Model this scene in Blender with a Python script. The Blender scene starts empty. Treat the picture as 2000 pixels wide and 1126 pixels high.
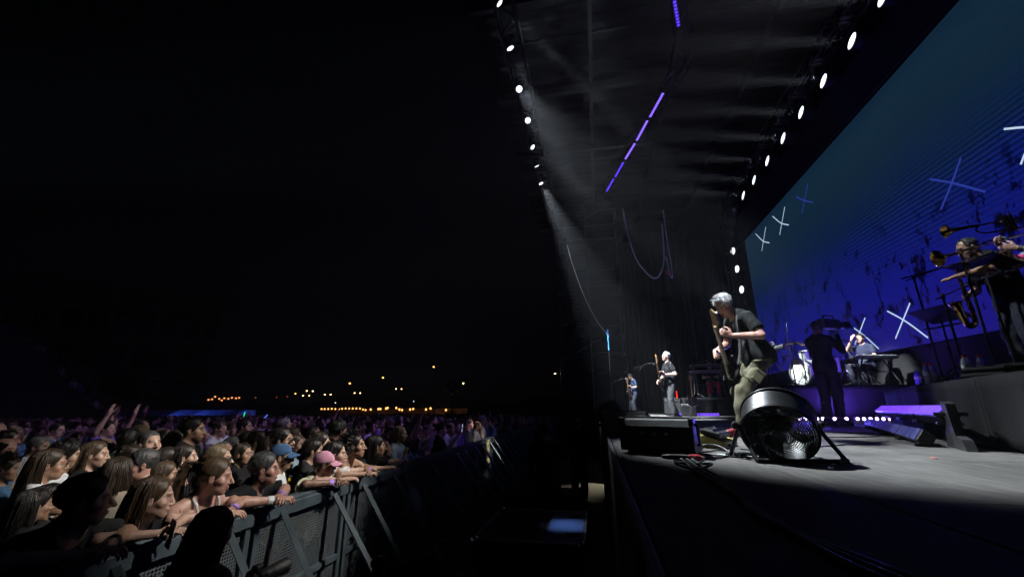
import bpy, math, random, time
import numpy as np
from mathutils import Vector, Matrix, Euler
T0 = time.time()
random.seed(7); np.random.seed(7)
SC = bpy.context.scene
COL = SC.collection
R = math.radians

# ------------------------------------------------------------------ camera
CAMZ = 2.0
cam = bpy.data.cameras.new('camera'); cam.lens = 14.47; cam.sensor_width = 36.0
cam.clip_start = 0.05; cam.clip_end = 2000
camo = bpy.data.objects.new('camera', cam); COL.objects.link(camo)
camo.location = (0, 0, CAMZ); camo.rotation_euler = (R(90 + 15.96), 0, R(11.2))
SC.camera = camo
# ------------------------------------------------------------------ night sky
W = bpy.data.worlds.new('World'); SC.world = W; W.use_nodes = True
W.node_tree.nodes['Background'].inputs[0].default_value = (0.30, 0.42, 0.65, 1)
W.node_tree.nodes['Background'].inputs[1].default_value = 0.0010
# ------------------------------------------------------------------ exposure / render
SC.view_settings.view_transform = 'Standard'; SC.view_settings.look = 'None'
SC.view_settings.exposure = 0.0; SC.view_settings.gamma = 1.0
SC.cycles.use_denoising = True
SC.cycles.max_bounces = 4; SC.cycles.diffuse_bounces = 2; SC.cycles.glossy_bounces = 2
SC.cycles.transmission_bounces = 4; SC.cycles.volume_bounces = 0; SC.cycles.transparent_max_bounces = 12
SC.cycles.sample_clamp_indirect = 4.0
SC.cycles.volume_step_rate = 4.0; SC.cycles.volume_max_steps = 64
SC.cycles.use_light_tree = True
SC.cycles.use_adaptive_sampling = True; SC.cycles.adaptive_threshold = 0.035; SC.cycles.adaptive_min_samples = 20

S = 1.68            # stage floor height above the pit
HAZE_D = 0.0010
# ------------------------------------------------------------------ stage lights (lamps in view, and unseen ones added along both trusses)
def spot(loc, aim, power, size, blend=0.5, col=(1, 1, 1), rad=0.12):
    l = bpy.data.lights.new('lamp_light', 'SPOT'); l.energy = power; l.spot_size = R(size)
    l.spot_blend = blend; l.color = col; l.shadow_soft_size = rad
    o = bpy.data.objects.new('lamp_light', l); COL.objects.link(o); o['kind'] = 'helper'
    o.location = loc
    d = Vector(aim) - Vector(loc)
    o.rotation_euler = d.to_track_quat('-Z', 'Y').to_euler()
    return o
COOL = (0.86, 0.94, 1.0); BLUE = (0.10, 0.07, 1.0); PURP = (0.36, 0.10, 1.0)
# row on the front truss (x, y, z, aim, power, cone)
FRONT = [((-1.72, 7.17, 11), (6.6, 12.1, S + 1.7), 34000, 7),
         ((-1.72, 8.45, 11), (1.9, 11.6, S + .9), 27000, 10),
         ((-1.75, 9.92, 11), (1.4, 3.9, S + .4), 15000, 15),
         ((-1.72, 11.34, 11), (2.5, 4.4, S), 6800, 13),
         ((-1.78, 12.8, 11), (5.2, 11.7, S + 1.3), 32000, 6.5),
         ((-1.80, 14.03, 11), (1.7, 18.8, S + .8), 24000, 9),
         ((-1.80, 15.36, 11), (2.0, 16.0, S), 30000, 26),
         ((-1.72, 5.9, 11), (-.33, 4.33, .93), 2800, 2.6),  # from here on unseen lamps, added to light case, horns and guitarist
         ((-1.72, 4.6, 11), (4.2, 4.95, S + 1.9), 3600, 9),
         ((-1.72, 3.3, 11), (1.8, 5.35, S + 1.0), 11000, 9)]
# the row over the video wall; the first three are unseen, added to light the audience
BACK = [((6.9, 5.0, 10.95), (-2.85, 3.35, 1.5), 6500, 13), ((6.9, 6.2, 10.95), (-6.3, 4.2, 1.5), 2300, 23), ((6.9, 7.45, 10.95), (-2.7, 9.9, 1.2), 5000, 5.5),
        ((6.9, 8.70, 10.95), (-1, 9.00, 12.75), 16679, 13), ((6.9, 9.90, 10.96), (-1, 10.20, 12.75), 16679, 13),
        ((6.9, 11.29, 10.98), (-1, 11.59, 12.75), 16679, 13), ((6.9, 12.66, 11.0), (-1, 12.96, 12.75), 16679, 13),
        ((6.9, 14.0, 11.0), (-1, 14.30, 12.75), 16679, 13), ((6.9, 15.41, 11.0), (-1, 15.71, 12.75), 15567, 13),
        ((6.9, 16.82, 11.0), (-1, 17.12, 12.75), 14455, 13), ((6.9, 18.14, 11.0), (-1, 18.44, 12.75), 14455, 13),
        ((6.9, 20.45, 9.24), (-3, 17.6, 9.24), 2600, 11), ((6.9, 20.29, 8.27), (-3, 17.6, 8.27), 2600, 11),
        ((6.9, 20.12, 7.21), (-3, 17.6, 7.21), 2600, 11)]
# ------------------------------------------------------------------ helpers
_M = {}
def mat(name, col, rough=0.6, metal=0.0, var=0.0, scale=20.0, bump=0.0, bscale=None, emit=None, estr=0.0,
        spec=0.5, alpha=None, trans=0.0, stretch=None, sub=0.0, sheen=0.0):
    if name in _M: return _M[name]
    m = bpy.data.materials.new(name); m.use_nodes = True; _M[name] = m
    nt = m.node_tree; n = nt.nodes; b = n['Principled BSDF']
    c = tuple(col[:3]) + (1,)
    b.inputs['Base Color'].default_value = c; b.inputs['Roughness'].default_value = rough
    b.inputs['Metallic'].default_value = metal; b.inputs['Specular IOR Level'].default_value = spec
    if trans: b.inputs['Transmission Weight'].default_value = trans
    if sub: b.inputs['Subsurface Weight'].default_value = sub; b.inputs['Subsurface Radius'].default_value = (.02, .008, .004); b.inputs['Subsurface Scale'].default_value = .4
    if sheen: b.inputs['Sheen Weight'].default_value = sheen
    if emit is not None:
        b.inputs['Emission Color'].default_value = tuple(emit) + (1,); b.inputs['Emission Strength'].default_value = estr
    if alpha is not None: b.inputs['Alpha'].default_value = alpha
    if var or bump:
        tc = n.new('ShaderNodeTexCoord'); src = tc.outputs['Object']
        if stretch:
            mp = n.new('ShaderNodeMapping'); mp.inputs['Scale'].default_value = stretch
            nt.links.new(src, mp.inputs[0]); src = mp.outputs[0]
        nz = n.new('ShaderNodeTexNoise'); nz.inputs['Scale'].default_value = scale; nz.inputs['Detail'].default_value = 5
        nt.links.new(src, nz.inputs['Vector'])
        if var:
            mx = n.new('ShaderNodeMix'); mx.data_type = 'RGBA'; mx.blend_type = 'MULTIPLY'; mx.inputs[0].default_value = 1.0
            rp = n.new('ShaderNodeMapRange'); rp.inputs[1].default_value = .25; rp.inputs[2].default_value = .75
            rp.inputs[3].default_value = 1 - var; rp.inputs[4].default_value = 1 + var
            nt.links.new(nz.outputs['Fac'], rp.inputs[0])
            mx.inputs[6].default_value = c; nt.links.new(rp.outputs[0], mx.inputs[7])
            nt.links.new(mx.outputs[2], b.inputs['Base Color'])
            r2 = n.new('ShaderNodeMapRange'); r2.inputs[3].default_value = max(0, rough - .15 * var * 2); r2.inputs[4].default_value = min(1, rough + .15 * var * 2)
            nt.links.new(nz.outputs['Fac'], r2.inputs[0]); nt.links.new(r2.outputs[0], b.inputs['Roughness'])
        if bump:
            bp = n.new('ShaderNodeBump'); bp.inputs['Strength'].default_value = bump; bp.inputs['Distance'].default_value = .01
            if bscale:
                n2 = n.new('ShaderNodeTexNoise'); n2.inputs['Scale'].default_value = bscale; n2.inputs['Detail'].default_value = 3
                nt.links.new(src, n2.inputs['Vector']); nt.links.new(n2.outputs['Fac'], bp.inputs['Height'])
            else: nt.links.new(nz.outputs['Fac'], bp.inputs['Height'])
            nt.links.new(bp.outputs[0], b.inputs['Normal'])
    return m

def tag(o, label=None, cat=None, group=None, kind=None):
    if label: o['label'] = label
    if cat: o['category'] = cat
    if group: o['group'] = group
    if kind: o['kind'] = kind
    return o
def link(o, parent=None):
    COL.objects.link(o)
    if parent is not None: o.parent = parent
    return o
def empty(name, loc=(0, 0, 0), rz=0.0):
    o = bpy.data.objects.new(name, None); COL.objects.link(o); o.location = loc; o.rotation_euler = (0, 0, rz)
    o.empty_display_size = .1
    return o
def thing(name, label, cat, loc=(0, 0, 0), rz=0.0, group=None):
    return tag(empty(name, loc, rz), label, cat, group)
def mesh_from(name, V, Fc, smooth=False):
    me = bpy.data.meshes.new(name); me.from_pydata([tuple(v) for v in V], [], [tuple(f) for f in Fc]); me.update()
    if smooth: me.polygons.foreach_set('use_smooth', [True] * len(me.polygons))
    return me
def npmesh(name, V, Q, smooth=True):
    """numpy verts (n,3) and quads/tris (m,k)"""
    me = bpy.data.meshes.new(name); k = Q.shape[1] if len(Q) else 4
    me.vertices.add(len(V)); me.vertices.foreach_set('co', V.astype(np.float32).ravel())
    me.loops.add(len(Q) * k); me.loops.foreach_set('vertex_index', Q.astype(np.int32).ravel())
    me.polygons.add(len(Q)); me.polygons.foreach_set('loop_start', np.arange(len(Q), dtype=np.int32) * k)
    if smooth: me.polygons.foreach_set('use_smooth', np.ones(len(Q), bool))
    me.update(calc_edges=True); return me
def obj(name, me, m=None, parent=None, loc=None, rot=None):
    o = bpy.data.objects.new(name, me)
    if m is not None and not me.materials: me.materials.append(m)
    link(o, parent)
    if loc is not None: o.location = loc
    if rot is not None: o.rotation_euler = rot
    return o
def setmat(o, m):
    """object-level material over shared mesh data"""
    if not o.data.materials: o.data.materials.append(None)
    o.material_slots[0].link = 'OBJECT'; o.material_slots[0].material = m
    return o

def frame_of(d):
    d = np.array(d, float); d /= max(1e-9, np.linalg.norm(d))
    a = np.array([0, 0, 1.]) if abs(d[2]) < .9 else np.array([1., 0, 0])
    u = np.cross(d, a); u /= np.linalg.norm(u); v = np.cross(d, u)
    return d, u, v
class MB:
    def __init__(s): s.V = []; s.F = []; s.M = None; s.sm = False
    def xf(s, M): s.M = M; return s
    def add(s, V, Fc):
        k = len(s.V)
        if s.M is not None: V = [s.M @ Vector(v) for v in V]
        s.V += [tuple(v) for v in V]; s.F += [tuple(i + k for i in f) for f in Fc]; return s
    def box(s, c, h, bev=0.0, rz=0.0, rot=None):
        """centre, full sizes, chamfer"""
        hx, hy, hz = h[0] / 2, h[1] / 2, h[2] / 2; b = min(bev, hx * .9, hy * .9, hz * .9)
        Mx = rot.to_matrix() if rot is not None else Matrix.Rotation(rz, 3, 'Z')
        if b <= 0:
            P = [(x, y, z) for z in (-hz, hz) for y in (-hy, hy) for x in (-hx, hx)]
            Fc = [(0, 2, 3, 1), (4, 5, 7, 6), (0, 1, 5, 4), (2, 6, 7, 3), (0, 4, 6, 2), (1, 3, 7, 5)]
        else:
            P = []; idx = {}
            for sx in (-1, 1):
                for sy in (-1, 1):
                    for sz in (-1, 1):
                        for a in range(3):
                            q = [sx * (hx - b), sy * (hy - b), sz * (hz - b)]; q[a] = (sx * hx, sy * hy, sz * hz)[a]
                            idx[(sx, sy, sz, a)] = len(P); P.append(tuple(q))
            Fc = []; g = idx
            for a in range(3):
                o1, o2 = (a + 1) % 3, (a + 2) % 3
                for sg in (-1, 1):
                    r = []
                    for (p, q) in ((-1, -1), (1, -1), (1, 1), (-1, 1)):
                        t = [0, 0, 0]; t[a] = sg; t[o1] = p; t[o2] = q; r.append(g[(*t, a)])
                    Fc.append(tuple(r if sg > 0 else r[::-1]))
            for a in range(3):
                o1, o2 = (a + 1) % 3, (a + 2) % 3
                for p in (-1, 1):
                    for q in (-1, 1):
                        t0 = [0] * 3; t1 = [0] * 3
                        t0[a] = -1; t1[a] = 1; t0[o1] = t1[o1] = p; t0[o2] = t1[o2] = q
                        f = (g[(*t0, o1)], g[(*t1, o1)], g[(*t1, o2)], g[(*t0, o2)])
                        Fc.append(f if p * q < 0 else f[::-1])
            for sx in (-1, 1):
                for sy in (-1, 1):
                    for sz in (-1, 1):
                        f = tuple(g[(sx, sy, sz, a)] for a in range(3)); Fc.append(f if sx * sy * sz > 0 else f[::-1])
        P = [tuple(Mx @ Vector(p) + Vector(c)) for p in P]
        return s.add(P, Fc)
    def tube(s, pts, r, n=6, cap=True, closed=False):
        pts = [np.array(p, float) for p in pts]; m = len(pts)
        rr = r if hasattr(r, '__len__') else [r] * m
        V = []; u0 = None
        for i, p in enumerate(pts):
            if closed: d = pts[(i + 1) % m] - pts[i - 1]
            else: d = pts[min(i + 1, m - 1)] - pts[max(i - 1, 0)]
            d = d / max(1e-9, np.linalg.norm(d))
            if u0 is None: _, u, v = frame_of(d)
            else:
                u = u0 - d * np.dot(u0, d); u /= max(1e-9, np.linalg.norm(u)); v = np.cross(d, u)
            u0 = u
            for k in range(n):
                a = 2 * math.pi * k / n; V.append(p + rr[i] * (math.cos(a) * u + math.sin(a) * v))
        Fc = []
        for i in range(m if closed else m - 1):
            j = (i + 1) % m
            for k in range(n):
                Fc.append((i * n + k, i * n + (k + 1) % n, j * n + (k + 1) % n, j * n + k))
        if cap and not closed:
            Fc.append(tuple(range(n))[::-1]); Fc.append(tuple((m - 1) * n + k for k in range(n)))
        return s.add(V, Fc)
    def cyl(s, a, b, r, r2=None, n=12): return s.tube([a, b], [r, r if r2 is None else r2], n)
    def lathe(s, prof, n=20, c=(0, 0, 0), axis=(0, 0, 1), caps=True):
        """prof: (radius, height) list revolved about axis through c"""
        d, u, v = frame_of(axis); c = np.array(c, float); V = []
        for (r, h) in prof:
            for k in range(n):
                a = 2 * math.pi * k / n; V.append(c + d * h + r * (math.cos(a) * u + math.sin(a) * v))
        Fc = []; m = len(prof)
        for i in range(m - 1):
            for k in range(n): Fc.append((i * n + k, (i + 1) * n + k, (i + 1) * n + (k + 1) % n, i * n + (k + 1) % n))
        if caps:
            if prof[0][0] > 1e-5: Fc.append(tuple(range(n)))
            if prof[-1][0] > 1e-5: Fc.append(tuple((m - 1) * n + k for k in range(n))[::-1])
        return s.add(V, Fc)
    def ell(s, c, r, n=12, m=8):
        V = []; c = np.array(c, float)
        for i in range(m + 1):
            t = math.pi * i / m
            for k in range(n):
                a = 2 * math.pi * k / n
                V.append(c + np.array([r[0] * math.sin(t) * math.cos(a), r[1] * math.sin(t) * math.sin(a), r[2] * math.cos(t)]))
        return s.add(V, [(i * n + k, (i + 1) * n + k, (i + 1) * n + (k + 1) % n, i * n + (k + 1) % n) for i in range(m) for k in range(n)])
    def quad(s, a, b, c, d): return s.add([a, b, c, d], [(0, 1, 2, 3)])
    def prism(s, poly, depth, M=None):
        """2-D outline (x,y) extruded from z=0 to depth, by matrix"""
        n = len(poly); V = [(x, y, 0) for x, y in poly] + [(x, y, depth) for x, y in poly]
        if M is not None: V = [tuple(M @ Vector(v)) for v in V]
        Fc = [tuple(range(n))[::-1], tuple(range(n, 2 * n))] + [(i, (i + 1) % n, n + (i + 1) % n, n + i) for i in range(n)]
        return s.add(V, Fc)
    def mesh(s, name='mesh', smooth=False): return mesh_from(name, s.V, s.F, smooth)
    def build(s, name, m, parent=None, smooth=False, loc=None, rot=None):
        me = s.mesh(name, smooth)
        if smooth:
            try: me.set_sharp_from_angle(angle=R(40))
            except Exception: pass
        return obj(name, me, m, parent, loc, rot)
def bez(pts, n=24):
    """Catmull-Rom through points"""
    P = [np.array(p, float) for p in pts]; P = [2 * P[0] - P[1]] + P + [2 * P[-1] - P[-2]]; out = []
    for i in range(1, len(P) - 2):
        k = max(2, n // (len(P) - 3))
        for j in range(k):
            t = j / k
            out.append(.5 * ((2 * P[i]) + (P[i + 1] - P[i - 1]) * t + (2 * P[i - 1] - 5 * P[i] + 4 * P[i + 1] - P[i + 2]) * t * t + (3 * P[i] - P[i - 1] - 3 * P[i + 1] + P[i + 2]) * t ** 3))
    out.append(P[-2]); return out
def copy_tree(o, parent=None):
    c = o.copy(); COL.objects.link(c)
    if parent is not None: c.parent = parent
    for ch in o.children: copy_tree(ch, c)
    return c

# common materials
BLK = mat('black_metal', (.018, .018, .02), .45, .3, var=.25, scale=12, bump=.1)
BLKP = mat('black_plastic', (.02, .02, .022), .5, var=.3, scale=18, bump=.15, bscale=160)
CLOTH = mat('black_cloth', (.009, .009, .010), .95, spec=.15, var=.35, scale=5, bump=.4, bscale=60)
CHROME = mat('chrome', (.6, .6, .62), .22, 1.0, var=.15, scale=15)
ALU = mat('aluminium', (.42, .43, .45), .38, .9, var=.2, scale=10)
RUBBER = mat('cable_rubber', (.014, .014, .015), .55, var=.2, scale=30)
# ------------------------------------------------------------------ ground and stage deck
def ground_mat():
    m = mat('asphalt', (.045, .044, .043), .85, var=.35, scale=.9, bump=.5, bscale=90)
    return m
def ground_z(x, y):
    d = math.hypot(x, y); return -.0155 * max(0., min(d, 62.) - 9.0)
V = [(0, 0, 0)]; Fc = []; RR = [4, 9, 12, 16, 22, 30, 40, 52, 62, 80, 160, 700]; NA = 48
for r_ in RR:
    for k in range(NA): a = 2 * math.pi * k / NA; x, y = r_ * math.sin(a), r_ * math.cos(a); V.append((x, y, ground_z(x, y)))
for k in range(NA): Fc.append((0, 1 + (k + 1) % NA, 1 + k))
for i in range(len(RR) - 1):
    for k in range(NA): a, b = 1 + i * NA + k, 1 + i * NA + (k + 1) % NA; Fc.append((a, b, b + NA, a + NA))
tag(obj('ground', mesh_from('ground', V, Fc), ground_mat()), kind='structure')

def deck_mat():
    m = bpy.data.materials.new('stage_deck'); m.use_nodes = True; nt = m.node_tree; n = nt.nodes; L = nt.links
    b = n['Principled BSDF']; tc = n.new('ShaderNodeTexCoord'); geo = n.new('ShaderNodeNewGeometry')
    big = n.new('ShaderNodeTexNoise'); big.inputs['Scale'].default_value = 1.1; big.inputs['Detail'].default_value = 7; big.inputs['Roughness'].default_value = .65
    L.new(geo.outputs['Position'], big.inputs['Vector'])
    mp = n.new('ShaderNodeMapping'); mp.inputs['Scale'].default_value = (18, 2.2, 1); mp.inputs['Rotation'].default_value = (0, 0, .12)
    L.new(geo.outputs['Position'], mp.inputs[0])
    gr = n.new('ShaderNodeTexNoise'); gr.inputs['Scale'].default_value = 2.0; gr.inputs['Detail'].default_value = 6
    L.new(mp.outputs[0], gr.inputs['Vector'])
    fine = n.new('ShaderNodeTexNoise'); fine.inputs['Scale'].default_value = 42; fine.inputs['Detail'].default_value = 4
    L.new(geo.outputs['Position'], fine.inputs['Vector'])
    oi = n.new('ShaderNodeObjectInfo')
    c1 = n.new('ShaderNodeValToRGB'); c1.color_ramp.elements[0].position = .3; c1.color_ramp.elements[1].position = .72
    c1.color_ramp.elements[0].color = (.042, .040, .038, 1); c1.color_ramp.elements[1].color = (.165, .156, .146, 1)
    L.new(big.outputs['Fac'], c1.inputs[0])
    c2 = n.new('ShaderNodeMapRange'); c2.inputs[1].default_value = .3; c2.inputs[2].default_value = .7; c2.inputs[3].default_value = .72; c2.inputs[4].default_value = 1.22
    L.new(gr.outputs['Fac'], c2.inputs[0])
    mx = n.new('ShaderNodeMix'); mx.data_type = 'RGBA'; mx.blend_type = 'MULTIPLY'; mx.inputs[0].default_value = 1
    L.new(c1.outputs[0], mx.inputs[6]); L.new(c2.outputs[0], mx.inputs[7])
    # scuffs: bright scratches
    sc = n.new('ShaderNodeTexVoronoi'); sc.inputs['Scale'].default_value = 3.4
    ms = n.new('ShaderNodeMapping'); ms.inputs['Rotation'].default_value = (0, 0, .7); ms.inputs['Scale'].default_value = (1, 5, 1)
    L.new(geo.outputs['Position'], ms.inputs[0]); L.new(ms.outputs[0], sc.inputs['Vector'])
    th = n.new('ShaderNodeMapRange'); th.inputs[1].default_value = .085; th.inputs[2].default_value = .02; L.new(sc.outputs['Distance'], th.inputs[0])
    ps = n.new('ShaderNodeMath'); ps.operation = 'MULTIPLY'; L.new(th.outputs[0], ps.inputs[0]); L.new(fine.outputs['Fac'], ps.inputs[1])
    m2 = n.new('ShaderNodeMix'); m2.data_type = 'RGBA'; L.new(ps.outputs[0], m2.inputs[0]); L.new(mx.outputs[2], m2.inputs[6]); m2.inputs[7].default_value = (.33, .32, .3, 1)
    m3 = n.new('ShaderNodeMix'); m3.data_type = 'RGBA'; m3.blend_type = 'MULTIPLY'; m3.inputs[0].default_value = 1
    rv = n.new('ShaderNodeMapRange'); rv.inputs[3].default_value = .82; rv.inputs[4].default_value = 1.15; L.new(oi.outputs['Random'], rv.inputs[0])
    L.new(m2.outputs[2], m3.inputs[6]); L.new(rv.outputs[0], m3.inputs[7]); L.new(m3.outputs[2], b.inputs['Base Color'])
    rr = n.new('ShaderNodeMapRange'); b.inputs['Specular IOR Level'].default_value = .25; rr.inputs[3].default_value = .68; rr.inputs[4].default_value = .95; L.new(big.outputs['Fac'], rr.inputs[0]); L.new(rr.outputs[0], b.inputs['Roughness'])
    bp = n.new('ShaderNodeBump'); bp.inputs['Strength'].default_value = .35; bp.inputs['Distance'].default_value = .004
    L.new(fine.outputs['Fac'], bp.inputs['Height']); L.new(bp.outputs[0], b.inputs['Normal'])
    return m
DECK = deck_mat()
sf = tag(MB().box((4.4, 11.2, S - .11), (8.55, 25.6, .16)).build('stage_floor', mat('deck_frame', (.03, .03, .03), .7)), kind='structure')
xs = [.12, .93] + [.93 + 1.22 * k for k in range(1, 7)]
for i in range(len(xs) - 1):
    w = xs[i + 1] - xs[i] - .007
    me = MB().box((0, 0, 0), (w, 2.433, .03), .003).mesh('deck_panel')
    me.materials.append(DECK)
    off = .6 if i % 2 else -.5
    for j in range(-1, 11):
        y = -1.2 + off + 2.44 * (j + .5)
        if y > 24: continue
        p = obj('deck_panel', me, DECK, sf); p.location = ((xs[i] + xs[i + 1]) / 2, y, S - .0151 + random.uniform(-.0008, .0008))

# skirt: black cloth along the stage front, hanging in soft folds
def drape(name, a, b, z0, z1, folds, amp, m, thick=.012, n=None, seed=0):
    a = np.array(a, float); b = np.array(b, float); d = b - a; L = np.linalg.norm(d[:2]); nrm = np.array([-d[1], d[0]]) / L
    n = n or int(folds * 8); V = []; Fc = []; rs = np.random.RandomState(seed); ph = rs.uniform(0, 6, 4); nz = 6
    for i in range(n + 1):
        t = i / n
        for k in range(nz + 1):
            s = k / nz; z = z1 + (z0 - z1) * s
            w = amp * (.35 + .65 * s) * (math.sin(2 * math.pi * folds * t + ph[0] + .5 * math.sin(7 * t + ph[1] + s)) + .5 * math.sin(2 * math.pi * folds * 1.7 * t + ph[2] + .6 * s))
            p = a[:2] + d[:2] * t + nrm * w; V.append((p[0], p[1], z))
    for i in range(n):
        for k in range(nz):
            q = i * (nz + 1) + k; Fc.append((q, q + nz + 1, q + nz + 2, q + 1))
    me = mesh_from(name, V, Fc, True); o = obj(name, me, m)
    sd = o.modifiers.new('thickness', 'SOLIDIFY'); sd.thickness = thick; return o
SK = mat('skirt_cloth', (.035, .037, .037), .85, var=.3, scale=3, bump=.3, bscale=70)
o = drape('stage_skirt', (.085, -1.2), (.085, 23.8), .02, S - .01, 30, .012, SK, n=420, seed=3)
tag(o, 'black cloth skirt hanging along the front edge of the stage', 'skirt')
o = MB().box((.098, 11.2, S - .012), (.03, 25.4, .05), .006).build('stage_edge_trim', mat('edge_trim', (.16, .16, .155), .6, .4, var=.4, scale=6))
tag(o, 'worn metal edge strip along the top of the stage front', 'edge strip')

# ------------------------------------------------------------------ roof over the stage
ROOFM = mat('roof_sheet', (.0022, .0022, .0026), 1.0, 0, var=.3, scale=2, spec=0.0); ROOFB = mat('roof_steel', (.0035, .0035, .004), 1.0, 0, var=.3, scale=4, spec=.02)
def corrugated():
    V = []; Fc = []; n = 260; y0, y1 = -4.0, 26.0
    for i in range(n + 1):
        y = y0 + (y1 - y0) * i / n; z = 12.9 + .035 * (1 if (i // 2) % 2 else -1)
        V += [(-3.0, y, z), (9.2, y, z)]
    for i in range(n): Fc.append((2 * i, 2 * i + 2, 2 * i + 3, 2 * i + 1))
    return mesh_from('roof', V, Fc)
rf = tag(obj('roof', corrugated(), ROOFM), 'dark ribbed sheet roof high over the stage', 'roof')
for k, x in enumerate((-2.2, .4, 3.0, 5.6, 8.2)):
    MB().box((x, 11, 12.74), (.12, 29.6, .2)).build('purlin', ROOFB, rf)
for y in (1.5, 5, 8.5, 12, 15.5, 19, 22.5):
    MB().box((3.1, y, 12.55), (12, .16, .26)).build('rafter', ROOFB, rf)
    MB().box((3.1, y + 1.6, 12.84), (12, .05, .08)).build('batten', ROOFB, rf)

TRM = mat('truss_black', (.02, .02, .021), .7, .0, var=.3, scale=8, spec=.2)
def truss(a, b, w, label, seg=.5, m=TRM, r=.024):
    a = np.array(a, float); b = np.array(b, float); L = np.linalg.norm(b - a); d, u, v = frame_of(b - a)
    t = thing('lighting_truss', label, 'truss', tuple(a)); h = w / 2; C4 = [(-h, -h), (h, -h), (h, h), (-h, h)]
    for (p, q) in C4: MB().tube([d * 0 + u * p + v * q, d * L + u * p + v * q], r, 6).build('chord', m, t, True)
    n = int(L / seg); lat = MB()
    for i in range(n):
        for k in range(4):
            p0, p1 = C4[k], C4[(k + 1) % 4]
            if i % 2: p0, p1 = p1, p0
            lat.tube([d * (L * i / n) + u * p0[0] + v * p0[1], d * (L * (i + 1) / n) + u * p1[0] + v * p1[1]], r * .5, 4, cap=False)
    lat.build('lattice', m, t); return t
truss((-1.75, -2, 11.75), (-1.75, 24, 11.75), .45, 'black box truss carrying the row of lamps above the audience edge')
truss((6.95, -2, 11.85), (6.95, 24, 11.85), .45, 'black box truss carrying the row of lamps over the video wall')
truss((2.7, 9.0, 10.4), (.6, 16.0, 10.4), .3, 'slanting truss carrying the long broken violet light strip')
truss((1.6, 5.4, 10.4), (2.45, 8.3, 10.4), .3, 'short slanting truss carrying the violet strip at the top of the picture')
for (x, y, z1, lb) in ((2.05, 22.6, 11.5, 'upright truss tower behind the far guitarist, nearest the pit'), (3.55, 22.8, 11.5, 'upright truss tower behind the bass player'),
                       (5.1, 23.0, 11.5, 'upright truss tower at the edge of the dark drapes by the keyboards')):
    truss((x, y, S), (x, y, z1), .3, lb)
truss((6.95, 20.5, 6.6), (6.95, 20.5, 11.4), .28, 'short upright truss holding three lamps beside the video wall')

# ------------------------------------------------------------------ moving lamps
LENS = mat('lamp_lens_lit', (.8, .8, .8), .3, emit=(.93, .97, 1.0), estr=1.7)
LENSOFF = mat('lamp_lens_dark', (.05, .06, .08), .12, spec=.8)
def lamp_meshes(r):
    body = MB().lathe([(r * .55, -r * 2.1), (r * .8, -r * 1.9), (r * .95, -r * .8), (r * 1.12, -r * .2), (r * 1.15, 0), (r * 1.02, .005)], 18, axis=(0, 0, -1), caps=True)
    fins = MB()
    for k in range(3): fins.lathe([(r * .98, r * (.9 + .35 * k)), (r * 1.08, r * (.93 + .35 * k)), (r * .98, r * (.98 + .35 * k))], 16, axis=(0, 0, 1))
    yoke = MB()
    for s in (-1, 1): yoke.box((s * r * 1.3, 0, r * 1.9), (r * .16, r * .5, r * 2.6), .01)
    yoke.box((0, 0, r * 3.2), (r * 2.75, r * .6, r * .25), .02)
    base = MB().box((0, 0, r * 3.75), (r * 2.3, r * 1.6, r * .8), .03)
    lens = MB().lathe([(r, .012), (r * .7, .03), (r * .0001, .04)], 20, axis=(0, 0, -1), caps=False)
    return [x.mesh(nm, True) for x, nm in ((body, 'lamp_body'), (fins, 'cooling_rib'), (yoke, 'yoke'), (base, 'lamp_base'), (lens, 'lens'))]
_LM = {}
def lamp(loc, aim, r, label, group, on=True, hang=(0, 0, 1)):
    if r not in _LM: _LM[r] = lamp_meshes(r)
    B, Fn, Y, Ba, Le = _LM[r]
    t = thing('stage_lamp', label, 'stage lamp', loc, group=group)
    q = (Vector(aim) - Vector(loc)).to_track_quat('-Z', 'Y')
    hd = obj('lamp_body', B, BLKP, t); hd.rotation_mode = 'QUATERNION'; hd.rotation_quaternion = q
    f = obj('cooling_rib', Fn, BLK, hd)
    l = obj('lens', Le, None, hd); setmat(l, LENS if on else LENSOFF)
    hq = Vector((0, 0, 1)).rotation_difference(Vector(hang))
    for nm, me in (('yoke', Y), ('lamp_base', Ba)):
        p = obj(nm, me, BLK, t); p.rotation_mode = 'QUATERNION'; p.rotation_quaternion = hq
    return t
ORD = ['first', 'second', 'third', 'fourth', 'fifth', 'sixth', 'seventh', 'eighth', 'ninth', 'tenth', 'eleventh', 'twelfth']
for i, (p, a, pw, sz) in enumerate(FRONT):
    lamp(p, a, .095, 'lit lamp on the audience-side truss, %s from the top of the picture' % ORD[i] if i < 7 else 'lamp on the audience-side truss beyond the picture top, %s one out' % ORD[i - 7], 'lamps on the audience-side truss')
    d = (Vector(a) - Vector(p)).normalized(); spot(tuple(Vector(p) + d * .12), a, pw, sz, .6, COOL)
for i, (p, a, pw, sz) in enumerate(BACK):
    if i < 3: lb = 'lamp over the video wall beyond the picture top aimed outwards, %s of three' % ORD[i]; h = (0, 0, 1)
    elif i < 11: lb = 'bright round lamp above the video wall, %s from the top' % ORD[i - 3]; h = (0, 0, 1)
    else: lb = 'bright lamp on the upright truss beside the video wall, %s from the top' % ORD[i - 11]; h = (0, 1, 0)
    lamp(p, a, .19 if i < 11 else .17, lb, 'lamps over the video wall', hang=h)
    d = (Vector(a) - Vector(p)).normalized(); spot(tuple(Vector(p) + d * .12), a, pw, sz, .5, COOL if i > 2 else (1.0, .95, .88))
for i, (y, z) in enumerate(((19.5, 10.9), (20.0, 10.5), (20.45, 10.15))):
    lamp((6.85, y, z), (2, y - 4, 4), .19, 'unlit stage lamp in the dark corner above the video wall, %s from the lit row' % ORD[i], 'unlit lamps in the corner', on=False)

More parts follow.
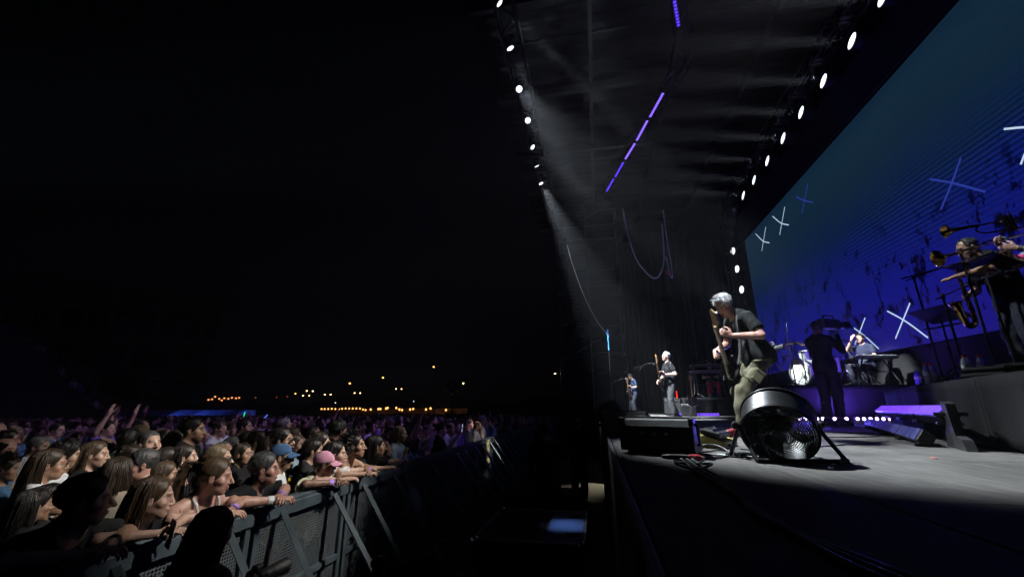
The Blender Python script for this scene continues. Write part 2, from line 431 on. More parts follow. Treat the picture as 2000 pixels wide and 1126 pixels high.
# violet strip lights under the slanting trusses
VIO = mat('violet_led', (.1, .1, .1), .4, emit=(.10, .035, 1.0), estr=1.6)
VIOW = mat('violet_led_white', (.1, .1, .1), .4, emit=(.20, .10, 1.0), estr=2.6)
def strip(a, b, lb, m, step=.085):
    a = np.array(a, float); b = np.array(b, float); L = np.linalg.norm(b - a); d = (b - a) / L
    t = thing('light_strip', lb, 'light strip', tuple(a), group='violet strips under the roof')
    ang = math.atan2(d[1], d[0])
    MB().box((0, 0, 0), (L, .1, .09), .01).build('housing', BLK, t, loc=tuple(d * L / 2 + np.array([0, 0, .05])), rot=(0, 0, ang))
    n = int(L / step); me = MB().box((0, 0, 0), (step * .6, .06, .03), .01).mesh('diode')
    for i in range(n):
        q = obj('diode', me, m, t); setmat(q, m); q.location = tuple(d * L * (i + .5) / n + np.array([0, 0, -.01])); q.rotation_euler = (0, 0, ang)
SP = [((2.22, 9.87), (1.98, 10.82), 'first', VIOW), ((1.93, 10.95), (1.70, 11.89), 'second', VIOW), ((1.66, 12.02), (1.41, 12.88), 'third', VIOW),
      ((1.36, 13.06), (1.12, 13.98), 'fourth', VIO), ((1.07, 14.11), (.83, 15.01), 'fifth', VIO)]
for a, b, nme, m in SP: strip((*a, 10.15), (*b, 10.15), 'violet light strip under the roof, %s from the near end of the long slanting row' % nme, m)
strip((1.78, 6.3, 10.15), (2.25, 7.82, 10.15), 'violet light strip cut off by the top of the picture', VIO)

# ------------------------------------------------------------------ video wall
SX, SY0, SY1, SZ0, SZ1 = 7.5, 1.6, 20.5, 3.4, 9.75
def screen_mat():
    m = bpy.data.materials.new('video_wall_picture'); m.use_nodes = True; nt = m.node_tree; n = nt.nodes; L = nt.links
    b = n['Principled BSDF']; b.inputs['Base Color'].default_value = (.006, .006, .008, 1); b.inputs['Roughness'].default_value = .6
    tc = n.new('ShaderNodeTexCoord'); sp = n.new('ShaderNodeSeparateXYZ'); L.new(tc.outputs['Object'], sp.inputs[0])
    nz = n.new('ShaderNodeTexNoise'); nz.inputs['Scale'].default_value = .35; nz.inputs['Detail'].default_value = 2; L.new(tc.outputs['Object'], nz.inputs['Vector'])
    zz = n.new('ShaderNodeMath'); zz.operation = 'MULTIPLY_ADD'; L.new(nz.outputs['Fac'], zz.inputs[0]); zz.inputs[1].default_value = 1.2; L.new(sp.outputs['Z'], zz.inputs[2])
    mr = n.new('ShaderNodeMapRange'); mr.inputs[1].default_value = SZ0 + .3; mr.inputs[2].default_value = SZ1 + .9; L.new(zz.outputs[0], mr.inputs[0])
    cr = n.new('ShaderNodeValToRGB'); L.new(mr.outputs[0], cr.inputs[0]); e = cr.color_ramp.elements
    e[0].position = 0; e[0].color = (.012, .008, .18, 1); e[1].position = 1; e[1].color = (.003, .014, .032, 1)
    for p, c in ((.25, (.005, .007, .17, 1)), (.42, (.003, .009, .10, 1)), (.55, (.003, .012, .048, 1)), (.72, (.005, .018, .036, 1)), (.86, (.006, .021, .039, 1))):
        q = e.new(p); q.color = c
    # horizontal rows, strong in the middle band and near the top corner
    rw = n.new('ShaderNodeMath'); rw.operation = 'MULTIPLY'; rw.inputs[1].default_value = 2 * math.pi / .11; L.new(sp.outputs['Z'], rw.inputs[0])
    sn = n.new('ShaderNodeMath'); sn.operation = 'SINE'; L.new(rw.outputs[0], sn.inputs[0])
    bw = n.new('ShaderNodeValToRGB'); L.new(mr.outputs[0], bw.inputs[0]); e = bw.color_ramp.elements
    e[0].position = .26; e[0].color = (0, 0, 0, 1); e[1].position = 1; e[1].color = (.35, .35, .35, 1)
    for p, v in ((.42, .75), (.52, .85), (.6, .25), (.66, .05), (.86, .05)): q = e.new(p); q.color = (v, v, v, 1)
    am = n.new('ShaderNodeMath'); am.operation = 'MULTIPLY'; L.new(sn.outputs[0], am.inputs[0]); L.new(bw.outputs[0], am.inputs[1])
    a1 = n.new('ShaderNodeMath'); a1.operation = 'MULTIPLY_ADD'; a1.inputs[1].default_value = .6; a1.inputs[2].default_value = 1.0; L.new(am.outputs[0], a1.inputs[0])
    # dark specks in the blue part
    mp = n.new('ShaderNodeMapping'); mp.inputs['Scale'].default_value = (1, 1.2, .8); L.new(tc.outputs['Object'], mp.inputs[0])
    vn = n.new('ShaderNodeTexNoise'); vn.inputs['Scale'].default_value = 2.2; vn.inputs['Detail'].default_value = 8; vn.inputs['Roughness'].default_value = .72; L.new(mp.outputs[0], vn.inputs['Vector'])
    th = n.new('ShaderNodeMapRange'); th.inputs[1].default_value = .55; th.inputs[2].default_value = .575; L.new(vn.outputs['Fac'], th.inputs[0])
    bm = n.new('ShaderNodeMapRange'); bm.inputs[1].default_value = .55; bm.inputs[2].default_value = .36; bm.inputs[3].default_value = 0; bm.inputs[4].default_value = .93; L.new(mr.outputs[0], bm.inputs[0])
    bl = n.new('ShaderNodeMath'); bl.operation = 'MULTIPLY'; L.new(th.outputs[0], bl.inputs[0]); L.new(bm.outputs[0], bl.inputs[1])
    iv = n.new('ShaderNodeMath'); iv.operation = 'SUBTRACT'; iv.inputs[0].default_value = 1; L.new(bl.outputs[0], iv.inputs[1])
    # pixel grain
    fg = n.new('ShaderNodeTexNoise'); fg.inputs['Scale'].default_value = 26; fg.inputs['Detail'].default_value = 3; L.new(tc.outputs['Object'], fg.inputs['Vector'])
    fr = n.new('ShaderNodeMapRange'); fr.inputs[1].default_value = .3; fr.inputs[2].default_value = .7; fr.inputs[3].default_value = .82; fr.inputs[4].default_value = 1.18; L.new(fg.outputs['Fac'], fr.inputs[0])
    m1 = n.new('ShaderNodeMath'); m1.operation = 'MULTIPLY'; L.new(a1.outputs[0], m1.inputs[0]); L.new(iv.outputs[0], m1.inputs[1])
    m2 = n.new('ShaderNodeMath'); m2.operation = 'MULTIPLY'; L.new(m1.outputs[0], m2.inputs[0]); L.new(fr.outputs[0], m2.inputs[1])
    L.new(cr.outputs[0], b.inputs['Emission Color']); L.new(m2.outputs[0], b.inputs['Emission Strength'])
    return m
vw = thing('video_wall', 'huge blue video wall with white crosses behind the band', 'video wall', (0, 0, 0))
SCRM = screen_mat()
pw, phh = 1.05, (SZ1 - SZ0) / 6
ncol = int((SY1 - SY0) / 1.05); pw = (SY1 - SY0) / ncol
scr = MB().box((SX + .06, (SY0 + SY1) / 2, (SZ0 + SZ1) / 2), (.12, SY1 - SY0, SZ1 - SZ0), .004).build('screen', SCRM, vw)
MB().box((SX + .24, (SY0 + SY1) / 2, (SZ0 + SZ1) / 2), (.2, SY1 - SY0 - .2, SZ1 - SZ0 - .2)).build('back_frame', BLK, vw)
XW = mat('cross_white', (.1, .1, .1), .5, emit=(.60, .78, 1.0), estr=.85)
XB = mat('cross_blue', (.1, .1, .1), .5, emit=(.02, .04, .30), estr=.9)
def stroke(yz, w, m):
    P = bez([(y, z, 0) for y, z in yz], 12); V = []; Fc = []
    for i, p in enumerate(P):
        d = P[min(i + 1, len(P) - 1)] - P[max(0, i - 1)]; d /= np.linalg.norm(d); q = np.array([-d[1], d[0]]) * w / 2
        for s in (1, -1): V.append((SX - .004, p[0] + s * q[0], p[1] + s * q[1]))
    for i in range(len(P) - 1): Fc.append((2 * i, 2 * i + 1, 2 * i + 3, 2 * i + 2))
    mesh = mesh_from('cross_stroke', V, Fc); obj('cross_stroke', mesh, m, vw)
STROKES = [([(19.11, 9.53), (18.52, 8.94), (17.93, 8.61)], 0.038, 1), ([(17.99, 9.36), (18.8, 8.57)], 0.038, 1), ([(17.22, 9.5), (16.66, 8.94), (16.08, 8.59)], 0.038, 1), ([(16.11, 9.36), (16.92, 8.55)], 0.038, 1), ([(15.19, 9.3), (14.67, 8.87), (14.24, 8.59)], 0.045, 0), ([(14.3, 9.32), (15.06, 8.55)], 0.045, 0), ([(9.74, 6.83), (9.26, 6.46), (8.67, 5.93)], 0.045, 0), ([(8.91, 6.83), (9.29, 6.44), (9.7, 6.07)], 0.045, 0), ([(7.98, 6.82), (7.61, 6.58), (7.3, 6.27)], 0.038, 1), ([(7.42, 6.62), (7.75, 6.26), (7.93, 6.06)], 0.038, 1), ([(12.08, 4.37), (11.53, 3.98), (11.0, 3.5)], 0.038, 1), ([(11.25, 4.38), (12.04, 3.64)], 0.038, 1), ([(13.6, 4.2), (13.19, 3.89), (12.75, 3.48)], 0.038, 1), ([(13.0, 4.38), (13.73, 3.74)], 0.038, 1)]
for pts, w, k in STROKES: stroke(pts, w, XW if k else XB)
# masking cloth above and below the wall, and beside it
mk = mat('masking_cloth', (.008, .008, .009), .95, var=.2, scale=3)
tag(MB().box((7.42, 10.5, 10.45), (.05, 26, 1.35), .01).build('masking_cloth', mk), 'black masking cloth hung above the video wall', 'cloth')
tag(MB().box((7.7, 10.5, 2.54), (.05, 26, 1.7), .01).build('masking_cloth', mk), 'black masking cloth hung below the video wall', 'cloth')
DR = mat('drape_cloth', (.010, .010, .013), .95, spec=.15, var=.3, scale=2, bump=.3, bscale=40)
for i, (x0, x1) in enumerate(((1.5, 2.9), (2.92, 4.4), (4.42, 5.9), (5.92, 7.6))):
    o = drape('drape', (x0, 23.4 + .1 * (i % 2)), (x1, 23.4 + .1 * (i % 2)), S + .02, 11.2, 6, .07, DR, n=90, seed=20 + i)
    tag(o, 'dark pleated drape behind the far musicians, %s from the pit side' % ORD[i], 'drape', 'drapes at the far end of the stage')
# ------------------------------------------------------------------ smooth implicit bodies -> one continuous mesh
class Field:
    def __init__(s, lo, hi, h):
        s.h = h; s.lo = np.array(lo, float); s.n = np.maximum(3, np.ceil((np.array(hi) - s.lo) / h).astype(int) + 1)
        s.ax = [(s.lo[i] + h * np.arange(s.n[i])).astype(np.float32) for i in range(3)]
        s.D = np.full(tuple(s.n), .3, np.float32)
    def sl(s, lo, hi):
        a = np.clip(np.floor((np.array(lo) - s.lo) / s.h).astype(int), 0, s.n); b = np.clip(np.ceil((np.array(hi) - s.lo) / s.h).astype(int) + 1, 0, s.n)
        if np.any(b - a < 1): return None
        return tuple(slice(a[i], b[i]) for i in range(3))
    def grid(s, q): return s.ax[0][q[0]][:, None, None], s.ax[1][q[1]][None, :, None], s.ax[2][q[2]][None, None, :]
    def put(s, lo, hi, fn, k, op):
        m = .05 + k
        q = s.sl(np.array(lo) - m, np.array(hi) + m)
        if q is None: return
        d = fn(*s.grid(q)).astype(np.float32); A = s.D[q]
        if op == 'u':
            if k > 0:
                hh = np.clip(.5 + .5 * (A - d) / k, 0, 1); s.D[q] = A + (d - A) * hh - k * hh * (1 - hh)
            else: s.D[q] = np.minimum(A, d)
        else:
            k = max(k, 1e-4); hh = np.clip(.5 - .5 * (A + d) / k, 0, 1); s.D[q] = A + (-d - A) * hh + k * hh * (1 - hh)
    def apply(s, prims, infl=0.0, kk=None):
        for p in prims:
            op = 'u'; k = p[-1] if kk is None else max(p[-1], kk)
            kind = p[0]
            if kind[0] == '-': op = 's'; kind = kind[1:]
            if kind in ('rc', 'rf'):
                a, b, ra, rb = np.array(p[1], float), np.array(p[2], float), p[3] + infl, p[4] + infl
                ba = b - a; L2 = max(1e-9, ba @ ba); R0 = max(ra, rb); fl = kind == 'rf'; nL = math.sqrt(L2)
                def fn(x, y, z):
                    px, py, pz = x - a[0], y - a[1], z - a[2]
                    t0 = (px * ba[0] + py * ba[1] + pz * ba[2]) / L2; t = np.clip(t0, 0, 1)
                    d = np.sqrt((px - t * ba[0]) ** 2 + (py - t * ba[1]) ** 2 + (pz - t * ba[2]) ** 2) - (ra + (rb - ra) * t)
                    if fl: d = np.maximum(d, (t0 - 1) * nL)
                    return d
                s.put(np.minimum(a, b) - R0, np.maximum(a, b) + R0, fn, k, op)
            else:
                c, r, M = np.array(p[1], float), np.array(p[2], float) + infl, p[3]; R0 = r.max()
                def fn(x, y, z):
                    dx, dy, dz = x - c[0], y - c[1], z - c[2]
                    if M is not None:
                        u = dx * M[0, 0] + dy * M[1, 0] + dz * M[2, 0]; v = dx * M[0, 1] + dy * M[1, 1] + dz * M[2, 1]; w = dx * M[0, 2] + dy * M[1, 2] + dz * M[2, 2]
                    else: u, v, w = dx, dy, dz
                    k0 = np.sqrt((u / r[0]) ** 2 + (v / r[1]) ** 2 + (w / r[2]) ** 2) + 1e-6
                    k1 = np.sqrt((u / r[0] ** 2) ** 2 + (v / r[1] ** 2) ** 2 + (w / r[2] ** 2) ** 2) + 1e-6
                    return k0 * (k0 - 1) / k1
                s.put(c - R0, c + R0, fn, k, op)
    def cut(s, n, c):
        x, y, z = s.grid((slice(None),) * 3); s.D = np.maximum(s.D, (x * n[0] + y * n[1] + z * n[2] - c).astype(np.float32))
    def wrinkle(s, amp, f, seed=0, stretch=(1, 1, 1)):
        r = np.random.RandomState(seed); x, y, z = s.grid((slice(None),) * 3); o = 0
        x, y, z = x * stretch[0], y * stretch[1], z * stretch[2]
        for i in range(4):
            d = r.normal(size=3); d /= np.linalg.norm(d); e = r.normal(size=3) * .6; ph = r.uniform(0, 6, 2); ff = f * (1 + .6 * i)
            o = o + np.sin(ff * (d[0] * x + d[1] * y + d[2] * z) + 1.6 * np.sin(ff * .5 * (e[0] * x + e[1] * y + e[2] * z) + ph[0]) + ph[1]) / (1 + .5 * i)
        s.D = s.D + (amp * o).astype(np.float32)
    def mesh(s):
        D = s.D; n = D.shape; I = D < 0
        c = [I[a:n[0] - 1 + a, b:n[1] - 1 + b, e:n[2] - 1 + e] for a in (0, 1) for b in (0, 1) for e in (0, 1)]
        sm = sum(x.astype(np.int8) for x in c); cell = np.argwhere((sm > 0) & (sm < 8))
        if len(cell) == 0: return np.zeros((0, 3)), np.zeros((0, 4), int)
        idx = np.full((n[0] - 1, n[1] - 1, n[2] - 1), -1, np.int32); idx[cell[:, 0], cell[:, 1], cell[:, 2]] = np.arange(len(cell))
        acc = np.zeros((len(cell), 3)); cnt = np.zeros(len(cell))
        cor = [(a, b, e) for a in (0, 1) for b in (0, 1) for e in (0, 1)]
        for i in range(8):
            for ax in range(3):
                if cor[i][ax]: continue
                a = np.array(cor[i]); b = a.copy(); b[ax] = 1
                pa = cell + a; pb = cell + b
                da = D[pa[:, 0], pa[:, 1], pa[:, 2]]; db = D[pb[:, 0], pb[:, 1], pb[:, 2]]
                w = (da < 0) != (db < 0); t = np.where(w, da / np.where(w, da - db, 1), 0)
                p = a[None, :] + t[:, None] * (b - a)[None, :]
                acc[w] += p[w]; cnt[w] += 1
        V = (cell + acc / cnt[:, None]) * s.h + s.lo
        Q = []
        for ax in range(3):
            o = [(1, 2), (2, 0), (0, 1)][ax]
            A = np.moveaxis(I, ax, 0); d = A[1:] != A[:-1]
            e = np.argwhere(np.moveaxis(d, 0, ax)) # edge start grid pts
            ok = (e[:, o[0]] > 0) & (e[:, o[1]] > 0) & (e[:, o[0]] < n[o[0]] - 1) & (e[:, o[1]] < n[o[1]] - 1)
            e = e[ok]; q = []
            for (p, r) in ((-1, -1), (0, -1), (0, 0), (-1, 0)):
                g = e.copy(); g[:, o[0]] += p; g[:, o[1]] += r; q.append(idx[g[:, 0], g[:, 1], g[:, 2]])
            q = np.stack(q, 1); fl = ~I[e[:, 0], e[:, 1], e[:, 2]]
            q[fl] = q[fl][:, ::-1]; Q.append(q)
        return V, np.concatenate(Q)
def relax(V, Q, it=1, lam=.5):
    for _ in range(it):
        a = np.zeros_like(V); c = np.zeros(len(V))
        for i, j in ((0, 1), (1, 2), (2, 3), (3, 0)):
            np.add.at(a, Q[:, i], V[Q[:, j]]); np.add.at(c, Q[:, i], 1); np.add.at(a, Q[:, j], V[Q[:, i]]); np.add.at(c, Q[:, j], 1)
        V = V + lam * (a / np.maximum(c, 1)[:, None] - V)
    return V
def rotm(yaw=0, pitch=0, roll=0):
    """head / limb rotation: yaw about z (left +), pitch up +, roll to the right +"""
    return np.array(Matrix.Rotation(yaw, 3, 'Z') @ Matrix.Rotation(pitch, 3, 'X') @ Matrix.Rotation(roll, 3, 'Y'))
A3 = lambda *v: np.array(v, float)

# ------------------------------------------------------------------ the human figure (x right, y forward, z up, feet at 0, 1.75 m)
BASE = dict(pel=(0, 0, .95), chest=(0, 0, 1.28), neck=(0, -.015, 1.475), head=(0, .025, 1.63),
            shR=(.185, -.01, 1.42), elR=(.245, -.03, 1.14), wrR=(.25, .07, .90), hdR=(0, .25, -1), pnR=(-1, 0, 0),
            shL=(-.185, -.01, 1.42), elL=(-.245, -.03, 1.14), wrL=(-.25, .07, .90), hdL=(0, .25, -1), pnL=(1, 0, 0),
            hipR=(.095, 0, .92), knR=(.105, .03, .5), anR=(.11, -.02, .09), toR=(.14, .14, .03),
            hipL=(-.095, 0, .92), knL=(-.105, .03, .5), anL=(-.11, -.02, .09), toL=(-.14, .14, .03),
            yaw=0., pitch=0., roll=0., curlR=.5, curlL=.5)
def pose(**k):
    d = dict(BASE); d.update(k)
    return {a: (np.array(b, float) if isinstance(b, (tuple, list, np.ndarray)) else b) for a, b in d.items()}
def head_prims(P, f):
    H = rotm(R(P['yaw']), R(P['pitch']), R(P['roll'])); c = P['head']; s = f.get('hs', 1.0); w = f.get('w', 1.0); jw = f.get('jaw', 1.0)
    T = lambda x, y, z: c + H @ (A3(x * w, y, z) * s)
    e = lambda x, y, z, rx, ry, rz, k, op='el': (op, T(x, y, z), A3(rx * w, ry, rz) * s, H, k * s)
    rc = lambda a, b, ra, rb, k: ('rc', T(*a), T(*b), ra * s, rb * s, k * s)
    fem = f.get('fem', 0); age = f.get('age', 0)
    pr = [e(0, -.018, .042, .076, .094, .080, .01), e(0, .022, -.022, .061 * (1 - .04 * fem), .070, .085, .03),
          e(0, .030, -.068, .050 * jw, .048, .040, .03), e(0, .060, -.094, .024 * jw, .024, .020, .025),
          e(.046, .052, -.022, .021, .022, .02, .025), e(-.046, .052, -.022, .021, .022, .02, .025),
          rc((-.036, .078, .026), (.036, .078, .026), .010, .010, .016),
          e(.031, .101, .006, .017, .016, .011, .012, '-el'), e(-.031, .101, .006, .017, .016, .011, .012, '-el'),
          e(.031, .074, .004, .0135, .0135, .0125, .003), e(-.031, .074, .004, .0135, .0135, .0125, .003),
          rc((0, .086, .016), (0, .108 + .004 * f.get('nose', 0), -.030), .008, .0125 - .002 * fem, .012),
          e(.0125, .096, -.035, .009, .011, .008, .008), e(-.0125, .096, -.035, .009, .011, .008, .008),
          e(0, .088, -.0605, .025, .013, .0062, .007), e(0, .086, -.071, .021, .0135, .0068, .007),
          e(0, .105, -.0655, .022, .012, .0016, .003, '-el'),
          e(.079, -.006, -.004, .008, .019, .032, .008), e(-.079, -.006, -.004, .008, .019, .032, .008),
          e(.087, 0.0, -.002, .005, .010, .018, .006, '-el'), e(-.087, 0.0, -.002, .005, .010, .018, .006, '-el')]
    nr = f.get('neck', .056 - .010 * fem) * s
    pr.append(('rc', T(0, -.028, -.055), P['neck'] + A3(0, 0, -.02), nr * .98, nr * 1.12, .03))
    if not fem: pr.append(('el', (T(0, .012, -.10) + P['neck']) / 2 + H @ A3(0, .035, 0), A3(.014, .016, .02), None, .02))
    paint = [(T(.031, .086, .004), A3(.0135, .02, .0062) * s, H, (1.5, 1.6, 1.75)), (T(-.031, .086, .004), A3(.0135, .02, .0062) * s, H, (1.5, 1.6, 1.75)),
             (T(.031, .09, .004), A3(.0062, .02, .0075) * s, H, (.16, .13, .12)), (T(-.031, .09, .004), A3(.0062, .02, .0075) * s, H, (.16, .13, .12)),
             (T(0, .1, -.066), A3(.026, .02, .0115) * s, H, (1.0, .62, .60) if fem else (.95, .74, .72)),
             (T(0, .11, -.0655), A3(.023, .03, .003) * s, H, (.30, .2, .2))]
    for sg in (-1, 1):
        paint.append((T(sg * .031, .09, .0125), A3(.017, .03, .0026) * s, H, (.28, .22, .2)))
        paint.append((T(sg * .032, .09, .0275), A3(.021, .03, .0048) * s, H, f.get('brow', (.3, .25, .22))))
        paint.append((T(sg * .045, .07, -.035), A3(.022, .05, .02) * s, H, (1.05, .92, .92)))
    if f.get('beard', 0):
        b = f['beard']; col = f.get('bcol', (.3, .27, .25)); col = tuple(1 - b * (1 - q) for q in col)
        for q in ((0, .075, -.098, .05, .05, .022), (.042, .045, -.075, .022, .05, .035), (-.042, .045, -.075, .022, .05, .035), (0, .1, -.052, .026, .03, .006)):
            paint.insert(0, (T(*q[:3]), A3(*q[3:]) * s, H, col))
    if f.get('smile'):
        paint.append((T(0, .1, -.066), A3(.024, .03, .0055) * s, H, (1.9, 2.1, 2.3)))
        for sg in (-1, 1): paint.append((T(sg * .037, .085, -.05), A3(.004, .02, .02) * s, H, (.72, .66, .64)))
    return pr, paint, H, T
def hand_prims(w, d, pn, curl, side, s=1.0, spread=.12):
    """wrist, pointing direction, palm normal; side +1 right"""
    d = d / np.linalg.norm(d); pn = pn - d * (pn @ d); pn /= np.linalg.norm(pn); x = np.cross(d, pn) * side   # towards the thumb
    pr = [('rc', w, w + d * .02 * s, .024 * s, .024 * s, .012), ('el', w + d * .05 * s, A3(.042, .048, .0165) * s, np.stack([x, d, pn], 1), .015)]
    for i, (off, L, r) in enumerate(((.028, .078, .0088), (.009, .086, .009), (-.011, .080, .0086), (-.029, .064, .0078))):
        b = w + d * (.088 - .004 * abs(i - 1)) * s + x * off * s; a0 = curl * .75; p = b; dd = d + x * spread * (1.2 - .8 * i) * .6
        for j, fr in enumerate((.46, .30, .24)):
            a = a0 * (j + .6) * 1.15; dr = dd * math.cos(a) + pn * math.sin(a); q = p + dr * L * fr * s
            pr.append(('rc', p, q, r * s * (1 - .06 * j), r * s * (.94 - .06 * j), .004)); p = q
    b = w + d * .022 * s + x * .028 * s; q = b + (d * .6 + x * .75 + pn * (.25 + .3 * curl)) * .040 * s; q2 = q + (d * .9 + x * (.35 - .3 * curl) + pn * (.2 + .45 * curl)) * .036 * s; q3 = q2 + (d * .95 - x * .25 * curl + pn * .5 * curl) * .026 * s
    pr += [('rc', b, q, .0145 * s, .0115 * s, .01), ('rc', q, q2, .0108 * s, .0098 * s, .004), ('rc', q2, q3, .0096 * s, .0085 * s, .004)]
    return pr
def torso_frame(P):
    up = P['neck'] - P['pel']; up /= np.linalg.norm(up); rt = P['shR'] - P['shL']; rt -= up * (rt @ up); rt /= np.linalg.norm(rt)
    return np.stack([rt, np.cross(up, rt), up], 1)
def torso_prims(P, f):
    M = torso_frame(P); fem = f.get('fem', 0); b = f.get('bulk', 0.0); pel, ch, nk = P['pel'], P['chest'], P['neck']
    o = lambda c, x, y, z: c + M @ A3(x, y, z)
    pr = [('el', o(ch, 0, 0, 0), A3(.150 - .012 * fem + .02 * b, .105 + .02 * b, .205), M, .03), ('el', o(ch, 0, -.02, .11), A3(.145, .08, .085), M, .03),
          ('el', (pel * .62 + ch * .38) + M @ A3(0, .012 + .035 * b, 0), A3(.132 - .016 * fem + .035 * b, .10 + .045 * b, .155), M, .03),
          ('el', o(pel, 0, -.005, 0), A3(.150 + .012 * fem + .02 * b, .108 + .02 * b, .125), M, .03),
          ('rc', P['shL'] * .88 + P['shR'] * .12, P['shR'] * .88 + P['shL'] * .12, .055, .055, .03)]
    for s in (-1, 1): pr.append(('rc', nk + M @ A3(s * .03, -.02, .02), (P['shR'] if s > 0 else P['shL']) + M @ A3(-s * .03, 0, .005), .046, .036, .025))
    if fem:
        for s in (-1, 1): pr.append(('el', o(ch, s * .07, .085, .01), A3(.066, .06, .068), M, .03))
    return pr, M
def arm_prims(P, sd, f):
    q = 1 - .16 * f.get('fem', 0) + .14 * f.get('bulk', 0); sh, el, wr = P['sh' + sd], P['el' + sd], P['wr' + sd]
    mid = el * .72 + wr * .28
    return [('rc', sh, el, .050 * q, .039 * q, .02), ('rc', el, mid, .038 * q, .041 * q, .012), ('rc', mid, wr, .040 * q, .0255 * q, .012)]
def leg_prims(P, sd, f):
    b = f.get('bulk', 0); hp, kn, an, to = P['hip' + sd], P['kn' + sd], P['an' + sd], P['to' + sd]
    calf = kn * .68 + an * .32 + (an - to) * A3(1, 1, 0) * .12
    return [('rc', hp, kn, .078 + .01 * b, .052, .03), ('rc', kn, calf, .050, .052, .02), ('rc', calf, an, .052, .034, .02)]
def foot_prims(P, sd, g=0):
    an, to = P['an' + sd], P['to' + sd]; hl = an + (an - to) * A3(.35, .35, 0); hl[2] = min(an[2], to[2] + .1) - .045
    return [('rc', an, hl, .04 + g, .036 + g, .02), ('rc', hl, to, .037 + g, .032 + g, .03), ('rc', an, to, .036 + g, .026 + g, .03)]
def bounds(prims, g):
    lo = np.full(3, 9.); hi = -lo
    for p in prims:
        if p[0][0] == '-': continue
        if p[0] in ('rc', 'rf'): pts = [(p[1], max(p[3], p[4])), (p[2], max(p[3], p[4]))]
        else: pts = [(p[1], np.max(p[2]))]
        for c, r in pts: lo = np.minimum(lo, c - r); hi = np.maximum(hi, c + r)
    return lo - g, hi + g
def paint_verts(V, paint, base=(1, 1, 1)):
    C = np.tile(np.array(base, float), (len(V), 1))
    for c, r, M, col in paint:
        q = (V - c) @ M / r; C[np.sum(q * q, 1) < 1] = col
    return C
def with_col(me, C):
    a = me.color_attributes.new('Col', 'FLOAT_COLOR', 'POINT'); a.data.foreach_set('color', np.concatenate([C, np.ones((len(C), 1))], 1).astype(np.float32).ravel())
    return me
def drop_inside(V, Q, boxes, sh):
    c = V[Q].mean(1); k = np.ones(len(Q), bool)
    for lo, hi in boxes: k &= ~np.all((c > lo + sh) & (c < hi - sh), 1)
    return V, Q[k]
def build_skin(name, P, f, hh=.0055, hb=.013, hhand=.006, legs=True):
    hp, paint, H, T = head_prims(P, f); tp, M = torso_prims(P, f); arms = []; hands = []; boxes = []
    for sd, sg in (('R', 1), ('L', -1)):
        arms += arm_prims(P, sd, f); hands.append(hand_prims(P['wr' + sd], P['hd' + sd], P['pn' + sd], P['curl' + sd], sg, 1 - .1 * f.get('fem', 0)))
    lg = []
    if legs:
        for sd in 'RL': lg += leg_prims(P, sd, f) + foot_prims(P, sd)
    allp = tp + arms + lg + hp + hands[0] + hands[1]; parts = []
    s = f.get('hs', 1.0); hb0 = T(0, 0, 0) - A3(.125, .135, .15) * s; hb1 = T(0, 0, 0) + A3(.125, .145, .145) * s
    blocks = [(hb0, hb1, hh, tp + arms + hp)]
    for sd, hpz in zip('RL', hands):
        lo, hi = bounds(hpz, .012); blocks.append((lo, hi, hhand, arms + hpz))
    lo, hi = bounds(allp, .02); Fd = Field(lo, hi, hb); Fd.apply(tp + lg + arms + [q for q in hp if q[0] != '-el'] + [q for h_ in hands for q in h_[:2]]); V, Q = Fd.mesh()
    V, Q = drop_inside(V, Q, [(b[0], b[1]) for b in blocks], .012); Vs, Qs, n = [V], [Q], len(V)
    for lo, hi, h, pr in blocks:
        Fb = Field(lo, hi, h); Fb.apply(pr); v, q = Fb.mesh(); Vs.append(v); Qs.append(q + n); n += len(v)
    V = np.concatenate(Vs); Q = np.concatenate(Qs); me = npmesh(name, V, Q); return with_col(me, paint_verts(V, paint)), H
def build_shirt(name, P, f, kind='tee', h=.0115, seed=1, fit=.014, wr=.0035):
    """tee / long / tank / open ; hem length from the pelvis"""
    tp, M = torso_prims(P, f); up = M[:, 2]; sl = []; q = 1 - .16 * f.get('fem', 0) + .14 * f.get('bulk', 0)
    for sd in 'RL':
        sh, el, w = P['sh' + sd], P['el' + sd], P['wr' + sd]
        if kind == 'tee': sl.append(('rf', sh, sh + (el - sh) * .70, .056 * q, .062 * q, .02))
        elif kind == 'long': sl += [('rc', sh, el, .057 * q, .050 * q, .02), ('rf', el, el + (w - el) * .96, .050 * q, .038 * q, .015)]
        elif kind == 'cap': sl.append(('rf', sh, sh + (el - sh) * .28, .056 * q, .060 * q, .02))
    lo, hi = bounds(tp + sl, .04); Fd = Field(lo, hi, h)
    if kind in ('tank', 'strap'): tp = [p for i, p in enumerate(tp) if i < 4 or i > 6]
    b = f.get('bulk', 0.0); Fd.apply(tp, fit); Fd.apply(sl, .002)
    if f.get('loose', 1): Fd.apply([('el', P['pel'] + up * .02 + M[:, 1] * (.01 + .02 * b), A3(.182 + .03 * b, .138 + .04 * b, .20), M, .05)])
    hem = P['pel'] - up * f.get('hem', .10); Fd.cut(-up, -(up @ hem))
    nk = P['neck']; fw = M[:, 1]
    if kind in ('tank', 'strap'):
        c = P['chest'] + up * (.135 if kind == 'tank' else .085); Fd.cut(up, up @ c)
    else:
        Fd.apply([('-el', nk + up * .065 + fw * .035, A3(.075, .085, .075 + f.get('vneck', 0)), M, .012)])
    if wr: Fd.wrinkle(wr, 26, seed, (1, 1, .75))
    V, Q = Fd.mesh(); V = relax(V, Q, 1, .4); return npmesh(name, V, Q)
